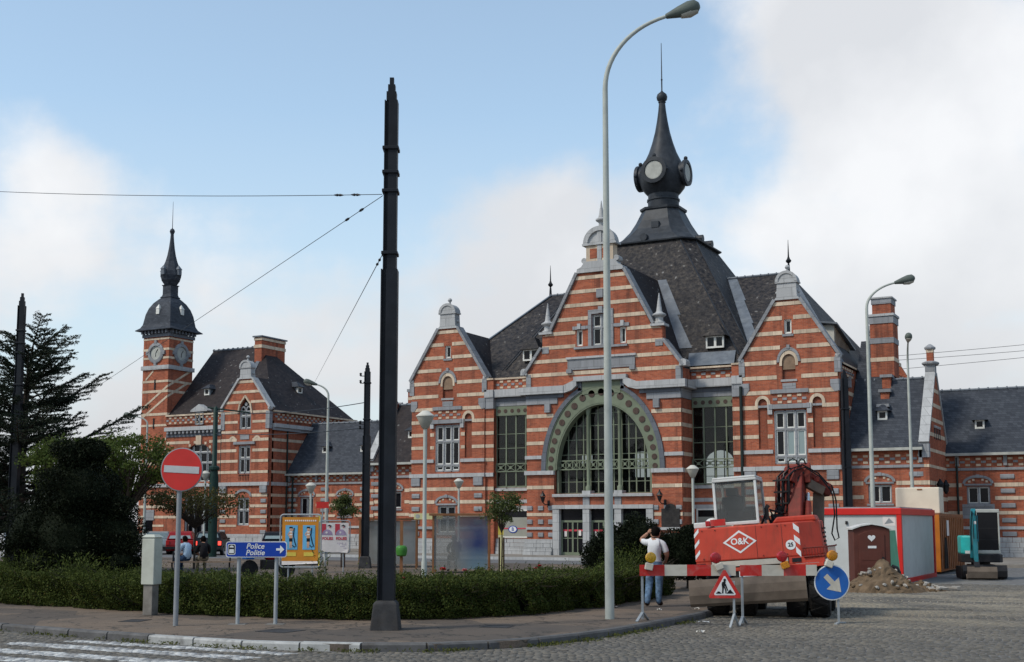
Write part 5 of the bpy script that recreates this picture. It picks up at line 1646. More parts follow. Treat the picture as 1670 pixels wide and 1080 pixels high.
# taller roof with stepped chimney gable behind the same wing
tg = thing('stepped_gable_roof', 'higher slate roof ending in a crow-stepped brick gable with tall chimney', 'building', (-15.15, 66.0, 0))
G().prism([(0.7, 6.75), (12.5, 5.8), (4.45, 12.15)], 0.02, 1.5, axis='x').build('roof', 'new_slate', tg)
sg = [(1.35, 5.9), (1.35, 8.1), (1.95, 8.1), (1.95, 8.95), (2.45, 8.95), (2.45, 9.8), (2.95, 9.8), (2.95, 12.7), (5.0, 12.7), (5.0, 10.2), (6.4, 10.2), (6.4, 5.9)]
stg = G().prism(sg, 1.5, 1.95, axis='x').build('stepped_gable', 'brick', tg)
for y0, z in ((1.35, 8.1), (1.95, 8.95), (2.45, 9.8)):
    G().box(1.4, 2.05, y0 - 0.1, y0 + 0.55, z + 0.003, z + 0.16).build('step_coping', 'bluestone', stg)
ch = G()
ch.mat(0).box(0.85, 2.08, 2.9, 4.3, 9.9, 13.25).mat(1).box(0.81, 2.12, 2.86, 4.34, 12.85, 13.25).mat(2).box(0.76, 2.17, 2.81, 4.39, 13.25, 13.38)
ch.mat(0).box(0.98, 1.98, 3.0, 4.2, 13.38, 13.95).mat(1).box(0.94, 2.02, 2.96, 4.24, 13.95, 14.25).mat(2).box(0.88, 2.08, 2.9, 4.3, 14.25, 14.33)
ch.mat(1).box(0.82, 2.11, 2.87, 4.33, 11.75, 12.05).mat(3).box(0.83, 2.1, 2.88, 4.32, 10.75, 10.97)
ch.build('chimney', ['brick', 'bluestone', 'pale_stone', 'white_stone'], tg)
for z in (6.6, 7.4, 8.3, 9.1, 9.9, 10.7):
    y0 = 1.36 if z < 8.1 else (1.96 if z < 8.95 else (2.46 if z < 9.8 else 2.96))
    G().box(1.9, 1.97, y0, min(6.38, 6.38 if z < 10.1 else 5.58), z, z + 0.2).build('stone_band', 'white_stone', stg)
# crown of a further gable peeping over the ridge
fc = G().box(-0.5, 0.5, 0, 0.4, 0, 0.9)
rcg = thing('rear_gable', 'small round-topped stone gable crown peeping over the slate ridge', 'gable', (-16.0, 79.5, 0))
G().prism([(-2.0, 5.0), (2.0, 5.0), (2.0, 10.5), (0.6, 13.0), (-0.6, 13.0), (-2.0, 10.5)], 0, 0.4).build('gable_wall', 'brick', rcg)
dome_cap(rcg, 0, 13.0, -0.05, 0.45, 0.75, 0.85, 0.72)
w3, w3r, w3w = wing('long_wing', 'long low brick wing with blue slate roof beside the mini digger', -13.0, 12.0, 71.5, 5.6, 5.72, 9.5, [(-9.35, 3.0, 3.92), (-6.2, 3.0, 3.92), (-3.0, 3.0, 3.92), (0.5, 3.0, 3.92)], [(-9.25, 7.25), (-4.5, 7.25), (0.0, 7.25)], [-7.85, -4.6, -1.2])
G().box(2.8, 4.45, -0.03, 0.06, 2.2, 2.98).build('apron_stone', 'bluestone', w3w)
G().tube([(2.6, -0.12, 5.5), (2.6, -0.12, 0.3)], 0.06, 8).build('downpipe', 'pipe_dark', w3)
# left counterparts
w4, w4r, w4w = wing('mossy_wing', 'low brick wing with mossy slates left of the hall', -45.5, -41.0, 66.0, 5.7, 5.75, 9.75, [(-43.6, 2.9, 3.92)], [(-42.9, 7.5)], [-44.9], slate='brown_slate')
parapet_gable(w4, 0.42, 0.42, 5.7, 5.75, 9.5, face=-1, finial=False)
w5, w5r, w5w = wing('link_wing', 'low brick link with blue slate roof between clock tower block and hall', -58.4, -45.5, 74.2, 5.6, 5.6, 9.55, [(-56.65, 2.5, 3.85), (-53.2, 2.5, 3.85), (-49.8, 2.5, 3.85)], [(-55.75, 7.3), (-52.3, 7.3), (-48.9, 7.3)], [-58.0, -55.0, -51.5, -48.2])
G().tube([(0.5, -0.12, 5.4), (0.5, -0.12, 0.3)], 0.07, 8).build('downpipe', 'pipe_dark', w5)
# small far chimney
fch = thing('far_chimney', 'small far brick chimney rising behind the black mast', 'chimney', (-48.2, 75.5, 0))
g = G(); g.mat(0).box(-0.3, 0.3, -0.3, 0.3, 6, 11.4).mat(1).box(-0.4, 0.4, -0.4, 0.4, 10.2, 10.5).mat(1).box(-0.36, 0.36, -0.36, 0.36, 11.4, 11.6).mat(2).box(-0.31, 0.31, -0.31, 0.31, 10.8, 11.0)
g.build('stack', ['brick', 'bluestone', 'white_stone'], fch)
G().lathe([(0.2, 0), (0.16, 0.5), (0.2, 0.55)], 10, (0, 0, 11.6)).build('pot', 'lead', fch)

# ------------------------------------------------------------------ police pavilion with clock tower
PX, PY = -63.45, 72.0
pol = thing('tower_pavilion', 'brick pavilion with steep brown roof and a slender clock tower', 'building', (PX, PY, 0))
def pavilion():
    y = 0.0
    # front wall between tower and gable
    x0, x1 = -5.1, 0.6
    acx, ahw = -1.75, 1.42
    aro = arch(acx, 6.6, ahw, 1.4, 18) + [(acx - ahw, 5.1), (acx + ahw, 5.1)]
    door = rect(acx - 1.3, acx + 1.3, 0.1, 4.0)
    wl_ = G().holed(rect(x0, x1, 0.0, 9.5), [aro[::-1], rect(acx - 1.3, acx + 1.3, 0.3, 4.0)[::-1]], y, y + 0.5).build('front_wall', 'brick', pol)
    def ab(z):
        if z < 6.6: return (acx - ahw - 0.3, acx + ahw + 0.3) if z > 5.0 else None
        t = (z - 6.6) / 1.7
        if t >= 1: return None
        h = 1.75 * math.sqrt(1 - t * t); return (acx - h, acx + h)
    stone_bands(wl_, BT + [(5.63, 5.83)], lambda z: x0, lambda z: x1, y, [ab])
    stone_bands(wl_, BL, lambda z: x0, lambda z: x1, y, [(acx - 1.4, acx + 1.4, 0, 4.1)])
    stone_bands(wl_, [(4.72, 4.98)], lambda z: x0, lambda z: x1, y, [], mat='pale_stone', proud=0.14, name='string_course')
    arw = arch_ring(G().mat(0), acx, 6.6, ahw, 1.4, ahw + 0.3, 1.7, y - 0.05, y + 0.2, 18)
    for i in range(0, 18, 2):
        t = math.pi * (i + 0.5) / 18
        arw.mat(1).cbox((acx + (ahw + 0.15) * math.cos(t), y - 0.03, 6.6 + 1.55 * math.sin(t)), (0.2, 0.08, 0.2))
    arw.mat(1).box(acx - 0.25, acx + 0.25, y - 0.14, y + 0.1, 7.9, 8.6)
    arw.build('arch_ring', ['brick_niche', 'white_stone'], wl_)
    wg = window(pol, acx - ahw, acx + ahw, 5.1, 7.95, y + 0.1, 4, (0.5, 0.78), ss=0.05, sw=0.08)
    G().box(x0, x1, y - 0.3, y + 0.1, 9.0, 9.3).build('cornice', 'pale_stone', wl_)
    for i in range(14):
        x = x0 + 0.2 + i * 0.4
        G().box(x, x + 0.18, y - 0.24, y + 0.05, 8.78, 8.998).build('corbel', 'bluestone', wl_)
    G().box(x0, x1, y - 0.06, y + 0.1, 8.55, 8.775).build('frieze', 'dark_stone', wl_)
    G().box(x0, x1, y - 0.1, y + 0.2, 9.5, 10.15).build('parapet', 'brick', wl_)
    checker(wl_, x0 + 0.05, x1 - 0.1, 9.55, 10.12, y - 0.1)
    G().box(x0, x1, y - 0.2, y + 0.25, 10.15, 10.27).build('coping', 'white_stone', wl_)
    # small pedimented window in the parapet
    pw = window(pol, acx - 0.3, acx + 0.45, 9.45, 10.35, y - 0.2, 2, (), ss=0.03, sw=0.06, depth=0.08)
    G().prism([(acx - 0.75, 10.42), (acx + 0.9, 10.42), (acx + 0.9, 10.52), (acx + 0.07, 10.98), (acx - 0.75, 10.52)], y - 0.28, y + 0.3).build('pediment', 'pale_stone', pw)
    # entrance
    en = G()
    for x in (-1.3, -0.45, 0.45, 1.3):
        en.lathe([(0.16, 0.2), (0.13, 0.5), (0.12, 3.6), (0.18, 3.75), (0.18, 3.95)], 10, (acx + x, y + 0.2, 0))
    en.build('entrance_columns', 'bluestone', pol, smooth=True)
    ed = G().box(acx - 1.25, acx + 1.25, y + 0.46, y + 0.5, 0.2, 3.95).build('entrance_glass', 'glass_dark', pol)
    G().box(acx + 0.15, acx + 0.4, y + 0.4, y + 0.45, 0.4, 3.0).build('yellow_post', 'yellow', ed)
    # gable bay
    xc, hw = 2.82, 2.23
    ez, tz, tw = 10.4, 12.66, 0.6
    yg = y - 0.02
    outer = [(xc - hw, 0.1), (xc + hw, 0.1), (xc + hw, ez), (xc + tw, tz), (xc - tw, tz), (xc - hw, ez)]
    pt = [(xc - 0.55, 8.9), (xc + 0.55, 8.9), (xc + 0.55, 10.2), (xc + 0.42, 10.7), (xc, 11.25), (xc - 0.42, 10.7), (xc - 0.55, 10.2)]
    mid = rect(xc - 0.55, xc + 0.55, 5.6, 7.7); low = rect(xc - 0.55, xc + 0.55, 1.8, 3.85)
    gw = G().holed(outer, [pt[::-1], mid[::-1], low[::-1]], yg - 0.18, yg + 0.4).build('gable_wall', 'brick', pol)
    yq = yg - 0.18
    def xl(z): return xc - hw if z <= ez else xc - hw + (z - ez) / (tz - ez) * (hw - tw)
    bl = [(xc - 0.7, xc + 0.7, 8.8, 10.6), (xc - 0.5, xc + 0.5, 10.6, 11.4), (xc - 0.75, xc + 0.75, 7.2, 8.6), (xc - 0.62, xc + 0.62, 5.0, 7.2), (xc - 0.62, xc + 0.62, 1.7, 4.3)]
    stone_bands(gw, BT + BL + [(5.63, 5.83), (1.7, 1.86)] + [(8.62, 8.81), (9.36, 9.55), (10.08, 10.27), (10.84, 11.03), (11.6, 11.8), (12.36, 12.56)], xl, lambda z: 2 * xc - xl(z), yq, bl)
    stone_bands(gw, [(4.72, 4.98)], lambda z: xc - hw - 0.05, lambda z: xc + hw + 0.05, yq, [], mat='pale_stone', proud=0.14, name='string_course')
    for s in (-1, 1):
        coping(gw, (xc + s * (hw + 0.05), ez), (xc + s * (tw - 0.02), tz), yq - 0.12, yq + 0.5, 0.16, 'pale_stone')
        G().lathe([(0.1, -0.16), (0.2, -0.05), (0.18, 0.1), (0.05, 0.16)], 10, (xc + s * (hw + 0.03), yq + 0.1, ez)).build('kneeler_ball', 'pale_stone', gw, smooth=True)
        G().box(xc + s * (hw - 0.1) - 0.18, xc + s * (hw - 0.1) + 0.18, yq - 0.05, yq + 0.3, 8.9, 10.2).build('kneeler', 'bluestone', gw)
        G().box(xc + s * 1.9 - 0.3, xc + s * 1.9 + 0.3, yq - 0.16, yq + 0.1, 4.2, 4.7).build('bracket_stone', 'bluestone', gw)
        blocks_col(gw, xc + s * 1.9, yq, (3.47, 2.68, 1.98, 1.2), 0.5)
        ar_ = arch_ring(G(), xc + s * 1.15, 8.0, 0.2, 0.25, 0.36, 0.42, yq - 0.03, yq + 0.1, 8); ar_.build('niche_arch', 'white_stone', gw)
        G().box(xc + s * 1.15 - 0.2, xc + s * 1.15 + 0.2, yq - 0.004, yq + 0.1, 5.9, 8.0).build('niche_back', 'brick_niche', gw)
    dome_cap(gw, xc, tz, yq - 0.1, yq + 0.4, 0.64, 0.8, 0.56)
    # pointed two-light window
    pwn = window(pol, xc - 0.5, xc + 0.5, 8.95, 10.25, yq + 0.05, 2, (0.72,), ss=0.05, sw=0.1)
    tr = G()
    arch_ring(tr, xc - 0.25, 10.25, 0.17, 0.3, 0.25, 0.4, yq + 0.05, yq + 0.2, 8); arch_ring(tr, xc + 0.25, 10.25, 0.17, 0.3, 0.25, 0.4, yq + 0.052, yq + 0.2, 8)
    tr.lathe([(0.13, 0), (0.13, 0.12)], 10, (xc, yq + 0.06, 10.78), axis=(0, 1, 0))
    tr.build('tracery', 'bluestone', pwn)
    G().box(xc - 0.5, xc + 0.5, yq + 0.2, yq + 0.22, 10.25, 11.2).build('pane', 'glass_dark', pwn)
    hd = G()
    for s in (-1, 1):
        hd.bar((xc + s * 0.66, yq - 0.02, 10.1), (xc + s * 0.5, yq - 0.02, 10.8), 0.12, 0.18, (0, 1, 0)); hd.bar((xc + s * 0.5, yq - 0.02, 10.78), (xc, yq - 0.02, 11.4), 0.12, 0.18, (0, 1, 0))
    hd.build('window_hood', 'white_stone', gw)
    window(pol, xc - 0.52, xc + 0.52, 5.65, 7.66, yq + 0.05, 2, (0.55,), ss=0.06, sw=0.1)
    window(pol, xc - 0.52, xc + 0.52, 1.85, 3.82, yq + 0.05, 2, (0.55,), ss=0.06, sw=0.08)
    bg_ = G()
    for i in range(7):
        for z in (2.1, 2.5, 3.1, 3.5): pass
        x = xc - 0.45 + i * 0.15
        bg_.box(x - 0.012, x + 0.012, yq - 0.03, yq - 0.005, 5.1, 5.55)
    bg_.box(xc - 0.5, xc + 0.5, yq - 0.035, yq - 0.0, 5.5, 5.54)
    bg_.build('balconet', 'black_iron', gw)
    G().box(xc - 1.0, xc + 1.0, yq - 0.12, yq + 0.1, 7.78, 7.98).build('lintel', 'bluestone', gw)
    G().box(xc - 0.42, xc + 0.42, yq - 0.04, yq + 0.1, 8.15, 8.5).build('tablet', 'bluestone', gw)
    arch_ring(G(), xc, 3.95, 0.62, 0.35, 0.8, 0.52, yq - 0.07, yq + 0.1, 12).build('arch_trim', 'bluestone', gw)
    plinth(gw, xc - hw - 0.1, xc + hw + 0.1, yq - 0.04, 1.18); plinth(wl_, x0, acx - 1.4, -0.02, 1.18); plinth(wl_, acx + 1.4, x1, -0.02, 1.18)
    G().tube([(0.52, -0.1, 9.0), (0.52, -0.1, 0.3)], 0.07, 8).build('downpipe', 'pipe_dark', pol)
    # right flank
    X = 5.05
    fl = G().box(X - 0.4, X, 0.2, 10.5, 0.1, 9.5).build('flank_wall', 'brick', pol)
    for z0, z1 in BT + BL + [(5.63, 5.83), (1.7, 1.86)]:
        G().box(X - 0.05, X + 0.022, 0.2, 10.4, z0, z1).build('stone_band', 'white_stone', fl)
    G().box(X - 0.05, X + 0.14, 0.2, 10.4, 4.72, 4.98).build('string_course', 'pale_stone', fl)
    G().box(X - 0.05, X + 0.3, 0.2, 10.4, 9.02, 9.3).build('cornice', 'pale_stone', fl)
    G().box(X - 0.05, X + 0.2, 0.2, 10.4, 8.8, 9.018).build('frieze', 'bluestone', fl)
    G().box(X - 0.3, X + 0.05, 0.2, 10.45, 9.5, 10.15).build('parapet', 'brick', fl)
    checker(fl, 0.4, 10.3, 9.55, 10.1, X + 0.08, vert=True)
    G().box(X - 0.3, X + 0.3, 0.1, 10.6, 10.15, 10.27).build('coping', 'white_stone', fl)
    blocks_col(fl, 5.0, 0.22, (3.47,), 0.1)
    G().tube([(X + 0.1, 1.9, 9.4), (X + 0.1, 1.9, 0.3)], 0.06, 8).build('downpipe', 'pipe_dark', pol)
    # roof, hipped
    ze, zr = 10.2, 15.95
    g = G().add([(-5.2, 0.05, ze), (X + 0.15, 0.05, ze), (X + 0.15, 10.5, ze), (-5.2, 10.5, ze), (-6.2 + 1.0, 5.2, zr), (0.05, 5.2, zr), (-8.6, 5.2, zr), (-8.6, 10.5, ze), (-8.6, 2.72, ze + 2.0)],
                [(0, 1, 5, 4), (1, 2, 5), (2, 3, 4, 5), (0, 4, 3)])
    rf = g.build('roof', 'brown_slate', pol)
    G().prism([(xc - hw - 0.1, 10.1), (xc + hw + 0.1, 10.1), (xc, 12.9)], 0.2, 3.2).build('gable_roof', 'brown_slate', pol)
    rg = G().tube([(-5.2, 5.2, zr), (0.1, 5.2, zr)], 0.1, 6)
    for x in np.arange(-5.2, 0, 0.5):
        rg.tube([(x, 5.2, zr + 0.02), (x + 0.07, 5.2, zr + 0.02)], 0.14, 6)
    rg.build('ridge_tiles', 'lead', rf)
    for dx, dz in ((-2.45, 11.9), (0.35, 12.0)):
        yy = (dz - ze) / (zr - ze) * 5.15
        dormer(rf, dx, yy - 0.1, dz - 0.05, 0.5, 0.5)
    dormer(rf, X - (12.1 - ze) / (zr - ze) * 5.1 + 0.15, 5.4, 12.05, 0.6, 0.5, rot=R(90))
    ck = G(); ck.mat(0).box(0.05, 0.75, 4.0, 6.9, 14.6, 16.55).mat(1).box(0.0, 0.8, 3.95, 6.95, 15.7, 15.95).mat(1).box(0.0, 0.8, 3.95, 6.95, 16.3, 16.5).mat(2).box(-0.08, 0.88, 3.85, 7.05, 16.552, 16.66)
    ck.build('chimney', ['brick', 'white_stone', 'lead'], pol)
    fl_ = G().add([(0.3, 3.95, 14.65), (0.62, 3.95, 14.6), (0.95, 2.6, 13.15), (0.55, 2.55, 13.15)], [(0, 1, 2, 3)]).build('flashing', 'lead', rf)
    # ---- tower
    tx, ty, th = -6.45, 1.35, 1.33
    tw_ = G().box(tx - th, tx + th, ty - th - 0.03, ty + th, 0.1, 16.5).build('tower', 'brick', pol)
    yf = ty - th - 0.03
    def band4(z0, z1, p, m, nm='stone_band'):
        G().box(tx - th - p, tx + th + p, yf - p, ty + th + p, z0, z1).build(nm, m, tw_)
    for z0, z1 in BL + [(1.7, 1.86), (12.9, 13.08), (12.1, 12.3), (16.28, 16.42), (15.42, 15.6), (14.75, 14.92), (10.3, 10.5), (9.45, 9.62), (6.45, 6.65), (5.63, 5.83)]:
        band4(z0, z1, 0.022, 'white_stone')
    band4(13.92, 14.24, 0.12, 'pale_stone', 'string_course'); band4(4.72, 4.98, 0.12, 'pale_stone', 'string_course')
    band4(16.5, 16.75, 0.1, 'dark_stone', 'frieze'); band4(0.1, 1.18, 0.1, 'pale_stone', 'plinth')
    # raking stair bands on the two visible faces
    def rake(p, q, face):
        w_ = 0.19
        if face == 'f':
            a, b = Vector((tx + p[0], 0, p[1])), Vector((tx + q[0], 0, q[1]))
            G().prism([(a.x, a.z), (b.x, b.z), (b.x, b.z + w_), (a.x, a.z + w_)], yf - 0.02, yf + 0.05).build('raking_band', 'white_stone', tw_)
        else:
            G().prism([(ty + p[0], p[1]), (ty + q[0], q[1]), (ty + q[0], q[1] + w_), (ty + p[0], p[1] + w_)], tx + th - 0.05, tx + th + 0.02, axis='x').build('raking_band', 'white_stone', tw_)
    rake((-1.33, 10.75), (1.33, 12.5), 'f'); rake((-1.2, 10.1), (1.33, 11.7), 'f')
    rake((-1.33, 12.5), (1.3, 14.0), 's'); rake((-1.33, 11.7), (0.8, 12.9), 's')
    rake((-1.0, 13.05), (-0.2, 13.75), 'f'); rake((-1.3, 6.75), (1.33, 8.4), 'f'); rake((-1.3, 5.95), (1.33, 7.6), 'f')
    for z in (12.35, 9.3):
        G().box(tx - 0.06, tx + 0.06, yf - 0.05, yf + 0.05, z, z + 0.8).build('wall_anchor', 'black_iron', tw_)
    # blind door at the tower foot
    bd = arch(tx - 0.2, 2.4, 0.42, 0.4, 10) + [(tx - 0.62, 0.9), (tx + 0.22, 0.9)]
    G().prism(bd, yf - 0.03, yf + 0.02).build('tower_door', 'glass_dark', tw_)
    G().box(tx - 0.75, tx + 0.35, yf - 0.06, yf + 0.03, 2.2, 3.0).build('door_head', 'bluestone', tw_)
    # clocks
    for ax, c_ in (((0, -1, 0), (tx, yf + 0.02, 15.25)), ((1, 0, 0), (tx + th - 0.02, ty, 15.25))):
        ck = G().lathe([(0.82, 0), (0.82, 0.1), (0.72, 0.14), (0.56, 0.14), (0.53, 0.03)], 24, c_, axis=ax).build('clock', 'bluestone', pol, smooth=True)
        G().lathe([(0.54, 0.03), (0.54, 0.04), (0.5, 0.045)], 24, c_, axis=ax).build('clock_face', 'zinc', ck)
        k = G()
        for a_ in range(4):
            t = a_ * math.pi / 2
            dx_, dz_ = math.cos(t) * 0.84, math.sin(t) * 0.84
            if ax[0] == 0: k.cbox((c_[0] + dx_, c_[1] - 0.07, c_[2] + dz_), (0.24, 0.16, 0.3))
            else: k.cbox((c_[0] + 0.07, c_[1] + dx_, c_[2] + dz_), (0.16, 0.24, 0.3))
        k.build('clock_keystones', 'bluestone', ck)
        hd = G()
        if ax[0] == 0:
            hd.bar((c_[0], c_[1] - 0.06, c_[2]), (c_[0] + 0.2, c_[1] - 0.06, c_[2] + 0.28), 0.04, 0.02, (0, 1, 0)); hd.bar((c_[0], c_[1] - 0.06, c_[2]), (c_[0] - 0.02, c_[1] - 0.06, c_[2] - 0.3), 0.04, 0.02, (0, 1, 0))
        else:
            hd.bar((c_[0] + 0.06, c_[1], c_[2]), (c_[0] + 0.06, c_[1] + 0.2, c_[2] + 0.28), 0.04, 0.02, (1, 0, 0)); hd.bar((c_[0] + 0.06, c_[1], c_[2]), (c_[0] + 0.06, c_[1] - 0.02, c_[2] - 0.3), 0.04, 0.02, (1, 0, 0))
        hd.build('clock_hands', 'ink', ck)
    for i in range(8):
        for s_ in (0, 1):
            q = -1.35 + i * 0.36
            if s_ == 0: G().box(tx + q, tx + q + 0.14, yf - 0.32, yf, 16.76, 17.0).build('eave_bracket', 'dark_stone', tw_)
            else: G().box(tx + th, tx + th + 0.32, ty + q, ty + q + 0.14, 16.76, 17.0).build('eave_bracket', 'dark_stone', tw_)
    q2 = math.sqrt(2)
    pr = [(1.84, 17.02), (1.84, 17.08), (1.58, 17.28), (1.44, 17.55), (1.38, 17.9), (1.30, 18.4), (1.14, 18.9), (0.9, 19.35), (0.62, 19.68), (0.52, 19.78), (0.56, 19.84), (0.46, 19.95), (0.42, 20.1), (0.42, 20.75), (0.5, 20.85)]
    G().lathe([(r_ * q2, z) for r_, z in pr], 4, (tx, ty, 0), rot=math.pi / 4).build('tower_roof', 'new_slate', pol)
    bp = [(0.45, 20.8), (0.52, 20.9), (0.76, 21.25), (0.86, 21.6), (0.83, 21.95), (0.68, 22.3), (0.5, 22.75), (0.36, 23.25), (0.25, 23.85), (0.17, 24.5), (0.13, 25.0), (0.16, 25.1), (0.22, 25.25), (0.17, 25.4), (0.05, 25.5), (0.03, 25.55), (0.012, 27.7)]
    bl_ = G().lathe(bp, 8, (tx, ty, 0), rot=math.pi / 8).build('tower_spire', 'new_slate', pol)
    for ax in ((0, -1), (1, 0), (0, 1), (-1, 0)):
        g = G().box(tx + ax[0] * 0.8 - 0.17, tx + ax[0] * 0.8 + 0.17, ty + ax[1] * 0.8 - 0.17, ty + ax[1] * 0.8 + 0.17, 21.6, 22.05)
        g.lathe([(0.3, 22.05), (0.02, 22.4)], 4, (tx + ax[0] * 0.8, ty + ax[1] * 0.8, 0), rot=math.pi / 4)
        g.build('lucarne', 'lead', bl_)
        g = G().box(tx + ax[0] * 1.2 - 0.16, tx + ax[0] * 1.2 + 0.16, ty + ax[1] * 1.2 - 0.16, ty + ax[1] * 1.2 + 0.16, 18.35, 18.8)
        g.lathe([(0.26, 18.8), (0.02, 19.15)], 4, (tx + ax[0] * 1.2, ty + ax[1] * 1.2, 0), rot=math.pi / 4)
        g.build('lucarne', 'white_paint', bl_)
pavilion()

# ------------------------------------------------------------------ masts, lamps, wires
VIEW = R(28)
def mast(label, loc, h, rz=VIEW, w=0.29, split=0.64, collars=(0.82, 0.865, 0.785, 0.67), foot=True, group='black tram masts'):
    t = thing('tram_mast', label, 'mast', loc, rz, group)
    z0 = 0.5 if foot else 0.0
    def shaft(nm, ww, a, b):
        g = G()
        g.box(-ww * 0.18, ww * 0.5, -ww * 0.5, ww * 0.5, a, b)
        g.box(-ww * 0.42, -ww * 0.18, -ww * 0.28, ww * 0.28, a, b)
        g.box(-ww * 0.5, -ww * 0.42, -ww * 0.5, ww * 0.5, a, b)
        return g.build(nm, 'pole_black', t)
    zs = h * split
    shaft('lower_shaft', w, z0 - 0.05, zs)
    shaft('upper_shaft', w * 0.8, zs, h * 0.955)
    for c in collars:
        G().box(-w * 0.5, w * 0.5, -w * 0.5, w * 0.5, h * c - 0.03, h * c + 0.03).build('collar', 'pole_black', t, bevel=0.01)
    c_ = G().box(-w * 0.3, w * 0.3, -w * 0.3, w * 0.3, h * 0.955, h * 0.972).box(-w * 0.22, w * 0.22, -w * 0.22, w * 0.22, h * 0.972, h * 0.986).box(-w * 0.13, w * 0.13, -w * 0.13, w * 0.13, h * 0.986, h)
    c_.build('stepped_cap', 'pole_black', t)
    if foot:
        f = G().add([(-0.25, -0.25, 0), (0.25, -0.25, 0), (0.25, 0.25, 0), (-0.25, 0.25, 0), (-0.2, -0.2, 0.45), (0.2, -0.2, 0.45), (0.2, 0.2, 0.45), (-0.2, 0.2, 0.45), (-0.15, -0.15, 0.5), (0.15, -0.15, 0.5), (0.15, 0.15, 0.5), (-0.15, 0.15, 0.5)],
                    [(0, 1, 5, 4), (1, 2, 6, 5), (2, 3, 7, 6), (3, 0, 4, 7), (4, 5, 9, 8), (5, 6, 10, 9), (6, 7, 11, 10), (7, 4, 8, 11), (8, 9, 10, 11)])
        f.build('footing', 'grey_concrete', t, bevel=0.02)
    return t
m1 = mast('tall black steel mast on a concrete foot beside the hedge', (-12.0, 17.98, 0.11), 9.75)
m2 = mast('black steel mast at the far left edge behind the dark yew', (-36.22, 30.58, 0.11), 10.05)
m3 = mast('black mast with insulators standing left of the bus shelters', (-29.23, 42.22, 0.11), 8.45, w=0.3, collars=(0.9, 0.72, 0.5))
g = G()
for z in (7.9, 7.6, 5.9, 5.7):
    g.lathe([(0.03, 0), (0.06, 0.03), (0.03, 0.06), (0.06, 0.09), (0.03, 0.12)], 8, (-0.28, 0, z))
    g.box(-0.3, -0.1, -0.02, 0.02, z - 0.03, z)
g.build('insulators', 'black_iron', m3)
m5 = mast('black mast in front of the right gable of the hall', (-12.72, 55.53, 0.0), 8.75, w=0.34, foot=False, collars=(0.8, 0.5))
gp = thing('green_mast', 'dark green round mast with a cross arm in front of the tower pavilion', 'mast', (-49.73, 56.24, 0.0), VIEW)
G().lathe([(0.27, 0), (0.27, 4.6), (0.2, 5.1), (0.19, 5.3), (0.15, 5.35), (0.14, 8.7), (0.02, 8.85)], 12).build('shaft', 'green_pole', gp, smooth=True)
G().tube([(-0.5, 0, 8.75), (2.0, 0, 8.45)], 0.05, 6).build('cross_arm', 'green_pole', gp)
G().lathe([(0.3, 5.05), (0.32, 5.1), (0.32, 5.22), (0.22, 5.3)], 12).build('collar', 'green_pole', gp)

def street_lamp(label, loc, h, reach, rz, r0=0.09, head=0.75, mat='lamp_grey', bend=1.5, rise=0.25, group='tall curved street lamps'):
    t = thing('street_lamp', label, 'street lamp', loc, rz, group)
    hb = h - bend
    G().lathe([(r0 * 1.02, 0), (r0, 0.3), (r0 * 0.93, 2.5), (r0 * 0.6, hb)], 14).build('post', mat, t, smooth=True)
    pts = []
    for i in range(15):
        u = i / 14
        a = u * math.pi / 2 * 0.78
        pts.append((reach * (1 - math.cos(a)) / (1 - math.cos(math.pi / 2 * 0.78)), 0, hb + (bend - rise) * math.sin(a) / math.sin(math.pi / 2 * 0.78)))
    dx = Vector(pts[-1]) - Vector(pts[-2]); dx.normalize()
    e = Vector(pts[-1])
    G().tube(pts, [r0 * 0.6 - r0 * 0.2 * i / 14 for i in range(15)], 10).build('arm', mat, t, smooth=True)
    prof = [(0.03, 0), (0.055, 0.02), (0.07, 0.12 * head), (0.12, 0.4 * head), (0.16, 0.7 * head), (0.145, 0.9 * head), (0.07, head), (0.005, head * 1.01)]
    k = head / 0.75
    hd = G().lathe([(r_ * k, z) for r_, z in prof], 14, tuple(e), axis=tuple(dx), sx=1.0)
    hd.build('lamp_head', 'lamp_head', t, smooth=True)
    ll = [(0.005, 0.36 * head), (0.09 * k, 0.42 * head), (0.135 * k, 0.68 * head), (0.1 * k, 0.9 * head), (0.005, 0.95 * head)]
    dn = Vector((dx.z, 0, -dx.x))
    G().lathe(ll, 12, tuple(e + dn * 0.06 * k), axis=tuple(dx)).build('lens', 'lamp_glass', t, smooth=True)
    return t
street_lamp('tall pale grey curved street lamp standing on the near footway', (-9.57, 21.95, 0.11), 11.95, 1.22, VIEW, 0.088, 0.72, bend=1.55, rise=0.05)
street_lamp('curved street lamp rising behind the white site cabin', (-10.55, 50.34, 0.0), 11.75, 1.15, VIEW, 0.1, 0.85, bend=1.2, rise=0.15)
street_lamp('slim street lamp in front of the right wing, head turned to the road', (-10.75, 59.98, 0.12), 10.45, 1.0, VIEW + R(-105), 0.09, 0.8, bend=1.2)
street_lamp('slim street lamp with head bent left in front of the link wing', (-36.66, 49.6, 0.11), 8.9, 0.55, VIEW + R(180), 0.09, 0.7, bend=0.8)
street_lamp('far street lamp half hidden by the cedar at left', (-54.4, 55.5, 0.0), 8.6, 0.7, VIEW + R(180), 0.09, 0.75, bend=0.7)

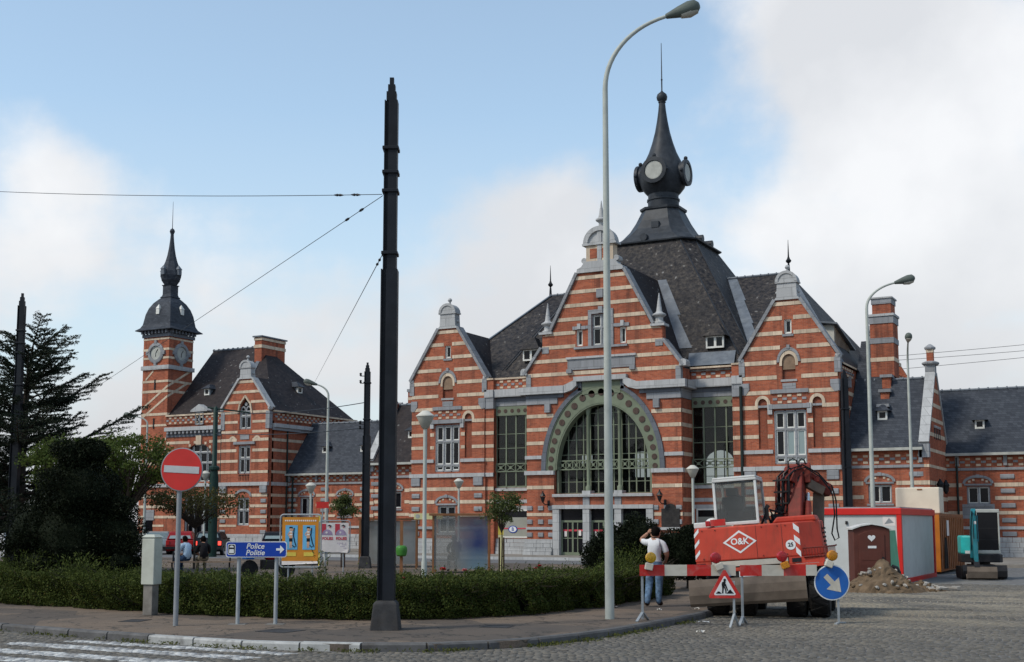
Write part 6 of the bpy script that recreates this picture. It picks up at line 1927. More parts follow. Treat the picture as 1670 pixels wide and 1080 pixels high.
def post_top(label, loc, h, k=1.0, group='cone-headed park lamps'):
    t = thing('park_lamp', label, 'lamp', loc, VIEW, group)
    G().lathe([(0.075 * k, 0), (0.075 * k, 0.9), (0.055 * k, 1.0), (0.05 * k, h - 0.45 * k)], 12).build('post', 'lamp_grey', t, smooth=True)
    G().lathe([(0.05 * k, h - 0.47 * k), (0.09 * k, h - 0.45 * k), (0.23 * k, h - 0.16 * k), (0.235 * k, h - 0.14 * k)], 16).build('lower_cone', 'lamp_glass', t, smooth=True)
    G().lathe([(0.25 * k, h - 0.14 * k), (0.245 * k, h - 0.11 * k), (0.1 * k, h - 0.0), (0.08 * k, h + 0.015), (0.0 + 0.01, h + 0.02)], 16).build('cap_cone', 'plaster', t, smooth=True)
    return t
post_top('nearest cone-headed park lamp left of the bus shelter', (-15.41, 24.65, 0.11), 4.42, 0.88)
post_top('park lamp behind the bus shelter roof', (-31.45, 53.5, 0.0), 4.15)
post_top('park lamp beside the conifer shrubs behind the man', (-16.37, 45.66, 0.0), 4.15)
post_top('park lamp in front of the link wing window', (-41.63, 54.88, 0.0), 4.15, 1.2)
post_top('park lamp right of the round red sign near the small tree', (-50.17, 56.0, 0.0), 5.0, 1.15)

def wire(label, a, b, r=0.012, sag=0.1, ins=()):
    n = 14
    a, b = Vector(a), Vector(b)
    t = thing('overhead_wire', label, 'wire', tuple(a))
    P = []
    for i in range(n + 1):
        u = i / n
        p = (b - a) * u
        P.append((p.x, p.y, p.z - sag * 4 * u * (1 - u)))
    G().tube(P, r, 5).build('strand', 'wire', t)
    for u in ins:
        k = min(n - 1, int(u * n)); f = u * n - k
        p = Vector(P[k]).lerp(Vector(P[k + 1]), f)
        d = (b - a).normalized()
        G().lathe([(0.008, -0.12), (0.018, -0.07), (0.026, -0.03), (0.013, 0), (0.026, 0.03), (0.018, 0.07), (0.008, 0.12)], 8, tuple(p), axis=tuple(d)).build('insulator', 'black_iron', t)
    return t
wire('wire running level from the tall black mast to the left edge', (-12.13, 17.9, 7.72), (-26.91, 19.67, 10.19), 0.0065, 0.1, (0.042, 0.07))
wire('long wire sloping down from the black mast toward the cedar', (-12.13, 17.92, 7.7), (-36.34, 33.91, 6.87), 0.0065, 0.0, (0.035, 0.06))
wire('steep wire from the black mast down to the pavilion roof', (-12.13, 17.92, 6.62), (-60.6, 80.0, 13.1), 0.008, 0.0, (0.008, 0.016))
wire('upper railway wire behind the right wing', (-19.5, 103, 15.5), (20, 114, 19.0), 0.018, 0.3)
wire('middle railway wire behind the right wing', (-19.5, 103, 15.15), (20, 114, 18.7), 0.018, 0.5)
wire('lower railway wire behind the right wing', (-19.5, 103, 14.4), (20, 114, 18.2), 0.018, 0.3)
wire('wire from the green mast across to the masts at right', (-49.7, 56.2, 8.5), (-29.3, 42.2, 6.9), 0.018, 0.25)
wire('second wire between green mast and insulated mast', (-49.7, 56.2, 7.2), (-29.3, 42.2, 5.85), 0.018, 0.15)

for i, (x, y, w_, d_, lab) in enumerate(((-13.4, 16.9, 0.6, 0.6, 'square iron cover in the footway by the police sign'), (-10.6, 19.4, 0.5, 0.5, 'square iron cover in the footway left of the lamp'), (-17.2, 17.4, 0.4, 0.6, 'small iron cover in the footway by the utility box'))):
    c_ = thing('utility_cover', lab, 'cover', (x, y, 0.1125), R(10 * i), 'iron covers in the footway')
    G().holed([(-w_ / 2, -d_ / 2), (w_ / 2, -d_ / 2), (w_ / 2, d_ / 2), (-w_ / 2, d_ / 2)], [[(-w_ / 2 + 0.03, -d_ / 2 + 0.03), (-w_ / 2 + 0.03, d_ / 2 - 0.03), (w_ / 2 - 0.03, d_ / 2 - 0.03), (w_ / 2 - 0.03, -d_ / 2 + 0.03)]], 0.0, 0.006, axis='z').build('frame', 'dark_steel', c_)
    G().box(-w_ / 2 + 0.036, w_ / 2 - 0.036, -d_ / 2 + 0.036, d_ / 2 - 0.036, 0.0, 0.004).build('lid', 'grey_concrete', c_)
# ------------------------------------------------------------------ signs and boxes on the footway
def rrect(w_, h, r_, n=5):
    P = []
    for cx_, cz_, a0 in ((w_ / 2 - r_, h / 2 - r_, 0), (-w_ / 2 + r_, h / 2 - r_, 90), (-w_ / 2 + r_, -h / 2 + r_, 180), (w_ / 2 - r_, -h / 2 + r_, 270)):
        for i in range(n + 1):
            a = R(a0 + 90 * i / n)
            P.append((cx_ + r_ * math.cos(a), cz_ + r_ * math.sin(a)))
    return P
def shift(P, dx, dz):
    return [(x + dx, z + dz) for x, z in P]
ne = thing('no_entry_sign', 'round red no-entry sign with white bar on grey post', 'road sign', (-15.73, 16.89, 0.112), VIEW)
G().lathe([(0.045, 0), (0.045, 2.75)], 14).build('post', 'sign_grey', ne, smooth=True)
tilt = (0, R(3.0), R(-6))
nd = G().lathe([(0.385, 0), (0.39, 0.008), (0.39, 0.022), (0.37, 0.025)], 48, (0, 0, 0), axis=(0, -1, 0)).build('disc_rim', 'sign_grey', ne, loc=(0.05, -0.05, 2.76)); nd.rotation_euler = tilt
nf = G().lathe([(0.372, 0.0), (0.372, 0.006)], 48, (0, -0.023, 0), axis=(0, -1, 0)).build('disc', 'sign_red', nd)
G().box(-0.325, 0.325, -0.036, -0.03, -0.062, 0.062).build('bar', 'sign_dull', nd)
G().box(-0.06, 0.06, -0.06, 0.03, 2.5, 2.54).box(-0.06, 0.06, -0.06, 0.03, 2.95, 2.99).build('clamp', 'sign_grey', ne)
ps = thing('direction_sign', 'blue rectangular police direction sign with white arrow on two posts', 'road sign', (-14.68, 17.78, 0.112), VIEW)
for x in (-0.32, 0.36):
    G().lathe([(0.036, 0), (0.036, 1.35)], 12, (x, 0.04, 0)).build('post', 'galvanised', ps, smooth=True)
    G().box(x - 0.16, x + 0.16, -0.1, 0.2, 0.0, 0.006).build('footing', 'concrete', ps)
pb = G().prism(shift(rrect(1.10, 0.285, 0.05), 0, 1.335), -0.02, 0.004).build('panel', 'sign_white', ps)
G().prism(shift(rrect(1.07, 0.255, 0.04), 0, 1.335), -0.024, -0.021).build('field', 'sign_blue', pb)
text_part('lettering', 'Police', 0.135, 'sign_white', ps, (-0.02, -0.027, 1.39), depth=0.001, shear=0.22, bold=0.002)
text_part('lettering', 'Politie', 0.135, 'sign_white', ps, (-0.02, -0.027, 1.275), depth=0.001, shear=0.22, bold=0.002)
G().prism([(0.36, 1.315), (0.43, 1.315), (0.43, 1.26), (0.505, 1.335), (0.43, 1.41), (0.43, 1.355), (0.36, 1.355)], -0.029, -0.025).build('arrow', 'sign_white', ps)
em = G()
em.prism(shift(rrect(0.14, 0.19, 0.025), -0.445, 1.335), -0.027, -0.0245)
emb = em.build('emblem', 'sign_white', ps)
G().prism(shift(rrect(0.115, 0.165, 0.02), -0.445, 1.335), -0.0285, -0.0272).build('emblem_field', 'ink', emb)
G().prism(arch(-0.445, 1.37, 0.04, 0.035, 8), -0.0300, -0.0287).prism([(-0.49, 1.27), (-0.40, 1.27), (-0.405, 1.34), (-0.485, 1.34)], -0.0300, -0.0287).build('emblem_figure', 'sign_white', emb)
ub = thing('utility_box', 'cream metal utility pillar box on a concrete stub by the hedge', 'utility box', (-18.01, 18.62, 0.112), VIEW + R(-22))
G().box(-0.11, 0.11, -0.1, 0.1, 0.0, 0.62).build('stub', 'concrete', ub, bevel=0.01)
G().box(-0.15, 0.15, -0.13, 0.13, 0.6, 1.5).build('cabinet', 'box_cream', ub, bevel=0.012)
G().box(-0.135, 0.135, -0.115, 0.115, 1.5, 1.53).build('lid_neck', 'box_cream', ub)
G().add([(-0.16, -0.14, 1.53), (0.16, -0.14, 1.53), (0.16, 0.14, 1.53), (-0.16, 0.14, 1.53), (-0.1, -0.08, 1.585), (0.1, -0.08, 1.585), (0.1, 0.08, 1.585), (-0.1, 0.08, 1.585)], [(0, 3, 2, 1), (4, 5, 6, 7), (0, 1, 5, 4), (1, 2, 6, 5), (2, 3, 7, 6), (3, 0, 4, 7)]).build('lid', 'box_cream', ub)
G().box(0.151, 0.154, -0.08, 0.08, 0.75, 1.3).build('door_plate', 'box_cream', ub)

def poster_board(label, loc, w_, z0, z1, rz):
    t = thing('poster_board', label, 'billboard', loc, rz)
    fr = shift(rrect(w_ + 0.12, z1 - z0 + 0.12, 0.09, 6), 0, (z0 + z1) / 2)
    fr.append(fr[0])
    G().tube([(x, 0.03, z) for x, z in fr], 0.022, 8).build('frame', 'galvanised', t, smooth=True)
    for x in (-w_ * 0.33, w_ * 0.33):
        G().tube([(x, 0.05, 0), (x, 0.05, z0 + 0.1)], 0.022, 8).build('leg', 'galvanised', t)
    G().box(-w_ / 2, w_ / 2, 0.0, 0.02, z0, z1).build('backing', 'dark_steel', t)
    return t
b1 = poster_board('orange poster board showing two blue bathing pictures in a tube frame', (-20.43, 26.51, 0.112), 0.98, 0.72, 1.98, VIEW + R(-6))
g = G().add([(-0.49, -0.004, 0.82), (0.49, -0.004, 0.82), (0.49, -0.004, 1.97), (-0.49, -0.004, 1.97), (-0.49, -0.02, 0.75), (0.49, -0.035, 0.79)], [(0, 1, 2, 3)]).build('orange_sheet', 'orange_poster', b1)
G().add([(-0.49, -0.006, 0.72), (0.49, -0.02, 0.76), (0.49, -0.004, 0.819), (-0.49, -0.004, 0.819)], [(0, 1, 2, 3)]).build('torn_edge', 'paper', b1)
for xo in (-0.235, 0.235):
    pc = G().box(xo - 0.165, xo + 0.165, -0.012, -0.006, 1.12, 1.76).build('picture', 'poster_blue', b1)
    fg = G()
    fg.mat(0).prism([(xo - 0.05, 1.62), (xo + 0.02, 1.62), (xo + 0.03, 1.42), (xo - 0.06, 1.42)], -0.016, -0.013).prism([(xo - 0.05, 1.34), (xo + 0.02, 1.34), (xo + 0.01, 1.16), (xo - 0.01, 1.16), (xo - 0.02, 1.28), (xo - 0.03, 1.16), (xo - 0.05, 1.16)], -0.016, -0.013)
    fg.mat(0).prism([(xo - 0.05, 1.61), (xo - 0.11, 1.52), (xo - 0.06, 1.46), (xo - 0.055, 1.49), (xo - 0.085, 1.525), (xo - 0.045, 1.57)], -0.0158, -0.0132).prism([(xo + 0.02, 1.6), (xo + 0.08, 1.68), (xo + 0.07, 1.7), (xo + 0.0, 1.63)], -0.0158, -0.0132)
    fg.mat(0).lathe([(0.035, 0), (0.035, 0.003)], 12, (xo - 0.02, -0.016, 1.66), axis=(0, 1, 0))
    fg.mat(1).prism([(xo - 0.06, 1.42), (xo + 0.03, 1.42), (xo + 0.03, 1.33), (xo - 0.06, 1.33)], -0.0165, -0.0128).prism([(xo - 0.07, 1.68), (xo + 0.04, 1.68), (xo + 0.02, 1.72), (xo - 0.05, 1.72)], -0.0168, -0.0128)
    fg.mat(2).prism([(xo - 0.05, 1.6), (xo + 0.02, 1.6), (xo + 0.022, 1.57), (xo - 0.052, 1.57)], -0.0166, -0.0129).prism([(xo - 0.05, 1.53), (xo + 0.022, 1.53), (xo + 0.024, 1.5), (xo - 0.054, 1.5)], -0.0166, -0.0129)
    fg.build('bather', ['poster_skin', 'ink', 'sign_white'], pc)
    G().tube([(xo + 0.07, -0.016, 1.69), (xo + 0.05, -0.016, 1.5), (xo + 0.09, -0.016, 1.32), (xo + 0.13, -0.016, 1.22), (xo + 0.07, -0.016, 1.19), (xo + 0.03, -0.016, 1.24)], 0.013, 6).build('hose', 'ink', pc)
    G().box(xo - 0.13, xo + 0.13, -0.011, -0.007, 0.95, 1.05).build('caption', 'yellow', b1)
g = G()
for i in range(16):
    x = -0.42 + i * 0.054
    g.box(x, x + 0.036, -0.009, -0.005, 1.86, 1.90)
tag(g.build('headline', 'paper', b1), kind='stuff')
b2 = poster_board('white and red poster board reading FOLIES twice', (-26.77, 36.73, 0.112), 0.98, 0.82, 1.85, VIEW + R(8))
G().add([(-0.5, -0.004, 0.86), (-0.3, -0.02, 0.8), (-0.05, -0.004, 0.76), (0.2, -0.015, 0.78), (0.47, -0.03, 0.76), (0.5, -0.004, 0.9), (0.5, -0.004, 1.84), (-0.5, -0.004, 1.84)], [tuple(range(8))]).build('paper_sheet', 'paper', b2)
for xo in (-0.245, 0.245):
    pc = G().box(xo - 0.23, xo - 0.06, -0.010, -0.006, 1.4, 1.8).build('red_field', 'poster_red', b2)
    G().prism(arch(xo - 0.02, 1.4, 0.19, 0.2, 12), -0.014, -0.011).build('mauve_dome', 'poster_mauve', b2)
    G().lathe([(0.04, 0), (0.04, 0.003)], 10, (xo - 0.04, -0.018, 1.49), axis=(0, 1, 0)).build('highlight', 'paper', b2)
    cv = G().prism([(xo - 0.03, 1.72), (xo + 0.06, 1.77), (xo + 0.14, 1.73), (xo + 0.1, 1.68), (xo + 0.12, 1.7), (xo + 0.06, 1.72)], -0.0145, -0.011).build('dark_eye', 'ink', b2)
    G().box(xo + 0.06, xo + 0.1, -0.013, -0.010, 1.66, 1.7).build('lip', 'poster_red', b2)
    text_part('lettering', 'FOLIES', 0.14, 'poster_red', b2, (xo, -0.014, 1.27), depth=0.001, bold=0.006, sx=0.92)
    g = G()
    for r_ in range(4):
        for i in range(7):
            if (i * 3 + r_) % 5 == 0: continue
            g.box(xo - 0.2 + i * 0.056, xo - 0.16 + i * 0.056, -0.009, -0.006, 1.1 - r_ * 0.06, 1.12 - r_ * 0.06)
    tag(g.build('small_print', 'poster_mauve', b2), kind='stuff')

# ------------------------------------------------------------------ bus shelters, bins, posts
def shelter(label, loc, rz, w_, h, glass):
    t = thing('bus_shelter', label, 'bus shelter', loc, rz)
    for x in (-w_ / 2, w_ / 2):
        for y in (0, 1.3):
            G().box(x - 0.035, x + 0.035, y - 0.035, y + 0.035, 0, h).build('post', 'shelter_brown', t)
    G().box(-w_ / 2 - 0.15, w_ / 2 + 0.15, -0.15, 1.5, h, h + 0.08).build('roof', 'shelter_brown', t)
    pn = G().box(-w_ / 2 + 0.04, w_ / 2 - 0.04, -0.006, 0.006, 0.14, h - 0.02).build('rear_pane', glass, t)
    for x in (-w_ / 2, w_ / 2):
        G().box(x - 0.005, x + 0.005, 0.04, 1.26, 0.14, h - 0.02).build('side_pane', 'glass_grimy', t)
    G().box(-w_ / 2 + 0.1, w_ / 2 - 0.1, 0.25, 0.6, 0.44, 0.48).build('bench', 'galvanised', t)
    return t
shelter('brown framed bus shelter with grimy pane sprayed blue, person inside', (-23.25, 39.73, 0.112), VIEW, 2.05, 2.1, 'glass_blue_print')
shelter('second brown framed bus shelter behind the black masts', (-28.9, 43.5, 0.112), VIEW + R(5), 2.3, 1.95, 'glass_grimy')
st = thing('stop_board', 'pale yellow stop name board on a brown post by the shelters', 'sign', (-26.9, 42.42, 0.112), VIEW)
G().box(-0.03, 0.03, -0.03, 0.03, 0, 2.2).build('post', 'shelter_brown', st)
G().box(-0.1, 1.05, -0.04, -0.031, 1.98, 2.22).build('board', 'sign_yellow', st)
G().lathe([(0.09, 0), (0.09, 0.003)], 14, (0.05, -0.045, 2.1), axis=(0, 1, 0)).build('emblem', 'zinc', st)
yb = thing('yellow_post', 'thin yellow stop post right of the blue sprayed shelter', 'post', (-22.0, 40.5, 0.112), VIEW)
G().box(-0.09, 0.09, -0.04, 0.04, 0, 1.95).build('post', 'sign_yellow', yb)
G().box(-0.1, 0.1, -0.045, 0.045, 1.4, 1.8).build('timetable', 'yellow', yb)
yc = thing('yellow_post', 'thin yellow stop post behind the FOLIES board', 'post', (-31.47, 42.16, 0.112), VIEW)
G().lathe([(0.05, 0), (0.05, 2.2)], 10).build('post', 'yellow', yc)
G().box(-0.07, 0.07, -0.06, -0.05, 1.8, 2.15).build('plate', 'yellow', yc)
rs = thing('small_red_sign', 'small red plate on a thin pole before the link wing', 'sign', (-36.0, 48.4, 0.112), VIEW)
G().lathe([(0.03, 0), (0.03, 2.8)], 8).build('post', 'galvanised', rs); G().box(-0.3, 0.3, -0.05, -0.03, 2.55, 2.85).build('plate', 'sign_red', rs)
bb = thing('display_case', 'brown framed timetable case standing behind the insulated mast', 'display case', (-32.05, 46.38, 0.112), VIEW)
for x in (-0.3, 0.3):
    G().box(x - 0.04, x + 0.04, -0.04, 0.04, 0, 2.0).build('post', 'shelter_brown', bb)
G().box(-0.26, 0.26, -0.03, 0.03, 0.5, 1.95).build('case', 'rust_orange', bb)
bn = thing('litter_bin', 'bright green round litter bin on a brown post', 'bin', (-23.0, 35.34, 0.112), VIEW)
G().box(-0.05, 0.05, 0.0, 0.1, 0, 1.9).build('post', 'shelter_brown', bn)
G().lathe([(0.12, 0.72), (0.17, 0.76), (0.19, 0.9), (0.19, 1.0), (0.15, 1.06), (0.1, 1.08)], 14, (0.02, -0.14, 0)).build('bin_body', 'bin_green', bn, smooth=True)
# bench with two sitters
be = thing('park_bench', 'low park bench with dark curved ends under the two sitting people', 'bench', (-31.0, 34.5, 0.112), VIEW + R(10))
for k in range(4):
    G().box(-1.15, 1.15, -0.2 + k * 0.11, -0.11 + k * 0.11, 0.42, 0.455).build('seat_slat', 'board_wood', be)
for x in (-1.0, 1.0):
    G().tube([(x, -0.22, 0.02), (x, -0.12, 0.25), (x, -0.2, 0.4), (x, 0.2, 0.42), (x, 0.26, 0.6), (x, 0.3, 0.82)], 0.03, 8).build('end_frame', 'black_iron', be, smooth=True)
    G().tube([(x, -0.12, 0.25), (x, 0.12, 0.2), (x, 0.26, 0.02)], 0.028, 8).build('leg', 'black_iron', be, smooth=True)

# ------------------------------------------------------------------ road works: excavator
ex = thing('wheeled_excavator', 'large red wheeled excavator seen from behind with white cab', 'excavator', (-7.46, 24.95, 0.0), R(11))
ROLL = R(-4.2)
def exp(g, name, mats, bevel=0.0, smooth=False, parent=None, roll=True):
    o = g.build(name, mats, parent or ex, bevel=bevel, smooth=smooth)
    if roll and parent is None: o.rotation_euler = (0, ROLL, 0)
    return o
def onpl0(x, z):
    return (x, (z - 1.2) / 0.7 * 0.06 - 0.003, z)
plan = [(-1.3, 0.0), (0.85, 0.0), (1.3, 0.42), (1.3, 1.7), (-1.3, 1.7)]
def loft(a, b, z0, z1):
    g = G(); n = len(a)
    g.add([(x, y, z0) for x, y in a] + [(x, y, z1) for x, y in b], [tuple(range(n))[::-1], tuple(range(n, 2 * n))] + [(i, (i + 1) % n, n + (i + 1) % n, n + i) for i in range(n)])
    return g
cw = exp(loft(plan, [(-1.28, 0.06), (0.83, 0.06), (1.24, 0.46), (1.25, 1.68), (-1.28, 1.68)], 1.2, 1.9), 'counterweight', 'red_machine', 0.03)
exp(G().box(-1.2, 1.2, 0.3, 3.0, 1.05, 1.22).box(0.1, 1.2, 1.7, 2.6, 1.22, 1.8).box(-1.15, -0.2, 1.7, 2.9, 1.22, 1.5), 'deck', 'red_dirty', 0.02)
exp(G().prism([(0.3, 1.902), (1.2, 1.902), (1.15, 2.02), (0.4, 2.02)], 0.35, 1.6), 'engine_hood', 'red_machine', 0.03)
exp(G().box(-1.28, -0.98, -0.01, 0.1, 1.05, 1.2), 'bumper_end', 'red_machine')
exp(G().box(0.6, 1.3, 0.0, 0.3, 1.06, 1.2), 'bumper_end', 'red_machine')
exp(G().box(-0.97, 0.58, 0.01, 0.06, 1.08, 1.19), 'bumper_panel', 'barrier_white')
exp(G().box(-1.3, 1.28, -0.03, 0.12, 0.98, 1.05), 'bumper_beam', 'red_machine', 0.01)
for x in (-1.18, 0.75):
    exp(G().box(x - 0.09, x + 0.09, -0.016, 0.0, 1.09, 1.17), 'rear_light', 'machine_black')
# panel seams, bolts, vents and mud on the rear body
for x in (-0.02, 0.5):
    exp(G().add([onpl0(x - 0.004, 1.22), onpl0(x + 0.004, 1.22), onpl0(x + 0.004, 1.88), onpl0(x - 0.004, 1.88)], [(0, 1, 2, 3)]), 'panel_seam', 'dark_steel')
for x in (-1.12, -0.85, 0.1, 0.42, 0.58):
    for z in (1.26, 1.84):
        exp(G().lathe([(0.016, 0), (0.016, 0.008)], 6, onpl0(x, z), axis=(0, -1, 0.09)), 'bolt', 'red_dirty')
for k in range(5):
    exp(G().box(1.285, 1.305, 0.75, 1.45, 1.35 + k * 0.09, 1.39 + k * 0.09), 'vent_slot', 'dark_steel')
exp(G().box(1.262, 1.275, 0.62, 0.63, 1.22, 1.88).box(1.262, 1.275, 1.55, 1.56, 1.22, 1.88), 'door_seam', 'dark_steel')
exp(G().tube([(0.2, 0.5, 1.98), (0.2, 0.5, 2.22), (0.24, 0.52, 2.28)], 0.045, 10), 'exhaust', 'dark_steel')
# side step basket
bk = G()
for z in (1.18, 1.36):
    bk.tube([(0.9, -0.02, z), (1.35, 0.0, z), (1.5, 0.5, z), (1.5, 1.2, z)], 0.018, 6)
for i in range(9):
    u = i / 8
    bk.bar((0.9 + 0.45 * u, -0.02, 1.18), (0.9 + 0.45 * u, -0.02, 1.36), 0.012, 0.012)
    bk.bar((1.36 + 0.14 * u, 0.02 + 0.48 * u, 1.18), (1.36 + 0.14 * u, 0.02 + 0.48 * u, 1.36), 0.012, 0.012)
exp(bk, 'step_rail', 'red_dirty')
# logo diamond, letters, speed disc, chevrons on the rear plate (plate leans a little)
pl = R(4.9)
def onplate(x, z, d):      # point on the leaning rear face
    return (x, (z - 1.2) / 0.7 * 0.06 - d, z)
cxl, czl = -0.36, 1.57
dm = G()
for a, b, d, m_ in ((0.345, 0.235, 0.004, 0), (0.285, 0.19, 0.007, 1)):
    pts = [(cxl - a, czl), (cxl, czl - b), (cxl + a, czl), (cxl, czl + b)]
    dm.mat(m_).add([onplate(x, z, d) for x, z in pts] + [onplate(x, z, d - 0.003) for x, z in pts], [(0, 1, 2, 3), (0, 4, 5, 1), (1, 5, 6, 2), (2, 6, 7, 3), (3, 7, 4, 0)])
lg = exp(dm, 'logo_diamond', ['sign_white', 'red_machine'])
tx_ = text_part('lettering', 'O&K', 0.185, 'sign_white', lg, onplate(cxl, czl + 0.005, 0.012), rot=(math.pi / 2 - pl, 0, 0), depth=0.001, bold=0.004, sx=0.95)
sdk = G().lathe([(0.1, 0), (0.1, 0.004)], 24, onplate(0.66, 1.44, 0.004), axis=(0, -math.cos(pl), math.sin(pl)))
sdo = exp(sdk, 'speed_disc', 'sign_white')
text_part('lettering', '25', 0.11, 'ink', sdo, onplate(0.66, 1.44, 0.012), rot=(math.pi / 2 - pl, 0, 0), depth=0.001, bold=0.003)
for x0, x1, zz in ((0.74, 0.85, 1.82), (0.74, 0.85, 1.58), (0.76, 0.85, 1.34)):
    exp(G().add([onplate(x0, zz + 0.06, 0.003), onplate(x0, zz - 0.06, 0.003), onplate(x1, zz - 0.16, 0.003), onplate(x1, zz - 0.04, 0.003)], [(0, 1, 2, 3)]), 'chevron', 'sign_white')
for zz in (1.36, 1.58, 1.8):
    exp(G().add([onplate(-1.29, zz - 0.1, 0.003), onplate(-1.19, zz + 0.02, 0.003), onplate(-1.19, zz + 0.1, 0.003), onplate(-1.29, zz - 0.02, 0.003)], [(0, 1, 2, 3)]), 'chevron', 'sign_white')
g = G().box(-0.93, -0.62, 0.05, 0.08, 1.93, 2.06)
npo = exp(g, 'number_plate', 'barrier_red')
exp(G().box(-1.03, -0.94, 0.03, 0.12, 1.93, 2.04), 'tail_light', 'lens_red', 0.01)
exp(G().box(-1.3, -0.95, 0.2, 0.9, 1.9, 2.02).sphere((-0.95, 0.5, 2.02), 0.14, 10, 6, (1, 1, 0.6)), 'fuel_tank', 'cab_white', 0.02)
# cab
c0, c1, cy0, cy1, cz0, cz1 = -0.86, 0.06, 0.22, 1.85, 1.92, 2.88
fr = G()
for x in (c0 + 0.03, c1 - 0.03):
    for y in (cy0 + 0.03, cy1 - 0.03):
        fr.bar((x, y, cz0), (x - 0.0, y + (0.1 if y < 1 else -0.12), cz1), 0.055, 0.055)
fr.box(c0, c1, cy0 + 0.08, cy0 + 0.14, cz1 - 0.05, cz1).box(c0, c1, cy0, cy0 + 0.06, cz0, cz0 + 0.07)
fr.box(c0 - 0.0, c0 + 0.05, cy0 + 0.1, cy1 - 0.1, cz1 - 0.05, cz1 - 0.002).box(c1 - 0.05, c1, cy0 + 0.1, cy1 - 0.1, cz1 - 0.05, cz1 - 0.002)
cf = exp(fr, 'cab_frame', 'cab_white', 0.012)
exp(G().box(c0 + 0.01, c1 - 0.01, cy0 + 0.1, cy1 - 0.1, cz1, cz1 + 0.05), 'cab_roof', 'cab_white', 0.02)
exp(G().add([(c0 + 0.06, cy0 + 0.035, cz0 + 0.07), (c1 - 0.06, cy0 + 0.035, cz0 + 0.07), (c1 - 0.06, cy0 + 0.12, cz1 - 0.05), (c0 + 0.06, cy0 + 0.12, cz1 - 0.05)], [(0, 1, 2, 3)]), 'rear_pane', 'glass_cab')
exp(G().add([(c1 - 0.03, cy0 + 0.06, cz0 + 0.05), (c1 - 0.03, cy1 - 0.06, cz0 + 0.05), (c1 - 0.03, cy1 - 0.15, cz1 - 0.05), (c1 - 0.03, cy0 + 0.14, cz1 - 0.05)], [(0, 1, 2, 3)]), 'side_pane', 'glass_cab')
exp(G().add([(c0 + 0.03, cy0 + 0.06, cz0 + 0.05), (c0 + 0.03, cy1 - 0.06, cz0 + 0.05), (c0 + 0.03, cy1 - 0.15, cz1 - 0.05), (c0 + 0.03, cy0 + 0.14, cz1 - 0.05)], [(0, 1, 2, 3)]), 'side_pane', 'glass_cab')
exp(G().add([(c0 + 0.06, cy1 - 0.035, cz0 + 0.05), (c1 - 0.06, cy1 - 0.035, cz0 + 0.05), (c1 - 0.06, cy1 - 0.14, cz1 - 0.05), (c0 + 0.06, cy1 - 0.14, cz1 - 0.05)], [(0, 1, 2, 3)]), 'front_pane', 'glass_cab')
exp(G().box(-0.72, -0.26, 0.55, 0.7, 2.0, 2.52).box(-0.7, -0.28, 0.6, 1.1, 1.94, 2.1).box(-0.62, -0.36, 0.56, 0.68, 2.53, 2.7), 'seat', 'machine_black', 0.03)
exp(G().box(-0.9, -0.12, 0.5, 0.54, 1.94, 2.22).box(-0.9, -0.12, 1.2, 1.45, 1.94, 2.3).tube([(-0.5, 1.2, 2.2), (-0.5, 1.05, 2.45)], 0.03, 6).lathe([(0.14, 0), (0.16, 0.02), (0.14, 0.04)], 16, (-0.5, 1.03, 2.46), axis=(0, -1, 1)), 'controls', 'machine_black', 0.01)
exp(G().box(-0.8, 0.0, 0.4, 1.65, 2.83, 2.872), 'headlining', 'seat_grey')
exp(G().tube([(-0.75, 0.5, 1.95), (-0.75, 0.48, 2.35), (-0.7, 0.46, 2.42), (-0.64, 0.46, 2.35), (-0.62, 0.48, 2.1)], 0.012, 6), 'wiper', 'machine_black')
# boom, stick, ram
exp(G().bar((0.72, 1.35, 1.85), (0.82, 1.95, 3.0), 0.3, 0.38).bar((0.45, 1.5, 1.9), (0.62, 1.8, 2.35), 0.2, 0.25), 'boom', 'red_dirty', 0.03)
bh = G().lathe([(0.2, -0.24), (0.2, 0.24)], 14, (0.86, 1.95, 2.95), axis=(1, 0, 0)).bar((0.65, 1.75, 2.7), (0.8, 1.9, 3.05), 0.42, 0.34).lathe([(0.12, -0.1), (0.12, 0.1)], 12, (1.0, 1.9, 3.05), axis=(1, 0, 0))
exp(bh, 'boom_knuckle', 'red_dirty', 0.02)
exp(G().bar((0.9, 1.95, 2.9), (1.42, 2.25, 2.5), 0.28, 0.24).bar((1.05, 1.9, 2.92), (1.48, 2.2, 2.6), 0.1, 0.1), 'stick', 'red_dirty', 0.02)
exp(G().bar((1.0, 1.86, 2.72), (1.3, 2.05, 2.52), 0.16, 0.2), 'stick_plate', 'muddy_steel', 0.02)
exp(G().bar((1.2, 2.2, 2.5), (1.12, 2.15, 1.75), 0.24, 0.2), 'dipper', 'muddy_steel', 0.02)
exp(G().tube([(0.98, 1.35, 1.95), (0.98, 1.6, 2.3)], 0.075, 10), 'ram_barrel', 'red_dirty')
exp(G().tube([(0.94, 1.5, 1.98), (1.0, 1.75, 2.5)], 0.04, 10), 'ram_rod', 'chrome')
for i in range(14):
    x = 0.34 + i * 0.036
    y = 1.5 + random.uniform(-0.1, 0.15)
    top = 2.98 + random.uniform(-0.08, 0.08)
    P = [(0.28 + i * 0.036, 1.45, 2.02 + random.uniform(0, 0.2)), (x - 0.03, y, 2.25), (x + random.uniform(-0.03, 0.03), y, 2.6), (x + 0.02, y + 0.05, top - 0.06), (x + 0.14, y + 0.15, top + 0.05), (0.82, y + 0.3, top)]
    exp(G().tube(P, 0.021, 6), 'hydraulic_hose', 'hose' if i % 3 else 'red_dirty', smooth=True)
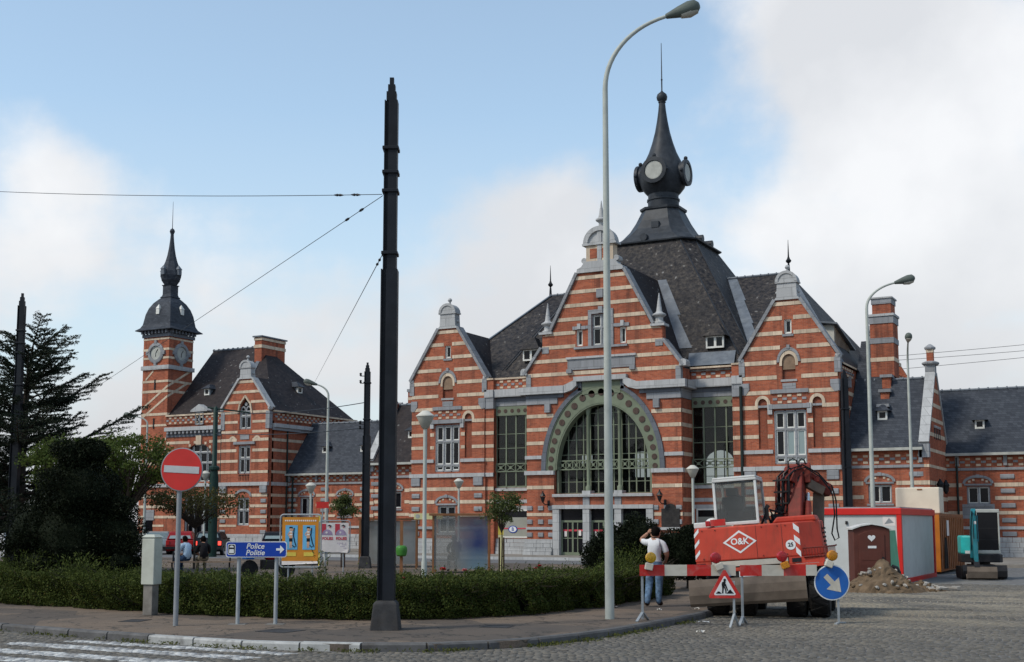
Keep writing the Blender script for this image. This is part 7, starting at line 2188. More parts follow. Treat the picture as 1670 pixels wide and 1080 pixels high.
for (x0, x1, zt) in ((0.62, 0.85, 3.28), (0.85, 1.02, 3.26)):
    exp(G().tube([(x0, 1.8, 3.0), (x0 + 0.02, 1.8, zt - 0.06), ((x0 + x1) / 2, 1.8, zt), (x1 - 0.03, 1.8, zt - 0.05), (x1, 1.85, 3.05)], 0.017, 6), 'hydraulic_hose', 'hose', smooth=True)
exp(G().tube([(1.44, 2.0, 2.62), (1.5, 2.0, 2.4), (1.5, 2.0, 2.0), (1.4, 2.0, 1.6), (1.45, 2.0, 1.45), (1.54, 2.0, 1.5), (1.52, 2.0, 1.7), (1.56, 2.0, 2.3), (1.5, 2.0, 2.64)], 0.018, 6), 'hydraulic_hose', 'hose', smooth=True)
exp(G().box(0.2, 0.45, 1.3, 1.6, 1.9, 2.1).tube([(0.0, 1.2, 1.9), (0.12, 1.25, 2.15), (0.2, 1.3, 1.9)], 0.03, 6).tube([(0.3, 1.2, 1.95), (0.2, 1.25, 2.2), (0.45, 1.3, 2.1)], 0.03, 6), 'valve_block', 'machine_black')
for (x, y, z, a, b, c_) in ((0.52, 1.7, 2.75, 0.16, 0.2, 0.22), (0.6, 1.62, 2.45, 0.14, 0.12, 0.3), (1.02, 1.8, 2.82, 0.12, 0.14, 0.18), (0.98, 1.75, 2.35, 0.1, 0.1, 0.2), (1.2, 1.95, 2.78, 0.12, 0.12, 0.1), (0.44, 1.55, 2.2, 0.2, 0.16, 0.14)):
    exp(G().cbox((x, y, z), (a, b, c_)), 'arm_fitting', 'red_dirty' if z > 2.4 else 'machine_black', 0.015)
for z in (2.3, 2.55, 2.8):
    exp(G().box(0.3, 0.66, 1.44, 1.5, z, z + 0.035), 'hose_clamp', 'dark_steel')
exp(G().tube([(0.7, 1.6, 3.05), (0.95, 1.7, 3.12), (1.25, 1.85, 2.92), (1.42, 2.0, 2.68)], 0.016, 6), 'hydraulic_hose', 'hose', smooth=True)
exp(G().tube([(0.74, 1.56, 3.0), (1.0, 1.66, 3.06), (1.28, 1.8, 2.84), (1.45, 1.96, 2.56)], 0.016, 6), 'hydraulic_hose', 'hose', smooth=True)
# undercarriage, blade, wheels
exp(G().box(-0.6, 0.6, 0.0, 3.2, 0.55, 0.95).box(-1.0, 1.0, 0.45, 0.75, 0.4, 0.62).box(-1.0, 1.0, 2.5, 2.8, 0.4, 0.62).lathe([(0.6, 0.95), (0.6, 1.05)], 20, (0, 1.5, 0)), 'chassis', 'dark_steel', roll=False)
bp = [(-0.36, 0.86), (-0.42, 0.72), (-0.44, 0.55), (-0.40, 0.38), (-0.34, 0.32), (-0.30, 0.34), (-0.35, 0.55), (-0.30, 0.86)]
exp(G().prism(bp, -1.42, 0.92, axis='x').box(-0.5, -0.35, -0.35, 0.3, 0.5, 0.7).box(0.2, 0.35, -0.35, 0.3, 0.5, 0.7), 'dozer_blade', 'muddy_steel')
exp(G().box(-0.42, 0.1, -0.06, 0.0, 0.86, 0.97), 'number_plate', 'sign_white')
exp(G().box(-0.75, -0.6, -0.06, 0.0, 0.88, 0.97).box(0.14, 0.26, -0.06, 0.0, 0.88, 0.97), 'reflector', 'sign_blue_faded')
def wheel_part(parent, x, y, r_, w_, rim='dark_steel', tread=20):
    tyre = G().lathe([(r_ * 0.55, -w_ / 2), (r_ * 0.9, -w_ / 2), (r_ * 0.98, -w_ * 0.36), (r_, -w_ * 0.2), (r_, w_ * 0.2), (r_ * 0.98, w_ * 0.36), (r_ * 0.9, w_ / 2), (r_ * 0.55, w_ / 2)], 28, (x, y, r_), axis=(1, 0, 0))
    for i in range(tread):
        a = 2 * math.pi * i / tread
        M = Matrix.Translation((x, y, r_)) @ Matrix.Rotation(a, 4, 'X') @ Matrix.Translation((0, 0, r_ * 0.985)) @ Matrix.Rotation(R(25 if i % 2 else -25), 4, 'Z')
        tyre.xbox(M, w_ * 0.92, r_ * 0.1, r_ * 0.06)
    wo = tyre.build('wheel', 'rubber', parent)
    G().lathe([(r_ * 0.56, -w_ * 0.42), (r_ * 0.5, -w_ * 0.3), (r_ * 0.2, -w_ * 0.25), (r_ * 0.2, w_ * 0.25), (r_ * 0.5, w_ * 0.3), (r_ * 0.56, w_ * 0.42)], 20, (x, y, r_), axis=(1, 0, 0)).build('rim', rim, wo)
    return wo
for x, y in ((-1.0, 0.6), (-0.42, 0.6), (0.62, 0.6), (1.08, 0.6), (-1.0, 2.65), (-0.42, 2.65), (0.62, 2.65), (1.08, 2.65)):
    wheel_part(ex, x, y, 0.5, 0.4)

# ------------------------------------------------------------------ barriers, lamps, works signs
def barrier(label, a, b, z0, h, cols, legs):
    a = Vector(a); b = Vector(b); d = b - a
    t = thing('road_barrier', label, 'barrier', (a.x, a.y, z0), math.atan2(d.y, d.x), 'red and white road work barriers')
    L = d.length
    x = 0
    tot = sum(w_ for w_, c in cols)
    for w_, c in cols:
        ww = w_ / tot * L
        G().box(x, x + ww, -0.012, 0.012, h, h + 0.205).build('stripe', 'barrier_red' if c else 'barrier_white', t)
        x += ww
    for lx in legs:
        g = G().box(lx - 0.02, lx + 0.02, 0.013, 0.05, 0.03, h + 0.2)
        g.bar((lx, 0.03, 0.16), (lx - 0.16, -0.28, 0.012), 0.05, 0.02); g.bar((lx, 0.03, 0.16), (lx + 0.14, 0.3, 0.012), 0.05, 0.02)
        g.build('leg', 'galvanised', t)
    return t
barrier('red and white barrier board in front of the man', (-8.88, 21.78), (-7.33, 22.72), 0.11, 0.83, ((22, 1), (18, 1), (36, 0), (39, 1), (40, 0)), (0.05,))
barrier('red and white barrier board in front of the excavator blade', (-7.37, 23.12), (-6.12, 23.95), 0.0, 0.92, ((39, 1), (40, 0), (41, 1), (20, 0)), (0.04,))
def warn_lamp(label, loc, rz, lens_m, body_m, side):
    t = thing('warning_lamp', label, 'lamp', loc, rz, 'road work warning lamps')
    M = Matrix.Rotation(R(side * 22), 4, 'Y')
    g = G().box(-0.075, 0.075, -0.05, 0.05, -0.07, 0.06)
    G().add([M @ Vector(p) for p in g.v], g.f).build('body', body_m, t, bevel=0.015)
    c_ = M @ Vector((0, 0, 0.165))
    G().lathe([(0.06, -0.05), (0.095, -0.042), (0.105, 0), (0.095, 0.042), (0.06, 0.05)], 20, tuple(c_), axis=(0.25, -1, 0)).build('lens', lens_m, t, smooth=True)
    g = G().box(-0.03, 0.03, -0.025, 0.025, 0.05, 0.09)
    G().add([M @ Vector(p) for p in g.v], g.f).build('neck', 'machine_black', t)
    return t
warn_lamp('yellow warning lamp on the barrier end in front of the man', (-8.7, 21.8, 1.12), VIEW, 'lens_yellow', 'barrier_white', 12 / 22)
warn_lamp('red warning lamp with white box above the works triangle', (-7.58, 22.5, 1.12), VIEW, 'lens_red', 'barrier_white', -1)
warn_lamp('red warning lamp with orange box on the barrier by the excavator', (-6.62, 23.55, 1.13), VIEW, 'lens_red', 'lens_amber', -0.9)
warn_lamp('amber warning lamp with white box above the blue arrow sign', (-5.9, 24.05, 1.15), VIEW, 'lens_amber', 'barrier_white', 1)
tr = thing('works_sign', 'red triangular road works sign leaning on a thin stand', 'road sign', (-7.45, 22.42, 0.0), VIEW)
def tri(s, zc):
    P = []
    for k in range(3):
        a = R(90 + 120 * k)
        for da in (-28, 0, 28):
            P.append((s * 0.86 * math.cos(a) + s * 0.14 * math.cos(a + R(da)), zc + s * 0.86 * math.sin(a) + s * 0.14 * math.sin(a + R(da))))
    return P
tb = G().prism(tri(0.335, 0.72), -0.012, 0.0).build('panel', 'barrier_red', tr)
G().prism(tri(0.225, 0.715), -0.016, -0.0125).build('field', 'sign_white', tb)
fg = G()
fg.lathe([(0.026, 0), (0.026, 0.003)], 12, (0.0, -0.020, 0.87), axis=(0, 1, 0))
fg.prism([(-0.05, 0.83), (0.0, 0.855), (0.02, 0.83), (0.0, 0.79), (0.0, 0.74), (-0.05, 0.74), (-0.06, 0.79)], -0.0195, -0.0168)
fg.prism([(-0.05, 0.745), (-0.015, 0.745), (-0.025, 0.68), (-0.03, 0.625), (-0.055, 0.625), (-0.05, 0.68)], -0.0195, -0.0168).prism([(-0.02, 0.745), (0.005, 0.74), (0.03, 0.68), (0.03, 0.625), (0.008, 0.625), (0.005, 0.68)], -0.0195, -0.0168)
fg.prism([(0.0, 0.82), (0.02, 0.80), (0.06, 0.68), (0.045, 0.67), (-0.01, 0.79)], -0.0198, -0.0166)
fg.prism([(0.03, 0.62), (0.17, 0.62), (0.13, 0.66), (0.1, 0.70), (0.06, 0.66)], -0.0196, -0.0167).prism([(-0.17, 0.62), (-0.06, 0.62), (-0.1, 0.66), (-0.13, 0.66)], -0.0196, -0.0167)
fg.build('digging_figure', 'ink', tb)
g = G().box(0.15, 0.19, 0.005, 0.03, 0.15, 0.85)
g.bar((0.17, 0.02, 0.25), (0.05, -0.2, 0.012), 0.04, 0.02); g.bar((0.17, 0.02, 0.25), (0.28, 0.2, 0.012), 0.04, 0.02); g.box(0.0, 0.19, 0.004, 0.02, 0.7, 0.74)
g.build('stand', 'galvanised', tr)
bl = thing('arrow_sign', 'round blue sign with white diagonal arrow on a thin stand', 'road sign', (-5.88, 24.12, 0.0), VIEW)
bd = G().lathe([(0.335, 0), (0.34, 0.004), (0.34, 0.012), (0.33, 0.014)], 44, (0, 0, 0.79), axis=(0, -1, 0)).build('rim', 'sign_white', bl)
G().lathe([(0.318, 0), (0.318, 0.003)], 44, (0, -0.0145, 0.79), axis=(0, -1, 0)).build('disc', 'sign_blue_faded', bd)
A_ = [(-0.05, 0.17), (0.05, 0.17), (0.05, -0.02), (0.165, -0.02), (0.0, -0.24), (-0.165, -0.02), (-0.05, -0.02)]
ca, sa = math.cos(R(43)), math.sin(R(43))
A2 = [(x * ca - z * sa * 1.0, x * sa + z * ca) for x, z in [(p[0], p[1] * 1.05) for p in A_]]
G().prism([(x + 0.0, z + 0.79) for x, z in A2], -0.0215, -0.018).build('arrow', 'barrier_white', bd)
g = G().box(0.1, 0.14, 0.005, 0.03, 0.03, 0.7); g.bar((0.12, 0.02, 0.03), (0.28, 0.18, 0.02), 0.05, 0.025); g.bar((0.12, 0.02, 0.03), (0.0, -0.2, 0.02), 0.05, 0.025); g.bar((0.0, 0.006, 0.7), (0.12, 0.012, 0.7), 0.03, 0.012)
g.build('stand', 'galvanised', bl)

# ------------------------------------------------------------------ site cabin, toilet, heap, containers
cb = thing('site_cabin', 'white portable site cabin with red frame edges', 'site cabin', (-9.15, 44.6, 0.0))
x0, x1, y0, y1, h = -1.27, 1.27, -3.1, 3.1, 2.42
for x in (x0, x1):
    for y in (y0, y1):
        G().box(x - 0.075, x + 0.075, y - 0.075, y + 0.075, 0.0, h - 0.22).build('corner_post', 'cabin_red', cb)
G().box(x0 - 0.09, x1 + 0.09, y0 - 0.09, y1 + 0.09, h - 0.22, h).build('roof_rim', 'cabin_red', cb, bevel=0.02)
G().box(x0 - 0.02, x1 + 0.02, y0 - 0.02, y1 + 0.02, h, h + 0.04).build('roof', 'galvanised', cb)
G().box(x0 - 0.08, x1 + 0.08, y0 - 0.08, y1 + 0.08, 0.0, 0.14).build('base_rim', 'cabin_red', cb)
fp = [('front_panel', x0 + 0.075, x1 - 0.075, y0 - 0.02, y0 + 0.03), ('rear_panel', x0 + 0.075, x1 - 0.075, y1 - 0.03, y1 + 0.02), ('side_panel', x0 - 0.02, x0 + 0.03, y0 + 0.075, y1 - 0.075), ('side_panel', x1 - 0.03, x1 + 0.02, y0 + 0.075, y1 - 0.075)]
for nm, a, b, c_, d_ in fp:
    G().box(a, b, c_, d_, 0.14, h - 0.22).build(nm, 'cabin_white', cb)
for i in range(40):
    yy = y0 + 0.12 + i * 0.15
    if yy < y1 - 0.12:
        G().box(x1 + 0.02, x1 + 0.028, yy, yy + 0.07, 0.15, h - 0.23).build('panel_rib', 'cabin_white', cb)
nt_ = G().box(0.75, 1.15, y0 - 0.026, y0 - 0.021, 1.85, 2.15).build('notice', 'paper', cb)
G().prism([(0.8, 1.9), (0.95, 2.1), (1.1, 1.95)], y0 - 0.03, y0 - 0.0265).build('notice_print', 'sign_grey', nt_)
G().box(-0.45, -0.38, y0 - 0.07, y0 - 0.021, 1.9, 2.0).build('hook', 'machine_black', cb)
to = thing('portable_toilet', 'brown portable toilet with white roof and green side', 'portable toilet', (-8.06, 37.7, 0.0), VIEW + R(-6))
G().prism([(-0.52, 0.05), (0.52, 0.05), (0.52, 1.74), (0.28, 1.82), (0.0, 1.87), (-0.28, 1.82), (-0.52, 1.74)], -0.5, 0.5).build('body', 'toilet_brown', to, bevel=0.015)
dr = G().prism([(-0.38, 0.12), (0.36, 0.12), (0.36, 1.6), (0.2, 1.68), (0.0, 1.72), (-0.2, 1.68), (-0.38, 1.6)], -0.525, -0.5).build('door', 'toilet_brown', to, bevel=0.01)
G().box(-0.3, 0.28, -0.532, -0.5255, 0.25, 0.75).build('door_panel', 'toilet_brown', dr, bevel=0.01); G().box(-0.3, 0.28, -0.532, -0.5255, 0.85, 1.1).build('door_panel', 'toilet_brown', dr, bevel=0.01)
hp = []
for i in range(24):
    t = 2 * math.pi * i / 24
    hp.append((-0.01 + 0.0068 * 16 * math.sin(t) ** 3, 1.5 + 0.0068 * (13 * math.cos(t) - 5 * math.cos(2 * t) - 2 * math.cos(3 * t) - math.cos(4 * t))))
G().prism(hp, -0.531, -0.5255).build('heart_sticker', 'sign_white', dr)
G().box(-0.12, 0.12, -0.531, -0.526, 1.2, 1.27).build('sticker', 'sign_white', dr)
G().box(0.27, 0.33, -0.55, -0.526, 0.82, 0.95).build('handle', 'machine_black', dr)
G().add([(-0.57, -0.56, 1.74), (-0.3, -0.56, 1.84), (0, -0.56, 1.89), (0.3, -0.56, 1.84), (0.57, -0.56, 1.74), (-0.57, 0.56, 1.74), (-0.3, 0.56, 1.84), (0, 0.56, 1.89), (0.3, 0.56, 1.84), (0.57, 0.56, 1.74),
         (-0.57, -0.56, 1.79), (-0.3, -0.56, 1.88), (0, -0.56, 1.93), (0.3, -0.56, 1.88), (0.57, -0.56, 1.79), (-0.57, 0.56, 1.79), (-0.3, 0.56, 1.88), (0, 0.56, 1.93), (0.3, 0.56, 1.88), (0.57, 0.56, 1.79)],
        [(10, 11, 16, 15), (11, 12, 17, 16), (12, 13, 18, 17), (13, 14, 19, 18), (0, 1, 11, 10), (1, 2, 12, 11), (2, 3, 13, 12), (3, 4, 14, 13), (4, 9, 19, 14), (0, 10, 15, 5), (5, 6, 1, 0), (6, 7, 2, 1), (7, 8, 3, 2), (8, 9, 4, 3), (15, 16, 6, 5), (16, 17, 7, 6), (17, 18, 8, 7), (18, 19, 9, 8)]).build('roof', 'cab_white', to)
G().add([(0.53, -0.45, 0.05), (0.9, -0.1, 0.05), (0.76, -0.1, 1.72), (0.53, -0.45, 1.72), (0.53, -0.41, 0.05), (0.9, -0.06, 0.05), (0.76, -0.06, 1.72), (0.53, -0.41, 1.72)], [(0, 1, 2, 3), (7, 6, 5, 4), (0, 4, 5, 1), (1, 5, 6, 2), (2, 6, 7, 3), (3, 7, 4, 0)]).build('side_flap', 'toilet_green', to)
# heap of spoil
def heap(label, cx, cy, rx, ry, h, seed):
    r2 = np.random.default_rng(seed)
    g = G(); n = 30
    vs = []; idx = {}
    for i in range(n + 1):
        for j in range(n + 1):
            u, v = -1.15 + 2.3 * i / n, -1.15 + 2.3 * j / n
            d = math.hypot(u, v)
            z = h * max(0, 1 - d) ** 0.9 * (1 + 0.18 * math.sin(5 * u + 1) * math.cos(4 * v)) + r2.normal(0, 0.018) * (d < 1.02) - 0.02 * (d > 1.0)
            vs.append((u * rx + r2.normal(0, 0.015), v * ry + r2.normal(0, 0.015), z))
    fs = [(i * (n + 1) + j, (i + 1) * (n + 1) + j, (i + 1) * (n + 1) + j + 1, i * (n + 1) + j + 1) for i in range(n) for j in range(n)]
    t = thing('spoil_heap', label, 'heap', (cx, cy, 0.0), VIEW)
    g.add(vs, fs).build('soil', 'soil', t)
    for k in range(46):
        a = r2.uniform(0, 2 * math.pi); d = r2.uniform(0.15, 1.05)
        u, v = d * math.cos(a), d * math.sin(a)
        z = h * max(0, 1 - d) ** 0.9
        s = r2.uniform(0.035, 0.11) * (1.3 if r2.random() < 0.15 else 1)
        M = Matrix.Translation((u * rx, v * ry, z + s * 0.2)) @ Matrix.Rotation(r2.uniform(0, 3), 4, 'Z') @ Matrix.Rotation(r2.uniform(0, 3), 4, 'X')
        q = G().lathe([(s * 0.5, -s * 0.4), (s * r2.uniform(0.7, 1), -s * 0.1), (s * r2.uniform(0.5, 0.9), s * 0.3), (s * 0.2, s * 0.42)], 6)
        G().add([M @ Vector((p[0] * 1.2, p[1] * 0.8, p[2])) for p in q.v], q.f).build('stone', 'rubble' if r2.random() < 0.6 else 'soil', t)
    return t
heap('heap of brown spoil and stones in front of the portable toilet', -7.45, 36.3, 1.25, 1.0, 0.82, 3)
heap('low spill of rubble right of the spoil heap', -6.55, 37.2, 0.75, 0.6, 0.26, 5)
pk = thing('broken_paving', 'broken slabs lying at the right end of the rubble', 'slabs', (-6.0, 37.3, 0.0), VIEW)
for i, (x, y, s, a) in enumerate(((0, 0, 0.36, 20), (0.35, 0.1, 0.28, -15), (-0.3, -0.15, 0.3, 40), (0.55, 0.3, 0.22, 10))):
    M = Matrix.Translation((x, y, 0.09)) @ Matrix.Rotation(R(a), 4, 'Z') @ Matrix.Rotation(R(a * 0.6), 4, 'X')
    G().xbox(M, s, s * 0.6, 0.06).build('slab', 'rubble', pk)
bkt = thing('bent_pipe', 'dark bent pipe sticking out of the spoil heap', 'pipe', (-7.0, 36.5, 0.3), VIEW)
G().tube([(0, 0, -0.1), (0, 0, 0.25), (-0.05, 0, 0.35), (-0.18, 0, 0.4)], 0.07, 10).build('pipe', 'machine_black', bkt)
oc = thing('skip_container', 'rusty orange steel container behind the white cabin', 'container', (-9.2, 52.6, 0.0))
G().box(-1.25, 1.25, -3.0, 3.0, 0.1, 2.2).build('shell', 'rust_orange', oc)
for i in range(13):
    yy = -2.9 + i * 0.46
    G().box(1.252, 1.30, yy, yy + 0.2, 0.15, 2.15).build('side_rib', 'rust_orange', oc)
for x in (-1.2, 1.2):
    G().box(x - 0.16, x + 0.07, -3.06, -2.99, 0.1, 2.25).build('end_post', 'container_orange', oc)
G().box(-1.27, 1.27, -3.02, 3.02, 2.2, 2.3).build('top_rail', 'rust_orange', oc)
nn = G().box(1.305, 1.312, -1.6, -1.1, 1.45, 2.05).build('notice', 'paper', oc)
G().tube([(1.33, -2.4, 0.2), (1.33, -2.3, 1.0), (1.33, -2.15, 1.35), (1.33, -1.95, 0.9), (1.33, -1.9, 0.2)], 0.05, 6).build('chain', 'dark_steel', oc)
cp = thing('cream_tank', 'cream coloured box standing on top of the orange container', 'tank', (-9.05, 52.0, 2.3))
G().box(-0.85, 0.85, -0.5, 0.5, 0.02, 1.06).build('shell', 'cream_panel', cp, bevel=0.04)
G().box(0.0, 0.2, -0.515, -0.5, 0.95, 1.0).build('lifting_eye', 'rust_orange', cp)
G().box(-0.8, 0.8, -0.45, 0.45, 0.0, 0.02).build('feet', 'dark_steel', cp)
# ------------------------------------------------------------------ mini excavator
me_ = thing('mini_excavator', 'small teal mini excavator with dark cab at the right edge', 'mini excavator', (-6.04, 46.3, 0.0), VIEW + R(-12))
me_.scale = (0.8, 0.85, 1.0)
for x in (-0.72, 0.72):
    tk = G()
    prof = [(-0.95, 0.18), (-0.85, 0.06), (-0.7, 0.02), (0.7, 0.02), (0.85, 0.06), (0.95, 0.18), (0.95, 0.32), (0.85, 0.43), (-0.85, 0.43), (-0.95, 0.32)]
    tk.prism([(y + 0.3, z) for y, z in prof], x - 0.2, x + 0.2, axis='x')
    tko = tk.build('track', 'rubber', me_)
    for i in range(9):
        G().box(x - 0.21, x + 0.21, -0.67, -0.64, 0.05 + i * 0.042, 0.07 + i * 0.042).build('grouser', 'rubber', tko)
G().box(-0.5, 0.5, -0.3, 0.9, 0.2, 0.5).lathe([(0.4, 0.5), (0.4, 0.6)], 16, (0, 0.3, 0)).build('undercarriage', 'machine_black', me_)
G().prism([(-0.85, -0.1), (-0.78, -0.35), (0.7, -0.35), (0.86, -0.1), (0.86, 1.0), (0.5, 1.35), (-0.5, 1.35), (-0.85, 1.0)], 0.58, 0.86, axis='z').build('turntable_skirt', 'machine_black', me_, bevel=0.03)
G().prism([(-0.84, 0.0), (-0.4, -0.2), (-0.4, 1.1), (-0.84, 1.0)], 0.86, 1.5, axis='z').build('tank_cover', 'teal', me_, bevel=0.06)
G().box(-0.7, -0.45, -0.21, -0.19, 0.88, 0.98).build('decal', 'sign_white', me_)
G().box(-0.4, 0.4, 0.75, 1.35, 0.86, 1.4).build('engine_cover', 'teal', me_, bevel=0.05)
cfm = G()
for x in (-0.2, 0.72):
    for y in (-0.2, 0.9):
        cfm.box(x - 0.03, x + 0.035, y - 0.045, y + 0.045, 0.88, 2.3)
cfm.box(-0.245, 0.765, -0.25, 0.95, 2.3, 2.42).box(-0.245, 0.765, -0.25, -0.18, 0.88, 1.0)
cfo = cfm.build('cab_frame', 'zinc', me_, bevel=0.02)
G().box(-0.155, 0.675, -0.22, -0.21, 1.0, 2.3).build('front_pane', 'glass_dark', me_)
G().box(0.73, 0.745, -0.155, 0.855, 0.9, 2.3).build('side_pane', 'glass_dark', me_)
G().box(0.745, 0.77, 0.1, 0.6, 0.9, 2.3).build('door_frame', 'machine_black', me_)
for z in (1.35, 1.75):
    G().box(-0.155, 0.675, -0.225, -0.221, z, z + 0.02).build('pane_bar', 'machine_black', me_)
G().bar((-0.42, -0.35, 0.75), (-0.42, -0.75, 2.2), 0.2, 0.22).bar((-0.42, -0.7, 2.0), (-0.42, -1.0, 2.38), 0.2, 0.2).build('boom', 'teal_dark', me_, bevel=0.02)
G().bar((-0.42, -1.0, 2.3), (-0.42, -1.25, 0.6), 0.17, 0.2).bar((-0.3, -1.0, 2.2), (-0.3, -1.05, 1.3), 0.08, 0.08).build('stick', 'teal_dark', me_, bevel=0.02)
G().tube([(-0.42, -0.6, 1.2), (-0.42, -0.95, 2.0)], 0.05, 8).build('ram', 'chrome', me_)
for x in (-0.5, -0.36):
    G().tube([(x, -0.6, 1.0), (x - 0.05, -0.95, 1.7), (x, -1.15, 2.35), (x, -1.35, 2.0), (x, -1.38, 1.4)], 0.02, 6).build('hose', 'hose', me_, smooth=True)
G().box(-0.46, -0.36, -1.3, -1.26, 1.9, 2.0).build('work_lamp', 'sign_white', me_)
G().prism([(-1.4, 0.46), (-1.48, 0.3), (-1.42, 0.08), (-1.2, 0.02), (-1.0, 0.1), (-0.98, 0.2), (-1.2, 0.12), (-1.32, 0.2), (-1.3, 0.46)], -0.82, 0.38, axis='x').build('bucket', 'muddy_steel', me_)
G().bar((-0.42, -1.25, 0.65), (-0.42, -1.35, 0.42), 0.22, 0.16).build('bucket_link', 'machine_black', me_)
G().prism([(-0.75, 0.1), (-0.8, 0.3), (-0.72, 0.5), (-0.68, 0.3)], -0.9, 0.9, axis='x').build('dozer_blade', 'machine_black', me_)

# ------------------------------------------------------------------ cars and motorcycle
def car(label, loc, rz, paint, wagon=False, brake=False):
    t = thing('parked_car', label, 'car', loc, rz, 'cars parked round the square')
    # side profile (y along the length, rear at y=0)
    prof = [(0.0, 0.35), (0.0, 0.62), (0.06, 0.9), (0.45 if not wagon else 0.12, 0.98), (3.0, 0.95), (3.85, 0.8), (4.0, 0.6), (4.0, 0.32), (3.6, 0.22), (0.3, 0.22)]
    g = G(); hw = 0.84
    n = len(prof)
    g.add([(-hw, y, z) for y, z in prof] + [(-hw * 0.9, y, z + 0.0) for y, z in prof] + [(hw, y, z) for y, z in prof], [])
    g = G().prism(prof, -hw, hw, axis='x')
    g.build('body', paint, t, bevel=0.05)
    top = [(0.12, 0.97), (0.5 if not wagon else 0.25, 1.38), (1.0, 1.45), (2.1, 1.43), (2.95, 0.96)]
    gh = G(); m = len(top)
    gh.add([(-0.8 + 0.14 * (z > 1.1), y, z) for y, z in top] + [(0.8 - 0.14 * (z > 1.1), y, z) for y, z in top], [tuple(range(m)), tuple(range(2 * m - 1, m - 1, -1))] + [(i, i + m, (i + 1) % m + m, (i + 1) % m) for i in range(m)])
    gh.build('cabin', paint, t, bevel=0.03)
    yb, zb = (0.5, 1.38) if not wagon else (0.25, 1.38)
    G().add([(-0.66, 0.14, 1.0), (0.66, 0.14, 1.0), (0.55, yb - 0.05, zb - 0.06), (-0.55, yb - 0.05, zb - 0.06), (-0.66, 0.17, 1.0), (0.66, 0.17, 1.0), (0.55, yb - 0.02, zb - 0.06), (-0.55, yb - 0.02, zb - 0.06)], [(0, 1, 2, 3), (7, 6, 5, 4), (0, 4, 5, 1), (1, 5, 6, 2), (2, 6, 7, 3), (3, 7, 4, 0)]).build('rear_window', 'glass_pale', t)
    for s in (-1, 1):
        G().add([(s * 0.79, 0.6, 1.0), (s * 0.79, 2.75, 1.0), (s * 0.672, 2.1, 1.37), (s * 0.672, 0.75, 1.37)], [(0, 1, 2, 3)]).build('side_window', 'glass_dark', t)
        G().box(s * 0.72 - 0.09, s * 0.72 + 0.09, -0.02, 0.06, 0.62, 0.86).build('tail_light', 'tail_lit' if brake else 'tail_red', t)
        G().box(s * 0.84 - 0.02, s * 0.84 + 0.06 * s + 0.02, 2.6, 2.75, 0.95, 1.05).build('mirror', paint, t)
        for y in (0.75, 3.15):
            w_ = G().lathe([(0.2, -0.09), (0.29, -0.09), (0.3, 0), (0.29, 0.09), (0.2, 0.09)], 20, (s * 0.76, y, 0.3), axis=(1, 0, 0)).build('wheel', 'rubber', t)
            G().lathe([(0.19, -0.095), (0.12, -0.1), (0.12, 0.1), (0.19, 0.095)], 14, (s * 0.76, y, 0.3), axis=(1, 0, 0)).build('rim', 'galvanised', w_)
    G().box(-0.26, 0.26, -0.03, -0.001, 0.6, 0.72).build('number_plate', 'sign_white', t)
    G().box(-0.84, 0.84, -0.05, 0.1, 0.34, 0.5).build('bumper', 'machine_black', t, bevel=0.02)
    return t
car('silver hatchback parked nearest the tower', (-56.3, 58.6, 0.006), VIEW + R(14), 'car_silver', True)
car('red car parked between the silver and the dark car', (-55.0, 59.2, 0.006), VIEW + R(10), 'car_red')
car('dark car with red tail lights lit', (-52.1, 58.5, 0.006), VIEW + R(4), 'car_dark', True, True)
car('black car half hidden behind the orange poster board', (-48.9, 61.0, 0.006), VIEW + R(10), 'car_dark')
car('white car half hidden behind the yew at far left', (-48.2, 41.0, 0.12), VIEW + R(80), 'car_white', True)['group'] = 'cars parked round the square'
mo = thing('motorcycle', 'parked motorcycle with red body behind the police sign', 'motorcycle', (-27.06, 33.4, 0.112), VIEW + R(-60))
for y in (-0.65, 0.65):
    w_ = G().lathe([(0.24, -0.05), (0.29, -0.05), (0.3, 0), (0.29, 0.05), (0.24, 0.05)], 20, (0, y, 0.3), axis=(1, 0, 0)).build('wheel', 'rubber', mo)
    G().lathe([(0.23, -0.02), (0.05, -0.03), (0.05, 0.03), (0.23, 0.02)], 14, (0, y, 0.3), axis=(1, 0, 0)).build('rim', 'galvanised', w_)
G().sphere((0, 0.1, 0.72), 0.22, 12, 8, (0.7, 1.3, 0.7)).build('fuel_tank', 'car_red', mo, smooth=True)
G().box(-0.13, 0.13, -0.65, -0.1, 0.66, 0.76).build('seat', 'machine_black', mo, bevel=0.04)
G().box(-0.14, 0.14, -0.25, 0.3, 0.28, 0.6).build('engine', 'dark_steel', mo, bevel=0.03)
G().tube([(0, 0.65, 0.3), (0, 0.42, 0.92)], 0.035, 8).build('fork', 'chrome', mo)
G().tube([(-0.33, 0.28, 0.98), (-0.1, 0.42, 0.95), (0.1, 0.42, 0.95), (0.33, 0.28, 0.98)], 0.018, 8).build('handlebar', 'machine_black', mo)
G().sphere((0, 0.52, 0.82), 0.1, 10, 8).build('headlight', 'chrome', mo)
G().box(-0.25, 0.25, -0.85, -0.55, 0.62, 0.95).build('top_case', 'sign_blue_faded', mo, bevel=0.04)

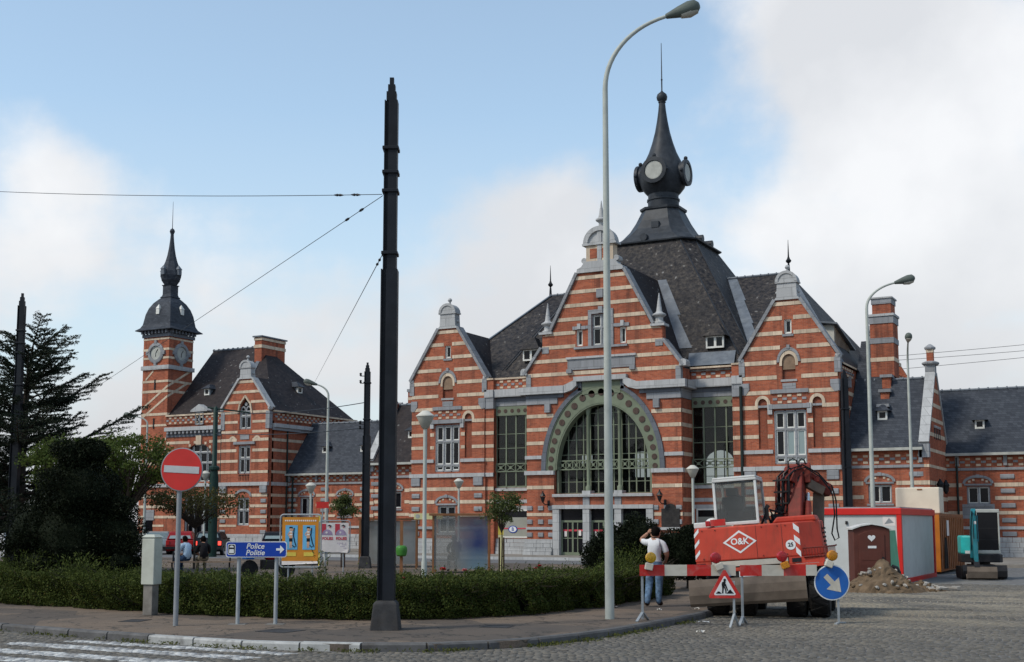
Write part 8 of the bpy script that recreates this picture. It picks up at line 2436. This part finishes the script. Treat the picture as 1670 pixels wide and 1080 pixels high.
# ------------------------------------------------------------------ people
def person(label, loc, rz, J, B, hair, hand_pts, scale=1.0):
    """J: joint -> (x, y, z, radius); B: list of (joint, joint, material). One skinned body."""
    t = thing('person', label, 'person', loc, rz)
    names = list(J)
    me = bpy.data.meshes.new('body')
    me.from_pydata([J[n][:3] for n in names], [(names.index(a), names.index(b)) for a, b, m in B], [])
    o = bpy.data.objects.new('body', me)
    COL.objects.link(o)
    md = o.modifiers.new('skin', 'SKIN')
    bpy.context.view_layer.objects.active = o
    if not me.skin_vertices:
        me.skin_vertices  # noqa
    if len(me.skin_vertices) == 0:
        bm = bmesh.new(); bm.from_mesh(me); bm.verts.layers.skin.verify(); bm.to_mesh(me); bm.free()
    sv = me.skin_vertices[0].data
    for i, n in enumerate(names):
        r_ = J[n][3]
        sv[i].radius = (r_, r_) if not isinstance(r_, tuple) else r_
        sv[i].use_root = (n == 'pelvis')
    sb = o.modifiers.new('sub', 'SUBSURF'); sb.levels = 2; sb.render_levels = 2
    dg = bpy.context.evaluated_depsgraph_get()
    nm = bpy.data.meshes.new_from_object(o.evaluated_get(dg))
    bpy.data.objects.remove(o)
    mats = []
    for a, b, m in B:
        if m not in mats: mats.append(m)
    nm.materials.clear()
    for m in mats: nm.materials.append(MATS[m])
    seg = [(Vector(J[a][:3]), Vector(J[b][:3]), mats.index(m)) for a, b, m in B]
    for p in nm.polygons:
        c_ = p.center; best = None
        for a, b, m in seg:
            d = b - a
            u = max(0, min(1, (c_ - a).dot(d) / max(1e-9, d.dot(d))))
            q = (a + d * u - c_).length
            if best is None or q < best[0] - 1e-6: best = (q, m)
        p.material_index = best[1]; p.use_smooth = True
    bo = bpy.data.objects.new('body', nm)
    COL.objects.link(bo); bo.parent = t
    h = Vector(J['head'][:3])
    fwd = Vector(hair[0]).normalized()
    sh = G()
    # hair: cap over the rear and top of the skull
    k = 0.122
    prof = G().sphere((0, 0, 0), k, 14, 10, (0.86, 1.0, 1.12))
    vs = []
    for p in prof.v:
        v = Vector(p)
        if v.dot(fwd) > 0.035 and v.z < 0.07: v = v * 0.78
        if v.z < -0.1: v = v * 0.8
        vs.append(v + h - fwd * 0.008 + Vector((0, 0, 0.012)))
    sh.add(vs, prof.f)
    sh.build('hair', hair[1], t, smooth=True)
    fc = G()
    side = fwd.cross(Vector((0, 0, 1))).normalized()
    fc.sphere(h + fwd * 0.108 + Vector((0, 0, -0.02)), 0.016, 8, 6, (1, 1, 1.5))
    for s in (-1, 1):
        fc.sphere(h + side * s * 0.095 + Vector((0, 0, -0.015)), 0.026, 8, 6, (0.5, 1, 1.3))
    fc.build('face', 'skin', t, smooth=True)
    ey = G()
    for s in (-1, 1):
        ey.sphere(h + fwd * 0.096 + side * s * 0.034 + Vector((0, 0, 0.012)), 0.011, 8, 6)
    ey.build('eyes', 'ink', t, smooth=True)
    for base, dr, pn in hand_pts:
        base = Vector(base); dr = Vector(dr).normalized(); pn = Vector(pn).normalized()
        sd = dr.cross(pn).normalized()
        hg = G()
        hg.tube([base, base + dr * 0.05, base + dr * 0.09], [0.03, 0.042, 0.036], 8)
        for i, (L, off) in enumerate(((0.07, -0.03), (0.08, -0.01), (0.075, 0.01), (0.06, 0.03))):
            p0 = base + dr * 0.08 + sd * off
            hg.tube([p0, p0 + dr * L * 0.5 + pn * 0.008, p0 + dr * L * 0.85 + pn * 0.03], [0.01, 0.0095, 0.007], 6)
        p0 = base + dr * 0.03 - sd * 0.035
        hg.tube([p0, p0 + dr * 0.035 - sd * 0.025, p0 + dr * 0.065 - sd * 0.02 + pn * 0.012], [0.012, 0.011, 0.008], 6)
        hg.build('hand', 'skin', t, smooth=True)
    return t
# standing man seen from behind, left hand raised to his head (faces +y)
Jm = {'pelvis': (0, 0, 0.93, 0.145), 'hem': (0, 0, 0.985, 0.15), 'spine': (0, 0.0, 1.1, 0.152), 'chest': (0.0, 0.0, 1.28, 0.178), 'neckb': (0, 0.0, 1.42, 0.085), 'neck': (0.01, 0.015, 1.5, 0.055), 'head': (0.03, 0.035, 1.605, 0.098), 'crown': (0.03, 0.03, 1.68, 0.075),
      'shl': (-0.19, 0, 1.38, 0.075), 'ell': (-0.30, 0.12, 1.46, 0.055), 'wrl': (-0.13, 0.02, 1.60, 0.033), 'slvl': (-0.26, 0.06, 1.42, 0.075),
      'shr': (0.19, 0, 1.37, 0.075), 'slvr': (0.25, 0.02, 1.19, 0.075), 'elr': (0.27, 0.04, 1.1, 0.048), 'wrr': (0.22, 0.2, 0.98, 0.033),
      'hipl': (-0.095, 0, 0.86, 0.12), 'knl': (-0.13, 0.07, 0.5, 0.088), 'anl': (-0.15, -0.16, 0.11, 0.068), 'tol': (-0.17, 0.0, 0.05, 0.055),
      'hipr': (0.095, 0, 0.86, 0.12), 'knr': (0.09, 0.04, 0.5, 0.088), 'anr': (0.07, 0.05, 0.10, 0.068), 'tor': (0.11, 0.24, 0.05, 0.055)}
Bm = [('pelvis', 'hem', 'denim'), ('hem', 'spine', 'shirt_white'), ('spine', 'chest', 'shirt_white'), ('chest', 'neckb', 'shirt_white'), ('neckb', 'neck', 'skin'), ('neck', 'head', 'skin'), ('head', 'crown', 'skin'),
      ('neckb', 'shl', 'shirt_white'), ('shl', 'slvl', 'shirt_white'), ('slvl', 'ell', 'skin'), ('ell', 'wrl', 'skin'), ('neckb', 'shr', 'shirt_white'), ('shr', 'slvr', 'shirt_white'), ('slvr', 'elr', 'skin'), ('elr', 'wrr', 'skin'),
      ('pelvis', 'hipl', 'denim'), ('hipl', 'knl', 'denim'), ('knl', 'anl', 'denim'), ('anl', 'tol', 'shoe'), ('pelvis', 'hipr', 'denim'), ('hipr', 'knr', 'denim'), ('knr', 'anr', 'denim'), ('anr', 'tor', 'shoe')]
pm = person('man in white shirt and blue jeans walking away, hand on his head', (-10.11, 25.66, 0.112), VIEW + R(-14), Jm, Bm, ((0.35, 1, -0.1), 'hair'), [((-0.13, 0.02, 1.6), (0.55, 0.05, 0.55), (0.3, 0.4, -0.8)), ((0.22, 0.2, 0.98), (-0.3, 0.7, -0.25), (-0.5, 0, 0.5))])
cl = G().lathe([(0.068, 0), (0.072, 0.03), (0.064, 0.05)], 14, (0.0, 0.004, 1.455)); cl.build('collar', 'cloth_black', pm, smooth=True)
def sitter(label, loc, rz, top, legs, shoe='shoe'):
    J = {'pelvis': (0, 0, 0.14, 0.15), 'spine': (0, -0.03, 0.3, 0.14), 'chest': (0, 0.02, 0.48, 0.165), 'neckb': (0, 0.07, 0.62, 0.085), 'neck': (0, 0.1, 0.68, 0.055), 'head': (0, 0.14, 0.78, 0.098), 'crown': (0, 0.14, 0.86, 0.075),
         'shl': (-0.19, 0.06, 0.57, 0.075), 'ell': (-0.24, 0.16, 0.33, 0.055), 'wrl': (-0.12, 0.4, 0.26, 0.034), 'shr': (0.19, 0.06, 0.57, 0.075), 'elr': (0.24, 0.16, 0.33, 0.055), 'wrr': (0.12, 0.4, 0.26, 0.034),
         'hipl': (-0.1, 0.05, 0.12, 0.11), 'knl': (-0.13, 0.46, 0.12, 0.078), 'anl': (-0.13, 0.42, -0.34, 0.055), 'tol': (-0.14, 0.6, -0.4, 0.042),
         'hipr': (0.1, 0.05, 0.12, 0.11), 'knr': (0.13, 0.46, 0.12, 0.078), 'anr': (0.13, 0.42, -0.34, 0.055), 'tor': (0.14, 0.6, -0.4, 0.042)}
    B = [('pelvis', 'spine', top), ('spine', 'chest', top), ('chest', 'neckb', top), ('neckb', 'neck', 'skin'), ('neck', 'head', 'skin'), ('head', 'crown', 'skin'), ('neckb', 'shl', top), ('shl', 'ell', top), ('ell', 'wrl', 'skin'), ('neckb', 'shr', top), ('shr', 'elr', top), ('elr', 'wrr', 'skin'),
         ('pelvis', 'hipl', legs), ('hipl', 'knl', legs), ('knl', 'anl', legs), ('anl', 'tol', shoe), ('pelvis', 'hipr', legs), ('hipr', 'knr', legs), ('knr', 'anr', legs), ('anr', 'tor', shoe)]
    return person(label, loc, rz, J, B, ((0, 1, -0.1), 'hair'), [((-0.12, 0.4, 0.26), (0.3, 0.7, -0.2), (0, 0, -1)), ((0.12, 0.4, 0.26), (-0.3, 0.7, -0.2), (0, 0, -1))])
sitter('person in pale blue shirt and jeans sitting on the bench', (-31.5, 34.3, 0.56), VIEW + R(55), 'shirt_pale_blue', 'dark_denim')
sitter('person in black top sitting on the bench beside the pale shirt', (-31.0, 34.62, 0.56), VIEW + R(25), 'cloth_black', 'cloth_khaki')
sitter('dark figure sitting behind the shelter pane sprayed blue', (-23.65, 39.97, 0.58), VIEW + R(15), 'cloth_black', 'cloth_black')
sitter('person in pale top sitting in the second shelter', (-28.9, 43.95, 0.58), VIEW + R(-10), 'sign_yellow', 'cloth_black')

# ------------------------------------------------------------------ planting
def clump_points(n, blobs):
    """points through ellipsoids, thicker toward their skins; blobs: (x,y,z,rx,ry,rz,weight)"""
    W = np.array([b[6] for b in blobs], float); W /= W.sum()
    idx = rng.choice(len(blobs), n, p=W)
    d = rng.normal(size=(n, 3)); d /= np.linalg.norm(d, axis=1, keepdims=True)
    r_ = rng.uniform(0, 1, (n, 1)) ** (1 / 4.5)
    B_ = np.array([b[:6] for b in blobs])[idx]
    return B_[:, :3] + d * r_ * B_[:, 3:6], d
HF = [(-44, 26.0), (-36, 23.8), (-30, 21.8), (-23.4, 19.6), (-18, 18.98), (-15.2, 19.0), (-13.7, 19.35), (-12.3, 20.3), (-11.4, 22), (-11.05, 24.5), (-11.05, 27.2), (-11.3, 29.9)]
HB = [(-12.9, 30.4), (-13.9, 28.0), (-14.2, 25.0), (-14.9, 23.4), (-16.2, 22.4), (-18.5, 21.9), (-23.6, 22.8), (-30, 25), (-36, 27), (-44, 29)]
def hnoise(x, y):
    return 0.06 * np.sin(x * 1.7 + 1.3 * np.sin(y)) + 0.055 * np.sin(y * 2.3 + x * 0.8) + 0.05 * np.sin(x * 5.3 + y * 4.1) + 0.045 * np.sin(x * 9.3 - y * 7.9) + 0.03 * np.sin(x * 17 + y * 13)
hd = thing('hedge', 'long low clipped green hedge along the footway', 'hedge', (0, 0, 0.11))
poly = HF + HB
core = G()
def offs(P, c, k): return [(c[0] + (x - c[0]) * k, c[1] + (y - c[1]) * k) for x, y in P]
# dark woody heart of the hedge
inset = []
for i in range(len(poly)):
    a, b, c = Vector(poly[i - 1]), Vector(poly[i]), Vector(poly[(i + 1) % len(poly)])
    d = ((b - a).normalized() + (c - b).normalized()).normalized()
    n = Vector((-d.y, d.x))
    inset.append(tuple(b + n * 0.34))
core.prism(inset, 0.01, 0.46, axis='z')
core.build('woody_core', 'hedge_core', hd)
N = 150000
bx = rng.uniform(-33, -11, N * 3); by = rng.uniform(18.9, 31, N * 3)
ins = in_poly(bx, by, poly)
# keep the part the camera can see
bx, by = bx[ins][:N], by[ins][:N]
hz = 0.62 + hnoise(bx, by)
tz_ = hz - rng.exponential(0.07, len(bx)) + np.where(rng.random(len(bx)) < 0.035, rng.uniform(0.0, 0.16, len(bx)), 0)
P1 = np.stack([bx, by, np.clip(tz_, 0.3, 1.2)], 1)
fx = []
seg = [(Vector(HF[i]), Vector(HF[i + 1])) for i in range(2, len(HF) - 1)] + [(Vector(HF[-1]), Vector(HB[0]))]
for a, b in seg:
    L = (b - a).length; n = int(L * 4200)
    u = rng.random(n); d = (b - a).normalized(); nn = Vector((d.y, -d.x))
    zz = rng.uniform(0.02, 0.74, n)
    bul = 0.08 * np.sin(u * L * 2.3) + 0.07 * np.sin(u * L * 5.1 + zz * 3) + 0.06 * np.sin(zz * 9 + u * L) + 0.05 * np.sin(u * L * 11 + zz * 7) - 0.16 * np.clip((zz - 0.54) / 0.2, 0, 1) ** 2 - 0.10 * np.clip((0.2 - zz) / 0.2, 0, 1)
    dep = bul - rng.exponential(0.06, n)
    fx.append(np.stack([a.x + (b.x - a.x) * u + nn.x * dep, a.y + (b.y - a.y) * u + nn.y * dep, zz], 1))
P2 = np.concatenate(fx)
leaves('foliage', np.concatenate([P1, P2]), 0.046, 'leaf_hedge', hd, aspect=0.6)
sel = rng.random(len(P2)) < 0.03
leaves('withered_leaves', np.concatenate([P2[sel], P1[rng.random(len(P1)) < 0.012]]), 0.05, 'leaf_withered', hd, aspect=0.5)
tg_ = G()
for i in range(420):
    a, b = seg[rng.integers(len(seg))]
    u = rng.random(); p = a.lerp(b, u); d = (b - a).normalized(); nn = Vector((d.y, -d.x))
    z = rng.uniform(0.15, 0.8); L = rng.uniform(0.06, 0.2)
    tg_.tube([(p.x - nn.x * 0.05, p.y - nn.y * 0.05, z), (p.x + nn.x * L + rng.normal(0, 0.05), p.y + nn.y * L + rng.normal(0, 0.05), z + rng.uniform(0.0, 0.2))], [0.006, 0.003], 3)
tag(tg_.build('stray_twigs', 'bark', hd), kind='stuff')
# sprigs that stand out of the top
sx = rng.uniform(-26, -11.2, 9000); sy = rng.uniform(19, 29, 9000)
k_ = in_poly(sx, sy, poly); sx, sy = sx[k_][:2000], sy[k_][:2000]
pts = []; drs = []
for x, y in zip(sx, sy):
    h = abs(rng.normal(0, 0.13)) + 0.04; lx, ly = rng.normal(0, 0.08, 2)
    for i in range(9):
        u = i / 8
        pts.append((x + lx * u + rng.normal(0, 0.014), y + ly * u + rng.normal(0, 0.014), 0.58 + h * u)); drs.append((rng.normal(), rng.normal(), 0.8))
leaves('sprigs', pts, 0.05, 'leaf_hedge', hd, aspect=0.5, dirs=np.array(drs))
# roses growing through the bed
for lab, m_, x, y, z, r_ in (('red rose bloom on top of the hedge in front of the shelter', 'rose_red', -14.45, 23.9, 0.87, 0.075), ('pink rose bloom right of the red rose on the hedge', 'rose_pink', -13.95, 24.0, 0.86, 0.06), ('pale pink rose bloom low on the hedge front', 'rose_pink', -14.0, 21.6, 0.78, 0.05), ('small pink rose bloom near the tall lamp', 'rose_pink', -13.1, 25.8, 0.86, 0.05), ('small red rose bloom by the conifer shrub', 'rose_red', -13.6, 27.0, 0.88, 0.05)):
    t = thing('rose', lab, 'rose', (x, y, z), 0, 'roses in the hedge bed')
    g = G()
    for k in range(14):
        a = k * 2.4; q = 0.25 + 0.75 * (k / 14)
        M = Matrix.Rotation(a, 4, 'Z') @ Matrix.Rotation(R(20 + 50 * q), 4, 'Y')
        c_ = M @ Vector((0, 0, r_ * 0.5))
        g.add([c_ + M @ Vector(p) for p in ((-r_ * .1, -r_ * .45, 0), (r_ * .1, r_ * .45, 0), (0, r_ * .4, r_ * .75), (0, -r_ * .4, r_ * .75))], [(0, 1, 2, 3)])
    g.build('petals', m_, t)
    G().tube([(0, 0, -0.3), (0.01, 0, -0.1), (0, 0, 0.02)], 0.006, 5).build('stem', 'leaf_hedge', t)
# grass-like shrubs standing in the bed at left
def tuft_bush(label, x, y, h, r_, n, mat='leaf_hedge', size=0.09):
    t = thing('shrub', label, 'shrub', (x, y, 0.11), 0, 'shrubs in the bed')
    pts = []; drs = []
    for i in range(n):
        a = rng.uniform(0, 2 * math.pi); sp = r_ * rng.uniform(0.1, 1); hh = h * rng.uniform(0.6, 1.05)
        for k in range(9):
            u = 0.25 + 0.75 * k / 8
            pts.append((math.cos(a) * sp * u ** 1.3 + rng.normal(0, 0.02), math.sin(a) * sp * u ** 1.3 + rng.normal(0, 0.02), hh * u)); drs.append((math.cos(a) * 0.6, math.sin(a) * 0.6, 0.8))
    leaves('foliage', pts, size, mat, t, aspect=0.22, dirs=np.array(drs), jit=0.5)
    G().lathe([(0.06, 0), (0.03, h * 0.5)], 6).build('stem', 'bark', t)
    return t
tuft_bush('grey green feathery shrub in front of the yew at far left', -23.6, 20.4, 1.15, 0.75, 260)
tuft_bush('feathery green shrub below the yew', -21.6, 20.1, 1.1, 0.7, 260)
tuft_bush('tall thin weed standing on the hedge near the middle mast', -16.6, 22.3, 1.15, 0.22, 40)
tuft_bush('leafy weed at the hedge end by the lamp', -12.4, 29.0, 1.1, 0.6, 160)
tuft_bush('green shrub behind the man', -12.6, 30.6, 1.3, 0.8, 220)

def conifer(name, label, x, y, blobs, n, size, mat, cat='shrub', trunk_h=1.0, core=True, group=None):
    t = thing(name, label, cat, (x, y, 0.11), 0, group)
    P, d = clump_points(n, blobs)
    dr = d * 0.7 + np.array([0, 0, 0.15])
    leaves('crown', P, size, mat, t, aspect=0.4, dirs=dr, jit=0.6)
    G().tube([(0, 0, 0), (0.03, 0, trunk_h * 0.5), (0, 0.02, trunk_h)], [0.12, 0.1, 0.06], 8).build('trunk', 'bark', t)
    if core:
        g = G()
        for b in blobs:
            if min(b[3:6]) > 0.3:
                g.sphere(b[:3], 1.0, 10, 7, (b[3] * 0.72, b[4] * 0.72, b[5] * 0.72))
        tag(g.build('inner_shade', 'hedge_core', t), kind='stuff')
    return t
def rblobs(spec, extra, spread, s0, s1):
    out_ = list(spec)
    for i in range(extra):
        b = spec[rng.integers(len(spec))]
        d = rng.normal(size=3); d /= np.linalg.norm(d)
        s = rng.uniform(s0, s1)
        out_.append((b[0] + d[0] * b[3] * spread, b[1] + d[1] * b[4] * spread, max(0.25, b[2] + d[2] * b[5] * spread), s, s, s * 0.75, s * s * 2))
    return out_
yb_ = rblobs([(0, 0, 1.45, 1.35, 1.25, 1.15, 4), (0.15, 0, 2.55, 1.0, 0.95, 0.85, 3), (0.0, 0, 3.35, 0.45, 0.45, 0.42, 1), (0.95, 0.35, 1.45, 0.8, 0.8, 0.85, 2), (-0.95, -0.45, 1.45, 0.8, 0.75, 0.95, 2), (0.0, -0.1, 0.6, 1.45, 1.2, 0.5, 2)], 64, 0.95, 0.2, 0.42)
conifer('yew_tree', 'very dark dense yew behind the hedge at left', -23.5, 21.7, yb_, 90000, 0.068, 'leaf_yew', 'tree', 3.2)
bb_ = rblobs([(0, 0, 1.0, 0.9, 0.8, 0.75, 3), (0.5, 0.1, 1.45, 0.6, 0.6, 0.55, 2), (-0.45, 0, 0.8, 0.7, 0.6, 0.6, 2), (0.2, -0.3, 0.45, 1.0, 0.7, 0.4, 2)], 30, 0.95, 0.15, 0.34)
conifer('conifer_shrub', 'dark spreading conifer shrub right of the lamp post', -13.25, 31.2, bb_, 30000, 0.075, 'leaf_yew', 'shrub', 1.2)
bc_ = rblobs([(0, 0, 0.9, 0.85, 0.8, 0.7, 3), (0.35, 0, 1.3, 0.5, 0.5, 0.5, 1), (-0.4, 0, 1.2, 0.6, 0.5, 0.5, 1)], 22, 0.95, 0.15, 0.3)
conifer('conifer_shrub', 'second dark conifer shrub behind the man', -12.1, 33.4, bc_, 20000, 0.075, 'leaf_yew', 'shrub', 1.0)

def cedar(label, x, y, h, spread, seed, n_br=34, lean=(0.5, 0.0)):
    r2 = np.random.default_rng(seed)
    t = thing('cedar_tree', label, 'tree', (x, y, 0.11), 0, 'cedars at the left')
    G().tube([(0, 0, 0), (0.1, 0, h * 0.35), (0.25, 0.0, h * 0.7), (0.55, 0, h * 0.97)], [0.3, 0.24, 0.13, 0.03], 10).build('trunk', 'bark', t, smooth=True)
    pts = []; drs = []
    lim = G()
    for i in range(n_br):
        u = (i + 0.5) / n_br
        z0 = h * (0.16 + 0.80 * u)
        L = spread * (1.0 - 0.66 * u ** 1.6) * r2.uniform(0.5, 1.15)
        a = i * 2.39996 + r2.uniform(-0.3, 0.3)
        rise = R(r2.uniform(-4, 24) + 24 * u)
        ox = 0.55 * (z0 / h) ** 2
        bd = Vector((math.cos(a), math.sin(a), 0))
        path = []
        for k in range(9):
            s = k / 8
            p = Vector((ox, 0, z0)) + bd * (L * s * math.cos(rise)) + Vector((0, 0, L * s * math.sin(rise) - 0.10 * L * math.sin(s * math.pi) * (1 - u)))
            path.append(p)
        lim.tube(path, [0.06 * (1 - u * 0.6) * (1 - 0.85 * k / 8) + 0.006 for k in range(9)], 5)
        # flat sprays of twigs either side
        nt_ = int(12 + 20 * L / spread)
        for j in range(nt_):
            s = 0.18 + 0.82 * j / nt_
            k = min(7, int(s * 8)); p = path[k].lerp(path[k + 1], s * 8 - k)
            sd = 1 if j % 2 else -1
            tl = (0.28 + 0.95 * (1 - s)) * L * 0.36 * r2.uniform(0.6, 1.2) + 0.12
            ta = a + sd * R(r2.uniform(30, 62))
            td = Vector((math.cos(ta), math.sin(ta), r2.uniform(-0.02, 0.32)))
            q = p + td * tl
            lim.tube([p, p.lerp(q, 0.5) + Vector((0, 0, 0.02)), q], [0.013, 0.009, 0.004], 3)
            m = max(5, int(tl * 26))
            for e in range(m):
                v = (e + r2.random()) / m
                c_ = p.lerp(q, v)
                for w_ in range(3):
                    pts.append((c_.x + r2.normal(0, 0.03), c_.y + r2.normal(0, 0.03), c_.z + r2.normal(0.018, 0.022))); drs.append((td.x * 0.8 + r2.normal(0, 0.5), td.y * 0.8 + r2.normal(0, 0.5), 0.45 + r2.normal(0, 0.35)))
    lim.build('limbs', 'bark', t)
    leaves('crown', pts, 0.115, 'leaf_cedar', t, aspect=0.28, dirs=np.array(drs), jit=0.15)
    return t
cedar('tall cedar with feathery layered branches behind the yew', -38.0, 32.2, 8.7, 4.9, 33, 74)
cedar('second cedar cut by the left edge of the view', -42.0, 30.5, 8.2, 5.2, 8, 56)

def broadleaf(name, label, x, y, h, blobs, n, size, mat, trunk_r=0.08, limbs=(), group=None):
    t = thing(name, label, 'tree', (x, y, 0.11), 0, group)
    zb = min(b[2] - b[5] for b in blobs)
    G().tube([(0, 0, 0), (0.02, 0.01, zb * 0.6), (0.0, 0.0, h * 0.8)], [trunk_r, trunk_r * 0.8, trunk_r * 0.3], 8).build('trunk', 'bark', t, smooth=True)
    lg = G()
    for b in blobs:
        lg.tube([(0, 0, zb * 0.8), (b[0] * 0.5, b[1] * 0.5, (zb * 0.8 + b[2]) / 2 + 0.1), (b[0], b[1], b[2])], [trunk_r * 0.45, trunk_r * 0.3, trunk_r * 0.1], 5)
    lg.build('limbs', 'bark', t)
    B_ = np.array([b[:6] for b in blobs]); W = np.array([b[6] ** 0.6 for b in blobs]); W /= W.sum()
    idx = rng.choice(len(blobs), n, p=W)
    nv = rng.normal(size=(n, 3))
    P = B_[idx, :3] + nv * B_[idx, 3:6] * 0.62
    # droop: leaves hang off twigs that radiate from the clump
    P[:, 2] -= 0.25 * np.linalg.norm(nv[:, :2], axis=1) * B_[idx, 5] * 0.5
    leaves('crown', P, size, mat, t, aspect=0.6, dirs=nv * 0.3 + np.array([0, 0, -0.35]), jit=0.9)
    tw = G()
    for b in blobs:
        for k in range(4):
            q = rng.normal(size=3) * 0.8
            tw.tube([(b[0], b[1], b[2]), (b[0] + q[0] * b[3], b[1] + q[1] * b[4], b[2] + q[2] * b[5])], [trunk_r * 0.09, trunk_r * 0.03], 3)
    tag(tw.build('twigs', 'bark', t), kind='stuff')
    return t
def scatter_blobs(cx, cy, cz, rx, ry, rz_, n, s0, s1):
    out_ = []
    for i in range(n):
        d = rng.normal(size=3); d /= np.linalg.norm(d); r_ = rng.uniform(0.3, 1) ** 0.5
        s = rng.uniform(s0, s1)
        out_.append((cx + d[0] * rx * r_, cy + d[1] * ry * r_, cz + d[2] * rz_ * r_, s, s, s * 0.6, s * s))
    return out_
broadleaf('leafy_tree', 'light green broadleaf tree between the yew and the tower', -28.5, 28.3, 4.5, scatter_blobs(0, 0, 3.7, 1.45, 1.4, 0.85, 60, 0.18, 0.4), 8500, 0.10, 'leaf_tree', 0.1)
broadleaf('leafy_tree', 'light green tree behind the yew at far left', -32.6, 29.6, 4.4, scatter_blobs(0, 0, 3.7, 1.4, 1.3, 1.0, 60, 0.2, 0.4), 8000, 0.10, 'leaf_tree', 0.1)
broadleaf('small_maple', 'small thin-crowned tree with reddish green leaves before the pavilion', -34.7, 38.2, 3.4, scatter_blobs(0, 0, 2.75, 2.1, 1.7, 0.55, 60, 0.2, 0.42), 3400, 0.11, 'leaf_maple', 0.05)
s1 = broadleaf('staked_sapling', 'staked sapling with ragged crown right of the blue shelter', -20.03, 36.92, 2.75, scatter_blobs(0.0, 0, 2.4, 0.62, 0.5, 0.5, 26, 0.12, 0.26), 2300, 0.085, 'leaf_sapling', 0.03)
for x in (-0.1, 0.07):
    G().tube([(x, 0.03, 0), (x, 0.03, 1.35)], 0.028, 6).build('stake', 'wood_stake', s1)
s2 = broadleaf('staked_sapling', 'staked sapling with small crown above the FOLIES board', -30.62, 42.61, 2.9, scatter_blobs(0.0, 0, 2.55, 0.5, 0.45, 0.42, 18, 0.12, 0.26), 2000, 0.09, 'leaf_sapling', 0.03)
for x in (-0.1, 0.07):
    G().tube([(x, 0.03, 0), (x, 0.03, 1.35)], 0.028, 6).build('stake', 'wood_stake', s2)
# far trees closing the view at left behind the cedars
for i, (x, y, h) in enumerate(((-62, 48, 7.5), (-70, 54, 8), (-80, 62, 9), (-60, 38, 6.5), (-68, 42, 7))):
    broadleaf('far_tree', ('far dark tree behind the cedar at left', 'far dark tree between the cedar and the tower', 'farthest dark tree left of the tower', 'far dark tree at the left edge low behind the mast', 'far dark tree at the left edge behind the white car')[i], x, y, h, scatter_blobs(0, 0, h * 0.45, 3.2, 3, h * 0.36, 40, 0.7, 1.3), 12000, 0.3, 'leaf_cedar', 0.25)

# ------------------------------------------------------------------ litter
for i, (lab, x, y, s, z) in enumerate((('white crumpled paper on the footway near the hedge end', -10.8, 25.0, 0.16, 0.115), ('small white scrap near the lamp post foot', -9.6, 24.6, 0.09, 0.115), ('white scrap on the footway beside the excavator', -9.0, 25.2, 0.1, 0.115), ('pale rag lying by the kerb at the excavator', -8.0, 22.8, 0.2, 0.03), ('white scrap in the gutter below the barrier', -7.4, 20.9, 0.14, 0.03))):
    t = thing('paper_scrap', lab, 'litter', (x, y, z), random.uniform(0, 3), 'paper litter')
    n = 4
    vs = [(s * (a / n - 0.5) + random.uniform(-0.01, 0.01), s * 0.6 * (b / n - 0.5), random.uniform(0.0, 0.05)) for a in range(n + 1) for b in range(n + 1)]
    G().add(vs, [(a * (n + 1) + b, (a + 1) * (n + 1) + b, (a + 1) * (n + 1) + b + 1, a * (n + 1) + b + 1) for a in range(n) for b in range(n)]).build('sheet', 'litter', t)
